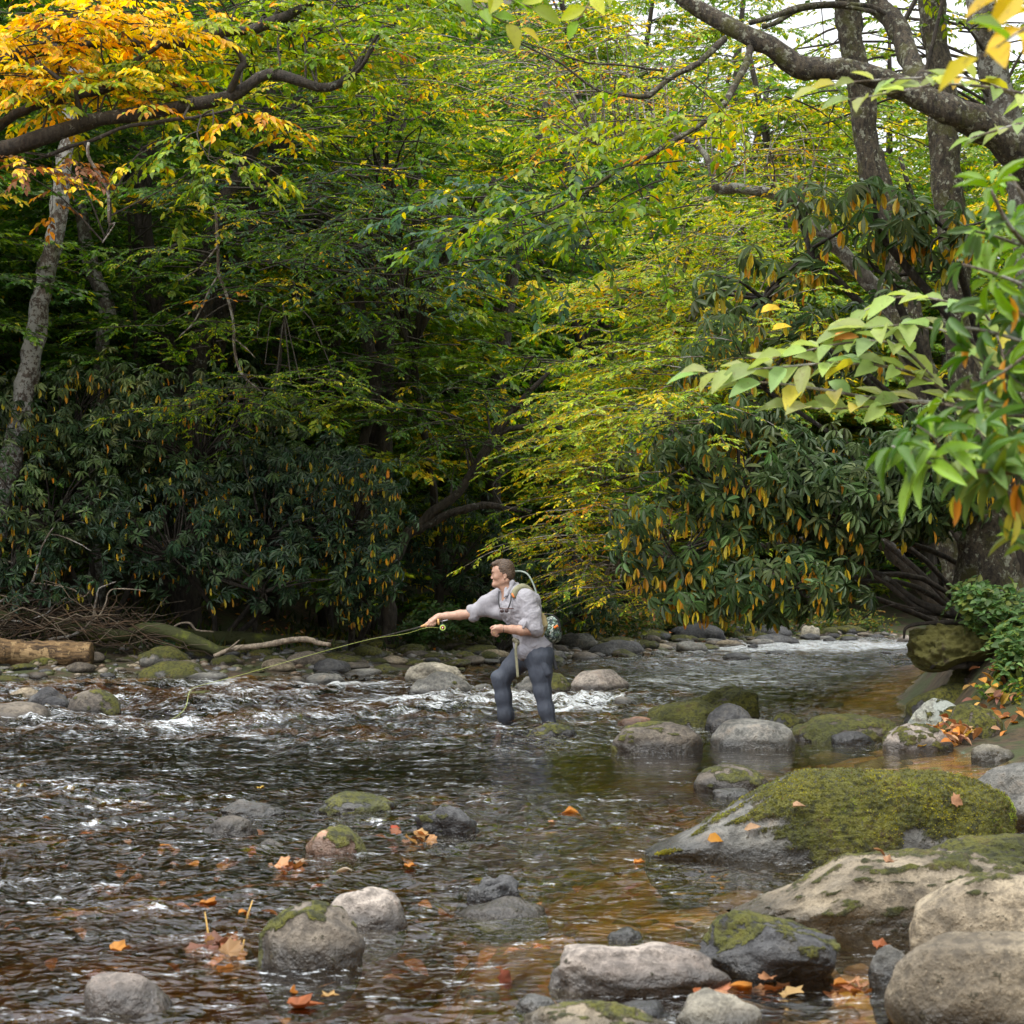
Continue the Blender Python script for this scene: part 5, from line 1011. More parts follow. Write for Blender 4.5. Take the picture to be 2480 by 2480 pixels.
log('fallen_tree', 'long dark mossy trunk lying flat behind the driftwood branch', [(430, 1540, 25.7, 16), (560, 1545, 25.7, 17), (640, 1548, 25.7, 15), (705, 1550, 25.7, 9)], M_LOGMOSS, 720, extra=[[(558, 1540, 25.5, 4), (562, 1520, 25.5, 2)]])
log('driftwood_branch', 'bare tan driftwood branch lying on the mossy cobbles', [(520, 1590, 23.5, 5), (560, 1574, 23.5, 6), (610, 1566, 23.5, 7), (690, 1553, 23.5, 7), (750, 1550, 23.5, 7), (770, 1556, 23.5, 6), (800, 1561, 23.4, 5)], M_DRIFT, 730, cat='driftwood', seg=9, n=30, wob=.02,
    extra=[[(545, 1580, 23.5, 3), (566, 1562, 23.4, 2), (580, 1550, 23.4, 1)], [(570, 1575, 23.4, 3), (590, 1562, 23.3, 1.2)]])
log('driftwood_stick', 'thin arched dead stick above the long dark trunk', [(410, 1527, 24.7, 2.5), (430, 1510, 24.7, 2.5), (460, 1508, 24.7, 3), (478, 1525, 24.7, 2.5), (520, 1530, 24.7, 2)], M_DRIFT, 731, cat='driftwood', seg=6, n=20)
log('floating_stick', 'straight yellow-tan stick floating at the left edge below the log', [(-20, 1637, 23.3, 4), (40, 1637, 23.3, 4), (80, 1636, 23.3, 3)], plain('stick_tan', (.4, .25, .1), .6), 732, cat='stick', seg=6, n=8, bump=.05)
# dead branches of the brush pile
BR_ = [[(-60, 1480, 24.7, 3.0), (10, 1450, 24.6, 3.4), (75, 1411, 24.5, 3.4), (92, 1350, 24.5, 3.0), (108, 1310, 24.4, 2.2), (130, 1280, 24.4, 1.9)],
       [(75, 1411, 24.5, 2.2), (130, 1418, 24.5, 2.2), (180, 1430, 24.5, 2.2), (203, 1444, 24.5, 1.9), (218, 1425, 24.5, 1.5), (225, 1404, 24.5, 1.1)],
       [(120, 1550, 24.4, 3.8), (180, 1535, 24.4, 3.8), (220, 1508, 24.4, 3.4), (232, 1450, 24.4, 2.6), (242, 1425, 24.4, 2.2), (283, 1412, 24.4, 1.5)],
       [(220, 1508, 24.4, 2.2), (250, 1480, 24.4, 2.2), (262, 1435, 24.4, 1.9), (300, 1425, 24.4, 1.5), (355, 1432, 24.4, 1.1)],
       [(125, 1294, 24.5, 1.9), (180, 1308, 24.5, 1.9), (222, 1334, 24.5, 1.1)],
       [(10, 1364, 24.7, 3.0), (50, 1358, 24.7, 3.0), (96, 1342, 24.7, 2.2)],
       [(-20, 1505, 24.5, 2.2), (60, 1502, 24.4, 2.2), (110, 1485, 24.4, 1.9), (160, 1445, 24.4, 1.5)]]
BL = ['pale dead branch rising steeply from the brush pile at the left edge', 'grey crooked dead branch branching right in the brush pile', 'tan curved dead branch standing out in front of the brush pile', 'thin lichen-tufted dead branch at the right side of the brush pile', 'thin bare twig pointing right high above the brush pile', 'short brown broken branch jutting in at the left edge', 'low pale stick lying across the front of the brush pile']
for i, (L, lb) in enumerate(zip(BR_, BL)):
    P, r = pxpath(L, 22); P = P+np.c_[perlin(P*5, i), perlin(P*5, i+1), perlin(P*5, i+2)]*.03
    V, F = tube(P, r, 6, True, .15, 20, i); o = obj('dead_branch', V, F, M_TWIG if i % 2 == 0 else M_DRIFT, origin=P[0]); tag(o, lb, 'branch')
rs = np.random.RandomState(31); acc = Acc()
for i in range(300):
    u = rs.uniform(-60, 370)*1.0; v = rs.normal(1508, 26)+(u > 250)*25; v = min(v, 1560); D = rs.uniform(23.9, 25.4); p = W(u, v, D); p[2] = max(p[2], gz(p[0], p[1])+.02)
    a = rs.uniform(-.6, .6)+(3.14 if rs.rand() < .5 else 0); d = np.array([math.cos(a), rs.normal(0, .4), rs.normal(.1, .45)]); L = rs.uniform(.25, 1.1)
    P = curve(p, d, L, 0, .1, 6, .35, rs); V, F = tube(P, np.linspace(rs.uniform(.004, .012), .003, 6), 4, caps=False); c = [(.06, .042, .028), (.15, .12, .085), (.03, .022, .016), (.10, .065, .04)][rs.randint(4)]; acc.add(V, F, c)
M_COLR = leaf_mat('brush_sticks', .8, .0, .2)
tag(accobj('brush_pile', acc, M_COLR), 'tangle of dead sticks and twigs heaped on the left bank above the log', 'brush pile', kind='stuff')
# hanging dead twigs in front of the dark forest
for lb, Ls in [('long forked dead twig hanging before the dark forest, left of centre', [[(520, 500, 24, 3), (526, 560, 24, 4), (528, 640, 24, 4), (530, 665, 24, 4), (545, 700, 24, 4), (556, 740, 24, 4), (566, 790, 24, 4), (570, 860, 24, 4), (590, 910, 24, 3), (640, 955, 24, 2)], [(528, 665, 24, 3), (500, 720, 24, 3), (470, 780, 24, 2), (435, 815, 24, 1.5)], [(566, 820, 24, 2), (600, 850, 24, 2), (617, 868, 24, 1.5)], [(526, 600, 24, 2.5), (480, 650, 24, 2), (430, 680, 24, 1.5)]]),
                ('short dead twig hanging below the orange leaves', [[(215, 345, 20.6, 3.5), (215, 380, 20.6, 4), (245, 430, 20.6, 4), (262, 470, 20.6, 3.5), (266, 545, 20.6, 3), (280, 540, 20.6, 2), (247, 588, 20.6, 1.5)]])]:
    P0, _ = pxpath(Ls[0], 10); t = empty('dead_twig', P0[0], lb, 'twig')
    for i, L in enumerate(Ls): branch_obj('twig', L, M_TWIG, t, n=20, seg=5, seed=i+60, wob=.015)
# ------------------------------------------------------------------ right bank: root ledge, leafy plants, leaf pile
M_LEDGE = bark_mat('mossy_earth', (.02, .014, .009), (.075, .05, .03), (.09, .09, .02), .4, .6, 5, (1, 1, 1), (.085, .08, .014))
t = empty('root_ledge', W(2290, 1600, 15.2), 'overhanging root ledge with moss, dark hollow beneath, on the right bank', 'roots')
lo_, hi_ = W(2200, 1790, 15.8), W(2560, 1490, 14.4); bb_ = SDF((2.9, 14.0, -.15), (hi_[0], 16.0, .95), .013)
for (u, v, ru, rv, D, rd) in [(2330, 1562, 120, 48, 15.0, .5), (2270, 1588, 58, 42, 14.95, .38), (2420, 1580, 120, 70, 15.3, .5), (2400, 1660, 70, 70, 15.2, .4), (2345, 1668, 34, 60, 15.1, .26), (2480, 1680, 90, 90, 14.9, .5), (2420, 1740, 60, 60, 14.6, .35), (2300, 1700, 60, 30, 15.2, .3)]:
    bb_.ell(W(u, v, D), (ru/FPX*D, rd, rv/FPX*D), .06)
bb_.ell(W(2308, 1640, 14.75), (.085, .25, .06), .03, 's'); bb_.ell(W(2385, 1700, 14.6), (.05, .3, .10), .03, 's')
V, F = bb_.mesh(); n_ = norm(V-W(2400, 1640, 15.3)); V = V+n_*(.085*fbm(V*np.array([5, 5, 8]), 4, 33)+.03*perlin(V*22, 34))[:, None]; obj('earth_and_moss', V, F, M_LEDGE, t)
for i, L in enumerate([[(2390, 1598, 14.75, 16), (2330, 1606, 14.7, 13), (2280, 1596, 14.72, 11), (2250, 1590, 14.8, 8)], [(2340, 1612, 14.68, 8), (2300, 1610, 14.68, 7), (2268, 1604, 14.7, 6), (2252, 1616, 14.75, 4)], [(2370, 1552, 14.8, 8), (2320, 1546, 14.75, 7), (2275, 1562, 14.75, 6), (2248, 1582, 14.8, 3)], [(2345, 1640, 14.8, 9), (2350, 1680, 14.8, 8), (2340, 1730, 14.8, 6)]]):
    branch_obj('root', L, M_BARK, t, n=26, seg=10, bump=.45, bf=14, seed=800+i, wob=.03)
def clump(name, label, regs, seed, pal, leaf=.05, per=9, tmpl=L_OVATE, ratio=.7, stem=.25, kind=None, mat=M_LEAF, npar=0, cat='plant'):
    rs = np.random.RandomState(seed); c0 = W(regs[0][0], regs[0][1]+regs[0][3], regs[0][4]); t = empty(name, c0, label, cat); lv = Leaves(); tw = Acc()
    for rg in regs:
        for _ in range(rg[6]):
            p = rpt(rg, rs); d = norm(np.array([rs.normal(-.2, .6), rs.normal(-.5, .4), rs.uniform(.0, 1)])); b = p-d*stem; V, F = tube(curve(b, d, stem, 0, .25, 5, .1, rs), np.linspace(.004, .0015, 5), 3, caps=False); tw.add(V, F, (.06, .10, .02))
            sprays(lv, b[None]+d*stem*.25, d[None], norm(np.array([[0, -.4, 1.]])+rs.normal(0, .2, (1, 3))), stem*.85, per, leaf, ratio, pick(pal, per, None, .18, rs).reshape(1, per, 3), rs, ang=62, droop=.3)
    build_leaves('foliage', lv, tmpl, mat, t, nparts=npar); o = accobj('stems', tw, M_COLR, t); o['kind'] = 'stuff'; return t
clump('leafy_plant', 'bright green toothed leafy plants spilling over the right bank above the root ledge', [(2425, 1475, 90, 65, 14.5, .35, 80), (2355, 1440, 55, 45, 14.6, .3, 34), (2470, 1570, 60, 90, 14.0, .35, 80), (2440, 1640, 50, 60, 13.9, .25, 34)], 820, [(.09, .17, .055), (.13, .22, .07), (.07, .13, .045), (.17, .22, .05)], leaf=.065, npar=300)
clump('leafy_plant', 'yellow flecked low plant hanging beneath the bright green ones on the right bank', [(2400, 1690, 40, 50, 13.9, .2, 18), (2460, 1690, 40, 60, 13.7, .2, 24)], 821, [(.06, .13, .03), (.3, .3, .03), (.10, .16, .03)], leaf=.05, npar=120)
clump('fern_bank', 'dark green undergrowth on the far bank behind the hand of the angler', [(1060, 1490, 70, 40, 28.3, .6, 130), (1180, 1500, 80, 35, 28.8, .6, 110), (1000, 1520, 60, 25, 27.8, .5, 60)], 822, [(.03, .075, .02), (.05, .11, .025), (.04, .06, .015)], leaf=.08, stem=.35, tmpl=L_SMALL, cat='undergrowth')
clump('undergrowth', 'mixed yellow and green undergrowth on the far bank above the gravel bar', [(1480, 1490, 120, 40, 33.5, .8, 170), (1700, 1480, 150, 50, 38, 1.0, 220), (1900, 1500, 130, 35, 41, 1.0, 170), (2080, 1500, 100, 35, 43, 1.0, 120)], 823, [(.05, .09, .02), (.10, .14, .025), (.18, .19, .03), (.035, .06, .02), (.22, .13, .03)], leaf=.10, stem=.5, tmpl=L_SMALL, cat='undergrowth')
clump('undergrowth', 'small rhododendron seedlings between the fallen trunks', [(365, 1512, 26, 12, 25.2, .2, 8), (420, 1556, 22, 9, 24.9, .2, 6), (455, 1530, 10, 8, 25, .1, 3)], 824, [(.03, .08, .04), (.05, .11, .05), (.08, .16, .03)], leaf=.10, stem=.15, per=7, ratio=.3, npar=40, cat='undergrowth')
# moss and grass cover on banks (uncountable)
acc = Acc(); n = 5200; s = rs.rand(n)*tot; lv = Leaves(); PP = []; 
for k in range(n):
    p0 = along(SUBL, s[k]); tng = along(SUBL, min(s[k]+.1, tot))-p0; nn = np.array([-tng[1], tng[0]])/max(1e-6, np.linalg.norm(tng)); PP.append(p0+nn*rs.uniform(1.6, 7))
PP = np.array(PP); zz_ = ground(PP)[0]; PP = np.c_[PP, zz_]; keep = perlin(PP*np.array([.7, .7, 0]), 60) > -.25; PP = PP[keep]; n = len(PP)
X = np.c_[rs.normal(0, .5, n), rs.normal(0, .5, n), np.ones(n)]
lv.add(PP, X, rs.normal(0, 1, (n, 3))*np.array([1, 1, .1]), rs.uniform(.08, .26, n), rs.uniform(.02, .05, n), pick([(.04, .075, .015), (.09, .10, .015), (.03, .05, .015), (.13, .12, .02)], n, None, .2, rs))
o = build_leaves('bank_grass', lv, L_SMALL, M_LEAF, None, kind='stuff'); o['label'] = 'grass, moss and seedlings covering the shaded far bank'; o['category'] = 'grass'
# fallen leaves
DL = [(.45, .20, .04), (.36, .13, .03), (.28, .10, .04), (.5, .28, .06), (.2, .09, .05), (.4, .24, .13)]
def litter(name, label, regs, n, seed, size=(.05, .1), tm=L_OVATE, ratio=.55, zoff=.02, pal=DL, flat=.35, mat=M_DEAD, water=False, cat='leaves'):
    rs = np.random.RandomState(seed); P = []
    for _ in range(n):
        rg = regs[rs.randint(len(regs))]; u = rg[0]+rs.normal()*rg[2]*.5; v = rg[1]+rs.normal()*rg[3]*.5; D = DW(max(v, 1540)); x = (u-1240)/FPX*D; z = 0.0 if water else max(gz(x, D), 0); P.append((x, D, z+zoff*rs.rand()*(1 if not water else .3)))
    P = np.array(P); a = rs.rand(n)*6.28; X = np.c_[np.cos(a), np.sin(a), rs.normal(0, flat, n)]; Z = np.c_[rs.normal(0, flat, n), rs.normal(0, flat, n)-.15, np.ones(n)]; l = rs.uniform(*size, n)
    lv = Leaves().add(P, X, Z, l, l*ratio, pick(pal, n, None, .2, rs)); o = build_leaves(name, lv, tm, mat, None, kind='stuff'); o['label'] = label; o['category'] = cat; return o
litter('leaf_pile', 'heap of curled orange brown leaves between the boulders at the right bank', [(2380, 1790, 110, 20), (2450, 1760, 60, 30), (2300, 1812, 60, 8)], 260, 900, (.07, .13), zoff=.14, flat=.6)
litter('bank_litter', 'scattered orange leaves among the far shore cobbles', [(300, 1600, 300, 12), (700, 1600, 300, 14), (1050, 1590, 250, 10), (1450, 1565, 250, 8)], 170, 901, (.08, .13), zoff=.12)
litter('sunken_leaves', 'orange and brown leaves lying under the shallow water in front', [(300, 2150, 500, 200), (700, 2300, 500, 160), (1200, 2250, 400, 150), (1900, 2330, 300, 60), (500, 2050, 500, 60)], 110, 902, (.04, .09), tm=L_OVATE, ratio=.7, flat=.25, pal=[(.30, .10, .03), (.2, .07, .03), (.36, .15, .05)])
bpy.data.objects['sunken_leaves'].location.z = -.06
litter('drifted_leaves', 'sodden brown leaves caught in the slack water against the front stones', [(1820, 2400, 90, 12), (2060, 2400, 70, 14), (540, 2300, 60, 30), (1590, 1760, 60, 6), (1000, 2030, 60, 12), (1950, 2215, 60, 8), (700, 2105, 60, 12)], 70, 903, (.04, .085), tm=L_MAPLE, ratio=.8, flat=.5, water=True, pal=[(.22, .09, .04), (.3, .13, .05), (.14, .06, .035), (.36, .2, .09)])
def dead_leaf(u, v, size, label, col, tm=L_MAPLE, ratio=1.0, z=None, on=None, rot=0, tilt=(0, 0), D=None, name='fallen_leaf', seed=0, up=.012):
    if on is not None: size *= .8; col = np.array(col)*np.array([.72, .68, .62])
    rs_ = np.random.RandomState(seed+int(u)); D = D or DW(v, 0.0 if z is None else z)
    if on is not None:                                   # on a rock: first surface point along the line of sight
        V, F, mk = on; pu = 1240+FPX*V[:, 0]/V[:, 1]; pv = HV+FPX*(CH-V[:, 2])/V[:, 1]; d = (pu-u)**2+(pv-v)**2; c = np.where(d < d.min()+60)[0]; i = c[np.argmin(V[c, 1])]; p = V[i]+np.array([0, -.012, .018])
    else: p = np.array([(u-1240)/FPX*D, D, (0.0 if z is None else z)+up])
    T, F = tm; T = T*np.array([size, size*ratio, size]); T = T-np.array([size*.4, 0, 0])
    T[:, :2] *= 1+rs_.normal(0, .13, (len(T), 1)); T[:, 2] += .55*np.abs(T[:, 1])*rs_.uniform(.2, 1.2)+.9*np.abs(T[:, 0])**1.5*rs_.uniform(-.8, .8)+rs_.normal(0, .03*size, len(T))
    M = Matrix.Rotation(rot, 3, 'Z') @ Matrix.Rotation(tilt[0], 3, 'X') @ Matrix.Rotation(tilt[1], 3, 'Y'); V = T@np.array(M).T+p
    fs = []
    for f in F: fs.append(f)
    me_o = obj(name, V, fs, M_DEAD, origin=p, col=np.array(col)*np.exp(rs_.normal(0, .15, (len(V), 1))))
    sol = me_o.modifiers.new('thickness', 'SOLIDIFY'); sol.thickness = .0012
    tag(me_o, label, 'leaf'); return me_o
O1, O2, O3, Y1 = (.55, .24, .03), (.48, .26, .12), (.38, .13, .04), (.55, .40, .05)
dead_leaf(1724, 2040, 0.098, 'golden orange leaf on the bare toe of the huge mossy boulder', (.58, .30, .03), on=(big and BIGM), L=None) if False else None
dead_leaf(1724, 2036, 0.090, 'golden orange leaf on the bare toe of the huge mossy boulder', (.58, .28, .03), tm=L_OVATE, ratio=.6, on=BIGM, tilt=(.9, -.1), rot=.1)
dead_leaf(1815, 2010, 0.083, 'pale tan curled leaf standing on the huge mossy boulder', (.5, .33, .2), tm=L_OVATE, ratio=.45, on=BIGM, tilt=(.9, -.5), rot=.2)
dead_leaf(1930, 1958, 0.068, 'small pinkish tan leaf in the upper middle of the huge mossy boulder', (.5, .32, .2), tm=L_OVATE, ratio=.5, on=BIGM, tilt=(.6, -.3))
dead_leaf(2312, 1945, 0.068, 'pinkish brown leaf on the moss near the right end of the huge boulder', (.45, .24, .13), on=BIGM, tilt=(1.0, .1), rot=.3)
dead_leaf(2145, 2098, 0.060, 'small tan leaf on top of the low grey slab', (.45, .25, .14), on=SLABM, tilt=(.3, .1), rot=.5)
dead_leaf(2130, 2068, 0.060, 'thin curled brown leaf where the slab meets the huge mossy boulder', (.4, .2, .08), tm=L_OVATE, ratio=.3, on=SLABM, tilt=(.2, .4))
FL = [(1950, 2212, .17, 'large orange leaf floating at the foot of the low grey slab', O1, 0, .05), (1795, 2405, .12, 'orange leaf cluster floating between the flat pinkish stone and the pale bottom stone', O1, .6, .2), (1750, 2432, .10, 'pinkish orange leaf floating just above the pale bottom stone', O2, 2, .1),
      (1855, 2388, .09, 'small pink brown leaf floating at the foot of the domed dark rock', O2, 1, .1), (2040, 2398, .12, 'orange leaf floating right of the domed dark rock', O1, .3, .2), (2085, 2405, .08, 'pale tan leaf floating beside the small round grey stone', O2, 1.4, .2), (2130, 2310, .09, 'dark orange leaf floating above the small round grey stone', O3, .5, .2),
      (1380, 1978, .20, 'large curled orange brown leaf floating in midstream above centre', O1, .1, .2), (1335, 2000, .06, 'small pale leaf floating below the large curled orange leaf', O2, .4, .1), (285, 2315, .11, 'bright orange leaf floating at lower left', (.62, .30, .05), .5, .15), (110, 1990, .07, 'orange leaf floating at the left, alone in dark water', O1, .3, .1),
      (1545, 2100, .07, 'orange leaf at the bare toe tip of the huge mossy boulder', O1, .2, .1), (795, 2430, .07, 'pale yellow leaf floating flat at the bottom', (.6, .42, .15), .1, .05), (710, 2412, .08, 'glowing orange leaf standing on edge in the water at the bottom', (.62, .25, .02), 1.2, 1.1), (1215, 2385, .11, 'dark red brown maple leaf standing up in the water at the bottom centre', (.25, .07, .03), 1.0, 1.2),
      (725, 2455, .12, 'wet red-orange leaf awash at the bottom edge', O3, .2, .1), (590, 2218, .07, 'orange leaf with an upright stalk left of the smooth tan pink stone', O1, .7, .2), (500, 2205, .13, 'orange leaf under a skin of water left of centre', O1, .2, .05), (990, 2110, .08, 'orange leaf floating between the midstream stones', O1, .2, .1),
      (835, 2118, .10, 'pale yellow white leaf floating below the rusty and mossy stone', (.55, .5, .35), 2.8, .1), (725, 2100, .08, 'brown leaf with white glint left of the pale floating leaf', (.4, .3, .18), .4, .2), (955, 2015, .07, 'red leaf plastered at the left foot of the rough dark rock', (.5, .09, .03), .3, .4), (400, 2060, .10, 'faded orange leaf in the ripples at left', O1, .3, .1),
      (630, 1918, .07, 'small yellow leaf riding the ripples above the flat grey midstream stone', Y1, .3, .1), (1690, 2420, .06, 'tiny brown leaf beside the pale bottom stone', O3, .3, .1), (2090, 1803, .10, 'orange leaf at the waterline before the slate stone of the row', O1, .2, .1), (2230, 1822, .14, 'yellow leaf strip floating at the foot of the stone row', Y1, .1, .1),
      (885, 1632, .09, 'yellow leaf floating left of the pale flat slab', Y1, .2, .1), (1475, 1740, .09, 'brown leaf caught left of the small flat reddish stone', O3, .3, .2), (1600, 1752, .09, 'rusty leaf standing between the stones of the row', O3, 1, .9), (1830, 1735, .12, 'pinkish brown leaf standing beside the slate coloured dome', O2, 1, 1.0)]
for i, (u, v, s, lb, c, rz, tl) in enumerate(FL): dead_leaf(u, v, s*.68, lb, np.array(c)*np.array([.68, .6, .6]), tm=L_MAPLE if i % 3 != 1 else L_LONG, ratio=.75 if i % 3 != 1 else .42, rot=rz, tilt=(tl, 0), seed=i, up=.03 if v < 1830 else .015)
for (u, v, D, s, lb, c) in [(1860, 757, 9, .10, 'bright yellow leaf falling through the air in front of the rhododendron', (.6, .42, .03)), (1885, 800, 9, .08, 'small thin yellow leaf falling below the bright yellow one', (.6, .45, .03)), (2040, 828, 6, .08, 'orange curled leaf caught above the pale green branch', (.5, .22, .05))]:
    dead_leaf(u, v, s, lb, c, tm=L_OVATE, ratio=.5, z=CH-(v-HV)/FPX*D, D=D, tilt=(.9, -.5), rot=.3)
# upright broken stalks in the water
for u, v, L, a, lb in [(512, 2288, .10, -.2, 'thin tan twig standing upright in the water at lower left'), (592, 2225, .06, .4, 'short yellow stalk standing in the water left of the tan pink stone'), (585, 2300, .03, .2, 'tiny yellow stalk left of the moss-rimmed stone')]:
    D = DW(v); p = np.array([(u-1240)/FPX*D, D, -.03]); V, F = tube(np.array([p, p+np.array([math.sin(a)*L*.5, 0, L*.5+.015]), p+np.array([math.sin(a)*L*1.1, .01, L+.03])]), [.004, .0035, .002], 6); tag(obj('upright_twig', V, F, plain('stalk', (.5, .3, .08)), origin=p), lb, 'twig')
# moss tufts on the huge boulder
V, F, mk = BIGM; rs = np.random.RandomState(8); A3 = V[F].mean(1); fn = norm(np.cross(V[F[:, 1]]-V[F[:, 0]], V[F[:, 2]]-V[F[:, 0]])); fm = mk[F].mean(1); cand = np.where((fm > .5) & (fn[:, 1] < .3) & (fn[:, 2] > -.3))[0]
sel = rs.choice(cand, min(len(cand), 30000)); n = len(sel); X = fn[sel]+rs.normal(0, .5, (n, 3)); cl = sstep(-.5, .5, fbm(A3[sel]*9, 3, 71))[:, None]
gr_ = sstep(0, .5, fbm(A3[sel]*3, 2, 75))[:, None]; C = (np.array([(.10, .10, .012)])*(1-cl)+(np.array([(.30, .27, .02)])*(1-gr_)+np.array([(.22, .30, .03)])*gr_)*cl)*np.exp(rs.normal(0, .25, (n, 1)))
br = (rs.rand(n) < .12); C[br] = (.14, .09, .03)
lv = Leaves().add(A3[sel]-fn[sel]*.004, X, rs.normal(0, 1, (n, 3)), rs.uniform(.005, .014, n), rs.uniform(.003, .008, n), C)
build_leaves('moss', lv, L_SMALL, M_DEAD, big, kind='stuff')
Y0 = 15.0
AROOT = W(1290, 1760, Y0); AROOT[2] = 0
angler = empty('person', (AROOT[0], Y0, 0), 'angler in grey shirt and slate trousers wading with a fly rod held out left', 'person')
def Q(u, v, dy=0.0): return np.array([(u-1240)/FPX*Y0, Y0+dy, CH-(v-HV)/FPX*Y0])
def skin_mat():
    m, t, out = mat_new('skin'); g = NG(t); pos = g.n('TexCoord').outputs['Object']; n = g.noise(pos, 35, 3)
    c = g.mix(g.rng(n, .3, .7), (.40, .225, .155, 1), (.48, .29, .205, 1)); p = g.n('BsdfPrincipled', Base_Color=c, Roughness=.5)
    p.inputs['Subsurface Weight'].default_value = .12; p.inputs['Subsurface Radius'].default_value = (.01, .004, .002); t.links.new(p.outputs[0], out.inputs[0]); return m
def cloth_mat(name, c1, c2, wetz=None, sc_=18, rough=.85):
    m, t, out = mat_new(name); g = NG(t); tc = g.n('TexCoord').outputs['Object']; pos = g.n('NewGeometry').outputs['Position']; n = g.noise(tc, sc_, 5, .6)
    mp = g.n('Mapping', Vector=tc); mp.inputs['Scale'].default_value = (1, 1, .35); mp.inputs['Rotation'].default_value = (0, .35, 0); fo = g.noise(mp.outputs[0], 22, 3, .5)
    c = g.mix(g.rng(n, .3, .7), c4(c1), c4(c2)); r = rough
    if wetz: z = g.n('SeparateXYZ', Vector=pos).outputs['Z']; wt = g.rng(g.math('ADD', z, g.math('MULTIPLY', n, .12)), wetz+.12, wetz-.02); c = g.mix(wt, c, c4([q*.38 for q in c1])); r = g.math('SUBTRACT', rough, g.math('MULTIPLY', wt, .35))
    p = g.n('BsdfPrincipled', Base_Color=c, Roughness=r); b = g.n('Bump', Strength=.55, Distance=.02, Height=fo); t.links.new(b.outputs[0], p.inputs['Normal']); t.links.new(p.outputs[0], out.inputs[0]); return m
M_SKIN = skin_mat(); M_SHIRT = cloth_mat('grey_shirt', (.27, .262, .285), (.33, .32, .345)); M_TROUS = cloth_mat('slate_trousers', (.030, .037, .054), (.046, .056, .076), wetz=.10, sc_=9, rough=.7)
M_STRAP = plain('khaki_webbing', (.22, .21, .13), .9); M_BLACK = plain('black_webbing', (.02, .02, .022), .7); M_KHAKI = plain('khaki_pack_cloth', (.24, .19, .09), .9)
# joints (photo pixels and depth offsets; negative is nearer the camera)
hd = Q(1216, 1384, -.01)
RS, RE, RW_ = Q(1206, 1447, .13), Q(1147, 1487, .17), Q(1062, 1494, .17)
LS, LE, LW_ = Q(1276, 1452, -.15), Q(1291, 1524, -.20), Q(1222, 1521, -.27)
chest, waist, hip = Q(1256, 1470, 0), Q(1284, 1535, 0), Q(1293, 1575, 0)
RH, LH = Q(1268, 1592, .09), Q(1304, 1590, -.08); RK, LK = Q(1216, 1644, .10), Q(1312, 1668, -.10); RA, LA = Q(1226, 1760, .12), Q(1334, 1768, -.11); 
RF, LF = Q(1200, 1812, .12), Q(1305, 1822, -.12)
b = SDF(Q(1015, 1345, -.36), Q(1375, 1345, .32), .0042) if False else SDF((Q(1020, 1400)[0], Y0-.36, -.24), (Q(1350, 1400)[0], Y0+.30, Q(0, 1346)[2]), .0055)
# head: cranium, face, jaw, nose, brow, lips, chin, ears
def head(b):
    b.ell(Q(1220, 1378, -.01), (.087, .074, .088), .02); b.ell(Q(1208, 1392, -.012), (.062, .060, .080), .025)
    b.ell(Q(1203.5, 1375, -.011), (.050, .056, .045), .02); b.ell(Q(1199, 1412, -.01), (.026, .030, .026), .02)
    b.cap(Q(1227, 1405, .035), Q(1199, 1415, 0), .022, .016, .03); b.cap(Q(1227, 1405, -.06), Q(1199, 1415, -.018), .022, .016, .03)
    b.ell(Q(1196.5, 1414, -.01), (.017, .018, .016), .02)                                         # chin
    b.cap(Q(1191, 1384, -.01), Q(1187.0, 1397.5, -.012), .006, .0085, .010)                       # nose bridge
    b.ell(Q(1187.5, 1398.5, -.012), (.010, .010, .008), .006); b.ell(Q(1189.5, 1399.5, -.024), (.007, .006, .006), .006); b.ell(Q(1189.5, 1399.5, .0), (.007, .006, .006), .006)
    b.cap(Q(1190, 1381, -.038), Q(1189.5, 1382, .015), .009, .009, .012)                          # brow
    b.ell(Q(1190, 1387, -.034), (.010, .012, .008), .008, 's'); b.ell(Q(1190, 1387, .014), (.010, .012, .008), .008, 's')
    b.ell(Q(1192, 1388, -.033), (.011, .012, .009), .003); b.ell(Q(1192, 1388, .012), (.011, .012, .009), .003)
    b.ell(Q(1201, 1396, -.045), (.022, .018, .018), .02)                                          # cheek
    b.cap(Q(1191.5, 1405.0, -.027), Q(1190.5, 1405.0, .005), .0055, .0055, .004); b.cap(Q(1192, 1408.6, -.025), Q(1191.2, 1408.6, .003), .006, .006, .004)
    b.cap(Q(1190.0, 1406.8, -.03), Q(1189.5, 1406.8, .008), .0022, .0022, .003, 's')
    for s_ in (-1, 1):
        y = -.01+s_*.071; b.ell(Q(1223.5, 1393, y), (.016, .009, .027), .006, rot=('Y', .2)); b.ell(Q(1222.5, 1393, y+s_*.008), (.008, .006, .016), .004, 's', rot=('Y', .2)); b.ell(Q(1221, 1400, y), (.007, .006, .007), .006)
head(b)
b.cap(Q(1222, 1405, 0), Q(1240, 1436, 0), .052, .060, .03)                                       # neck
b.cap(Q(1207, 1416, -.02), Q(1222, 1432, -.02), .014, .02, .03)
b.cap(RS, LS, .055, .06, .05); b.ell(chest, (.12, .16, .15), .06, rot=('Y', .25)); b.cap(chest, waist, .11, .105, .06, sq=(1, .8, 1)); b.ell(hip, (.12, .15, .11), .05)
b.path([RS, RE], [.05, .042], .03); b.path([RE, Q(1112, 1490, .17), Q(1080, 1493, .17), RW_], [.040, .038, .030, .026], .02, sq=None)
b.path([LS, LE], [.052, .043], .03); b.path([LE, Q(1262, 1525, -.23), Q(1240, 1523, -.25), LW_], [.043, .041, .033, .027], .02)
b.path([RH, RK, RA, RF], [.085, .060, .045, .035], .03); b.path([LH, LK, LA, LF], [.088, .062, .045, .035], .03)
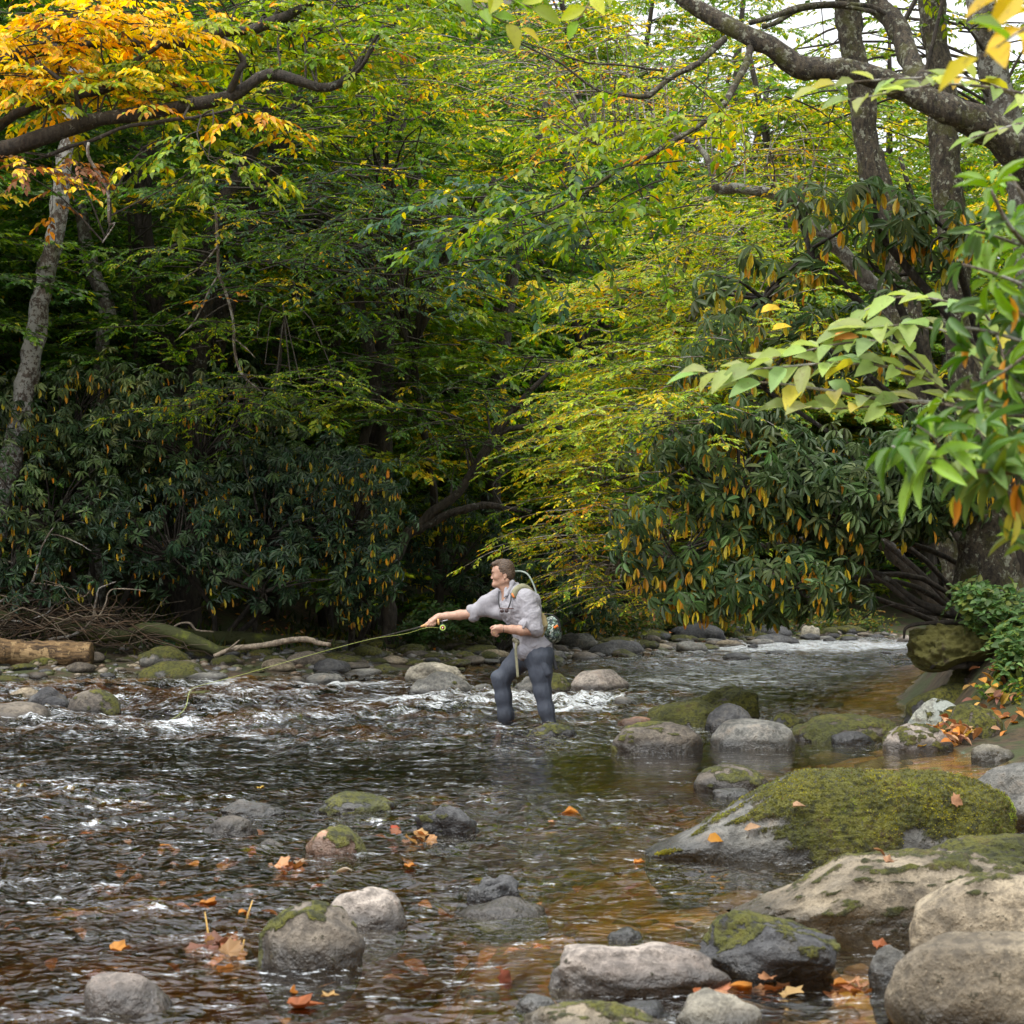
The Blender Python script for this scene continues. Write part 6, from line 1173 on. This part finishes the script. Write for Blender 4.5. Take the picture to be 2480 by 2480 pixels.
# right hand: palm, thumb along the grip, fingers curled under it
def hand(b, wr, kn, up, side, curl, L=.082, grip=None):
    pass
G0, G1 = Q(1016, 1519, .17), Q(1060, 1506, .17)      # cork grip axis
pm = Q(1049, 1499.5, .165)
b.path([RW_, Q(1056, 1497, .165), Q(1047, 1501, .16)], [.026, .026, .021], .012); b.path([Q(1050, 1497, .19), Q(1038, 1504, .188)], [.016, .013], .012); b.path([Q(1052, 1500, .14), Q(1044, 1508, .135)], [.014, .012], .01)
for (u1, v1, u2, v2, u3, v3, y1) in [(1041, 1507, 1034, 1515, 1031, 1520, .128), (1044, 1508, 1041, 1515, 1037, 1520, .130), (1048, 1508, 1047, 1515, 1043, 1518, .134), (1052, 1507, 1052, 1512, 1049, 1516, .14)]:
    b.path([Q(u1, v1-3, y1+.02), Q(u1, v1, y1+.004), Q(u2, v2, y1), Q(u3, v3, y1+.02), Q(u3+1, v3-2, y1+.045)], [.009, .0088, .0085, .0078, .0065], .003)
b.path([Q(1046, 1500, .185), Q(1038, 1506, .18), Q(1030, 1512, .172), Q(1024, 1516, .165)], [.0125, .0105, .0095, .0075], .006)       # thumb along the top of the grip
# left hand: loose fist, thumb on top, fingers curled down
b.path([LW_, Q(1212, 1519, -.275), Q(1203, 1519.5, -.28)], [.026, .026, .022], .014); b.path([Q(1212, 1525, -.27), Q(1203, 1528, -.27)], [.019, .016], .014)
for i, (u1, v1, u2, v2, u3, v3) in enumerate([(1202, 1519, 1193, 1523, 1192, 1530), (1202, 1523, 1194, 1529, 1194, 1535), (1203, 1527, 1196, 1533, 1198, 1537), (1205, 1531, 1199, 1537, 1203, 1539)]):
    y1 = -.292+.006*i; b.path([Q(u1, v1, y1), Q(u2, v2, y1-.004), Q(u3, v3, y1+.016), Q(u3+5, v3-2, y1+.028)], [.0095, .0092, .0085, .0072], .003)
b.path([Q(1210, 1516, -.268), Q(1201, 1514.5, -.268), Q(1193, 1517, -.272), Q(1189, 1520, -.275)], [.012, .0105, .0092, .0075], .005)
HP = Q(1226, 1414, -.01)
def headfit(V):
    w_ = (sstep(HP[2]-.035, HP[2]+.02, V[:, 2])*(np.abs(V[:, 0]-HP[0]) < .2))[:, None]; return V+(HP-V)*(.10*w_)
V, F = b.mesh(); obj('body', headfit(V), F, M_SKIN, angler)
# hair: short, swept up in front
b = SDF(Q(1180, 1425, -.12)*np.array([1, 1, 1]), np.array([Q(1256, 0)[0], Y0+.10, Q(0, 1340)[2]]), .0032)
b.ell(Q(1222, 1375, -.01), (.0905, .0800, .089), .01); b.ell(Q(1229, 1387, -.01), (.071, .079, .068), .012); b.cap(Q(1193, 1361, -.04), Q(1193, 1361, .02), .021, .021, .02); b.cap(Q(1204, 1356.5, -.04), Q(1204, 1356.5, .02), .026, .026, .02); b.cap(Q(1215, 1354, -.02), Q(1232, 1358, -.01), .020, .024, .02)
b.ell(Q(1196, 1393, -.01), (.060, .12, .085), .012, 's', rot=('Y', -.25)); b.ell(Q(1219, 1411, -.01), (.050, .12, .060), .010, 's'); b.ell(Q(1246, 1423, -.01), (.05, .12, .042), .01, 's'); b.ell(Q(1222.5, 1394, -.085), (.018, .03, .026), .004, 's'); b.ell(Q(1222.5, 1394, .065), (.018, .03, .026), .004, 's')
V, F = b.mesh(); V = V+norm(V-Q(1220, 1385, -.01))*(.0035*fbm(V*np.array([40, 90, 90]), 3, 4))[:, None]
m, t, out = mat_new('brown_hair'); g = NG(t); tc = g.n('TexCoord').outputs['Object']; mp = g.n('Mapping', Vector=tc); mp.inputs['Scale'].default_value = (1, 4, 4); mp.inputs['Rotation'].default_value = (0, -.5, 0); nn_ = g.noise(mp.outputs[0], 60, 4, .6)
p = g.n('BsdfPrincipled', Base_Color=g.mix(g.rng(nn_, .3, .7), (.022, .013, .008, 1), (.125, .073, .038, 1)), Roughness=.5); bb = g.n('Bump', Strength=.7, Distance=.006, Height=nn_); t.links.new(bb.outputs[0], p.inputs['Normal']); t.links.new(p.outputs[0], out.inputs[0])
obj('hair', headfit(V), F, m, angler)
M_EYE = plain('eye_dark', (.03, .02, .015), .2); M_BROW = plain('brow_hair', (.10, .055, .03), .8)
for y in (-.038, .018):
    S, F_ = ico(2); obj('eye', headfit(S*np.array([.0045, .009, .0035])+Q(1189.6, 1387.6, y)), F_, M_EYE, angler); V, F_ = tube([Q(1188.2, 1383.3, y+.014*(1 if y > -.01 else -1)), Q(1187.4, 1382.2, y), Q(1187.6, 1382.8, y-.010*(1 if y > -.01 else -1))], [.0022, .0036, .0025], 5); obj('eyebrow', headfit(V), F_, M_BROW, angler)
# shirt
b = SDF((Q(1128, 0)[0], Y0-.34, Q(0, 1604)[2]), (Q(1352, 0)[0], Y0+.28, Q(0, 1396)[2]), .0055)
b.ell(Q(1254, 1468, 0), (.125, .175, .155), .06, rot=('Y', .25)); b.ell(Q(1282, 1478, -.0), (.085, .15, .15), .05, rot=('Y', .3)); b.cap(Q(1262, 1480, 0), Q(1282, 1535, 0), .125, .125, .06, sq=(1, .78, 1)); b.cap(Q(1240, 1434, .03), LS, .068, .066, .05); b.cap(RS, Q(1246, 1440, 0), .062, .07, .04)
b.cap(Q(1288, 1535, 0), Q(1294, 1562, 0), .135, .145, .04, sq=(1, .8, 1)); b.ell(Q(1272, 1577, -.07), (.085, .09, .075), .03, rot=('Y', .3)); b.ell(Q(1318, 1563, -.02), (.065, .13, .05), .03, rot=('Y', .3)); b.cap(Q(1258, 1560, 0), Q(1275, 1588, -.02), .05, .035, .03)
b.path([RS, Q(1180, 1463, .15), Q(1150, 1483, .17)], [.068, .066, .056], .03); b.path([Q(1170, 1480, .15), Q(1215, 1485, .10)], [.04, .06], .04)
b.path([LS, Q(1285, 1485, -.175), Q(1293, 1518, -.2)], [.078, .074, .068], .03)
b.cap(Q(1278, 1512, -.21), Q(1300, 1524, -.2), .056, .05, .02); b.cap(Q(1268, 1512, -.215), Q(1302, 1530, -.205), .045, .035, .01)   # rolled left cuff
b.cap(Q(1141, 1479, .17), Q(1146, 1494, .17), .047, .047, .01); b.cap(Q(1152, 1495, .16), Q(1153, 1497, .16), .03, .02, .02)
b.cap(Q(1226, 1424, -.045), Q(1241, 1410, -.055), .018, .016, .02); b.cap(Q(1241, 1410, -.055), Q(1250, 1416, .0), .018, .018, .02); b.cap(Q(1250, 1416, 0), Q(1232, 1420, .06), .018, .014, .02); b.cap(Q(1241, 1412, -.058), Q(1228, 1442, -.115), .014, .010, .012); b.cap(Q(1226, 1424, -.07), Q(1222, 1446, -.12), .012, .008, .012); b.cap(Q(1232, 1418, .05), Q(1210, 1440, .04), .014, .010, .012)
b.cap(Q(1212, 1440, .02), Q(1224, 1500, .0), .022, .018, .02); b.ell(Q(1222, 1476, -.04), (.045, .07, .06), .03)
# openings: neck, sleeves
b.cap(Q(1215, 1400, -.01), Q(1238, 1436, -.02), .056, .050, .008, 's'); b.cap(Q(1212, 1418, -.05), Q(1222, 1440, -.13), .022, .006, .006, 's')
b.cap(Q(1100, 1490, .17), Q(1152, 1486, .17), .036, .038, .006, 's'); b.cap(Q(1235, 1523, -.26), Q(1276, 1525, -.215), .034, .040, .006, 's')
V, F = b.mesh(); n_ = norm(V-Q(1265, 1500, 0)); wr = fbm(V*np.array([9, 9, 16])+perlin(V*5, 9)[:, None]*1.2, 3, 77); V = V+n_*(.006*(1-2*np.abs(wr)))[:, None]+n_*(.003*perlin(V*28, 78))[:, None]
obj('shirt', V, F, M_SHIRT, angler)
# trousers
b = SDF((Q(1180, 0)[0], Y0-.26, -.26), (Q(1352, 0)[0], Y0+.26, Q(0, 1545)[2]), .006)
b.ell(Q(1296, 1572, 0), (.125, .158, .11), .05); b.ell(Q(1316, 1585, -.02), (.085, .14, .10), .04)
b.path([RH, Q(1240, 1618, .1), Q(1216, 1644, .10), Q(1219, 1690, .11), Q(1225, 1735, .12), Q(1228, 1815, .12)], [.096, .079, .064, .062, .061, .060], .04); b.path([RH, LH], [.1, .1], .05)
b.path([LH, Q(1309, 1630, -.09), Q(1313, 1672, -.10), Q(1322, 1715, -.105), Q(1332, 1760, -.11), Q(1338, 1825, -.11)], [.108, .086, .065, .059, .052, .050], .04)
b.cap(Q(1200, 1640, .1), Q(1206, 1660, .1), .034, .034, .05)
V, F = b.mesh(); legx = np.where(V[:, 0] < Q(1262, 0)[0], 0, 1); n_ = np.c_[np.sign(V[:, 0]-np.where(legx == 0, Q(1222, 0)[0], Q(1318, 0)[0]))*.7, np.sign(V[:, 1]-np.where(legx == 0, Y0+.11, Y0-.1)), V[:, 0]*0]*.7
fo_ = fbm(np.c_[V[:, 0]*24+V[:, 2]*5, V[:, 1]*20, V[:, 2]*2.2], 3, 88); V = V+norm(n_)*(.0018*(1-2.2*np.abs(fo_)))[:, None]
obj('trousers', V, F, M_TROUS, angler)
S, F_ = ico(2); b = SDF(Q(1300, 1650, -.26), np.array([Q(1334, 0)[0], Y0-.10, Q(0, 1590)[2]]), .004); b.cap(Q(1312, 1604, -.165), Q(1324, 1628, -.165), .034, .034, .01, sq=(1, 1.5, 1)); V, F_ = b.mesh(); obj('cargo_pocket', V+np.array([0, -.0, 0]), F_, M_TROUS, angler)
def ribbon(pts, w_, th, mat, name, parent, up=(0, 0, 1), n=24):
    P = smooth_path(np.array(pts), n); Tn = norm(np.gradient(P, axis=0)); U = norm(np.cross(Tn, np.broadcast_to(np.array(up, float), P.shape))); Nn = np.cross(U, Tn); a = U*w_/2; c = Nn*th/2
    V = np.stack([P-a-c, P+a-c, P+a+c, P-a+c], 1).reshape(-1, 3); F = []
    for i in range(n-1):
        for j in range(4): F.append((i*4+j, i*4+(j+1) % 4, i*4+4+(j+1) % 4, i*4+4+j))
    F += [(3, 2, 1, 0), (n*4-4, n*4-3, n*4-2, n*4-1)]; return obj(name, V, np.array(F), mat, parent)
# sleeve tab, buttons, bracelet, ring
ribbon([Q(1273, 1503, -.268), Q(1270, 1512, -.276), Q(1266, 1520, -.272)], .020, .004, M_SHIRT, 'sleeve_tab', angler, up=(0, 1, 0)); V, F_ = ico(1); obj('button', V*.004+Q(1265.5, 1518, -.277), F_, plain('button_grey', (.3, .3, .3)), angler)
a = np.linspace(0, 2*np.pi, 16); wr_ = Q(1221, 1521, -.268); V, F_ = tube(np.array([wr_+np.array([.004*math.cos(q), .031*math.cos(q), .031*math.sin(q)]) for q in a]), .0028, 5, False); obj('bracelet', V, F_, M_BLACK, angler)
V, F_ = tube(np.array([Q(1198.5, 1531, -.286)+np.array([.004*math.cos(q), .0105*math.cos(q), .0105*math.sin(q)]) for q in a]), .0018, 4, False); obj('ring', V, F_, plain('gold_ring', (.8, .55, .2), .3, 1), angler)
# pack worn at the waist behind
pk = empty('waist_pack', Q(1338, 1525, 0), 'camouflage patterned waist pack with an orange tag on the back of the angler', 'bag')
b = SDF((Q(1300, 0)[0], Y0-.22, Q(0, 1566)[2]), (Q(1366, 0)[0], Y0+.20, Q(0, 1484)[2]), .004)
b.ell(Q(1334, 1524, -.01), (.078, .16, .108), .03, rot=('Y', .22)); b.ell(Q(1342, 1540, -.01), (.058, .14, .06), .03); b.ell(Q(1310, 1525, -.02), (.05, .14, .08), .03)
V, F_ = b.mesh()
m, t, out = mat_new('camouflage_cloth'); g = NG(t); tc = g.n('TexCoord').outputs['Object']; n1 = g.noise(tc, 22, 4, .65); n2 = g.noise(tc, 34, 5, .7)
c = g.mix(g.rng(n1, .49, .53), (.012, .02, .022, 1), (.05, .085, .045, 1)); c = g.mix(g.rng(n2, .52, .56), c, (.25, .33, .30, 1)); c = g.mix(g.rng(g.noise(tc, 40, 4, .6), .6, .63), c, (.55, .58, .5, 1))
p = g.n('BsdfPrincipled', Base_Color=c, Roughness=.8); t.links.new(p.outputs[0], out.inputs[0]); obj('bag_body', V, F_, m, pk)
ribbon([Q(1306, 1492, -.10), Q(1322, 1487, -.125), Q(1338, 1490, -.14), Q(1352, 1502, -.13), Q(1357, 1530, -.11)], .012, .006, M_BLACK, 'zip', pk, up=(0, 1, 0))
V, F_ = ico(2); V = V*np.array([.022, .01, .012]); V[:, 2] += .008*np.sin(V[:, 0]*160); obj('orange_tag', V+Q(1345, 1517, -.158), F_, plain('orange_fabric', (.75, .16, .01), .6), pk)
b = SDF((Q(1290, 0)[0], Y0-.22, Q(0, 1560)[2]), (Q(1330, 0)[0], Y0-.02, Q(0, 1484)[2]), .0045); b.path([Q(1312, 1488, -.10), Q(1314, 1515, -.13), Q(1303, 1545, -.14)], [.032, .040, .030], .02, sq=(1, 1.3, 1)); V, F_ = b.mesh(); obj('side_wing', V, F_, M_KHAKI, pk)
V, F_ = tube(smooth_path(np.array([Q(1325, 1512, -.16), Q(1308, 1522, -.19), Q(1296, 1530, -.18)]), 10), .004, 5); obj('strap', V, F_, M_STRAP, pk)
ribbon([Q(1312, 1547, -.13), Q(1290, 1551, -.150), Q(1268, 1549, -.14), Q(1250, 1548, -.09), Q(1243, 1548, 0)], .034, .012, M_BLACK, 'waist_belt', pk, up=(0, 0, 1)) if False else None
V, F_ = tube(smooth_path(np.array([Q(1318, 1547, -.12), Q(1290, 1550, -.152), Q(1268, 1549, -.140), Q(1252, 1550, -.10), Q(1244, 1552, -.02)]), 24), .016, 8, flat=(.5, 1)); obj('waist_belt', V, F_, M_BLACK, pk)
b = SDF(Q(1236, 1562, -.16), np.array([Q(1264, 0)[0], Y0-.04, Q(0, 1538)[2]]), .004); b.cap(Q(1246, 1549, -.10), Q(1254, 1556, -.11), .020, .024, .01); V, F_ = b.mesh(); obj('buckle', V, F_, plain('olive_buckle', (.10, .09, .05), .5), pk)
ribbon([Q(1251, 1556, -.13), Q(1249, 1575, -.16), Q(1251, 1600, -.175), Q(1254, 1638, -.18)], .021, .004, M_STRAP, 'loose_strap', pk, up=(0, 1, 0))
ribbon([Q(1336, 1560, -.06), Q(1336, 1578, -.09), Q(1341, 1600, -.10), Q(1347, 1620, -.10)], .030, .006, M_BLACK, 'hanging_strap', pk, up=(0, 1, 0))
# shoulder harness
ribbon([Q(1243, 1448, -.175), Q(1247, 1432, -.165), Q(1258, 1422, -.13), Q(1272, 1421, -.09), Q(1288, 1436, -.06), Q(1298, 1462, -.05), Q(1310, 1492, -.04)], .045, .012, M_STRAP, 'shoulder_strap', pk, up=(.3, -1, .6), n=36)
ribbon([Q(1245, 1447, -.19), Q(1240, 1437, -.185)], .014, .008, plain('orange_trim', (.7, .2, .05)), 'orange_trim', pk, up=(0, 1, 0), n=4)
# net
net = empty('landing_net', Q(1300, 1470, 0), 'bowed grey-green rim of a landing net standing up behind the neck of the angler', 'net')
V, F_ = tube(smooth_path(np.array([Q(1247, 1384, .05), Q(1263, 1384, .02), Q(1278, 1391, 0), Q(1289, 1409, -.02), Q(1297, 1430, -.03), Q(1302, 1450, -.03), Q(1305, 1475, -.02), Q(1306, 1500, -.01)]), 40), .0075, 8); obj('rim', V, F_, plain('net_rim', (.24, .29, .24), .35), net)
V, F_ = tube(smooth_path(np.array([Q(1247, 1384, .05), Q(1244, 1400, .10), Q(1252, 1430, .14), Q(1270, 1460, .12), Q(1306, 1500, .02)]), 40), .0065, 8); obj('rim', V, F_, plain('net_rim_dark', (.10, .12, .10), .35), net)
# neck cord with glasses
gl = empty('hanging_sunglasses', Q(1222, 1475, -.16), 'dark sunglasses hanging from a black neck cord on the chest of the angler', 'sunglasses')
for L in ([Q(1209, 1432, -.06), Q(1208, 1450, -.12), Q(1210, 1468, -.15), Q(1213, 1474, -.16)], [Q(1238, 1436, -.17), Q(1237, 1455, -.19), Q(1232, 1470, -.19), Q(1229, 1475, -.18)]):
    V, F_ = tube(smooth_path(np.array(L), 14), .0055, 5); obj('cord', V, F_, M_BLACK, gl)
M_LENS = plain('dark_lens', (.05, .03, .03), .1)
for u_ in (1216, 1227):
    S, F_ = ico(3); obj('lens', S*np.array([.017, .006, .014])+Q(u_, 1479, -.185-.01*(u_ > 1220)), F_, M_LENS, gl)
V, F_ = tube(np.array([Q(1210, 1472, -.175), Q(1222, 1474, -.195), Q(1240, 1473, -.20), Q(1244, 1474, -.18)]), .004, 5); obj('frame', V, F_, plain('brown_frame', (.08, .03, .02), .4), gl)
# fly rod
rod = empty('fly_rod', Q(1040, 1512, .17), 'cork handled fly rod with a dark shaft and green line held out over the river', 'fishing rod')
TIP = W(800, 1572, 17.6); V, F_ = tube(np.linspace(G0, TIP, 30)-np.array([0, 0, 1])*(np.linspace(0, 1, 30)**2*.03-.03*np.linspace(0, 1, 30))[:, None]*0, np.linspace(.0048, .0022, 30), 6); obj('shaft', V, F_, plain('dark_shaft', (.05, .045, .04), .3), rod)
V, F_ = tube(np.linspace(G0, G1, 14), [.005, .009, .012, .0135, .0135, .0125, .0115, .0125, .0135, .013, .012, .0125, .0135, .011], 10); obj('cork_grip', V, F_, plain('cork', (.52, .30, .12), .8, 0, .25, 60), rod)
V, F_ = tube(np.array([Q(1059.5, 1500, .13), Q(1060.5, 1507, .12), Q(1061, 1514, .12)]), [.007, .008, .007], 8); obj('butt', V, F_, plain('orange_cork', (.6, .33, .10), .6), rod)
V, F_ = tube(np.array([G1, Q(1072, 1504.5, .16), Q(1083, 1502, .15)]), [.0055, .0055, .007], 8); obj('reel_seat', V, F_, plain('silver_seat', (.6, .6, .62), .25, 1), rod)
rc = Q(1071, 1521, .12); a = np.linspace(0, 2*np.pi, 33)
V, F_ = tube(np.array([rc+np.array([.026*math.cos(q), 0, .026*math.sin(q)]) for q in a]), .0045, 6, False); REEL = obj('reel', V, F_, plain('reel_rim', (.03, .05, .045), .25, .6), rod)
V, F_ = tube(np.array([rc+np.array([.019*math.cos(q), -.004, .019*math.sin(q)]) for q in a]), .0055, 6, False); obj('reel_line', V, F_, plain('reel_line', (.45, .65, .12), .5, 0, .5, 200), REEL)
V, F_ = tube(np.array([rc+np.array([.010*math.cos(q), -.008, .010*math.sin(q)]) for q in a]), .0045, 6, False); obj('reel_hub', V, F_, plain('reel_red', (.35, .04, .02), .4), REEL)
S, F_ = ico(2); obj('reel_knob', S*.0065+rc+np.array([0, -.013, 0]), F_, plain('reel_knob', (.7, .7, .7), .2, 1), REEL)
V, F_ = tube(np.array([rc+np.array([0, .005, .024]), Q(1068, 1506, .15)]), .004, 5); obj('reel_foot', V, F_, M_BLACK, rod)
fl = empty('fly_line', W(472, 1665, 15.6), 'thin yellow-green fly line sagging from the rod and curling down onto the water', 'fishing line')
LP_ = [Q(1068, 1522, .14), Q(1042, 1520, .12), Q(1022, 1523, .14), W(980, 1535, 15.4), W(898, 1548, 16.0), W(800, 1573, 16.4), W(700, 1601, 16.5), W(600, 1630, 16.4), W(520, 1651, 16.1), W(476, 1663, 15.8), W(462, 1671, 15.6), W(456, 1685, 15.4), W(450, 1712, 15.2), W(432, 1732, 15.0), W(408, 1746, 14.9), W(380, 1756, 14.75), W(350, 1764, 14.65), W(320, 1767, 14.6), W(289, 1768, 14.6)]
V, F_ = tube(smooth_path(np.array(LP_), 120), np.interp(np.linspace(0, 1, 120), [0, .55, .62, 1], [.0016, .0019, .0021, .0021]), 6); obj('line', V, F_, plain('fly_line_green', (.38, .44, .09), .4, 0, .05), fl)
WET_SPOTS = [(RA[0], RA[1], .085, .085), (LA[0], LA[1], .075, .075)]
ROCK_SPOTS.extend(WET_SPOTS)
build_water()
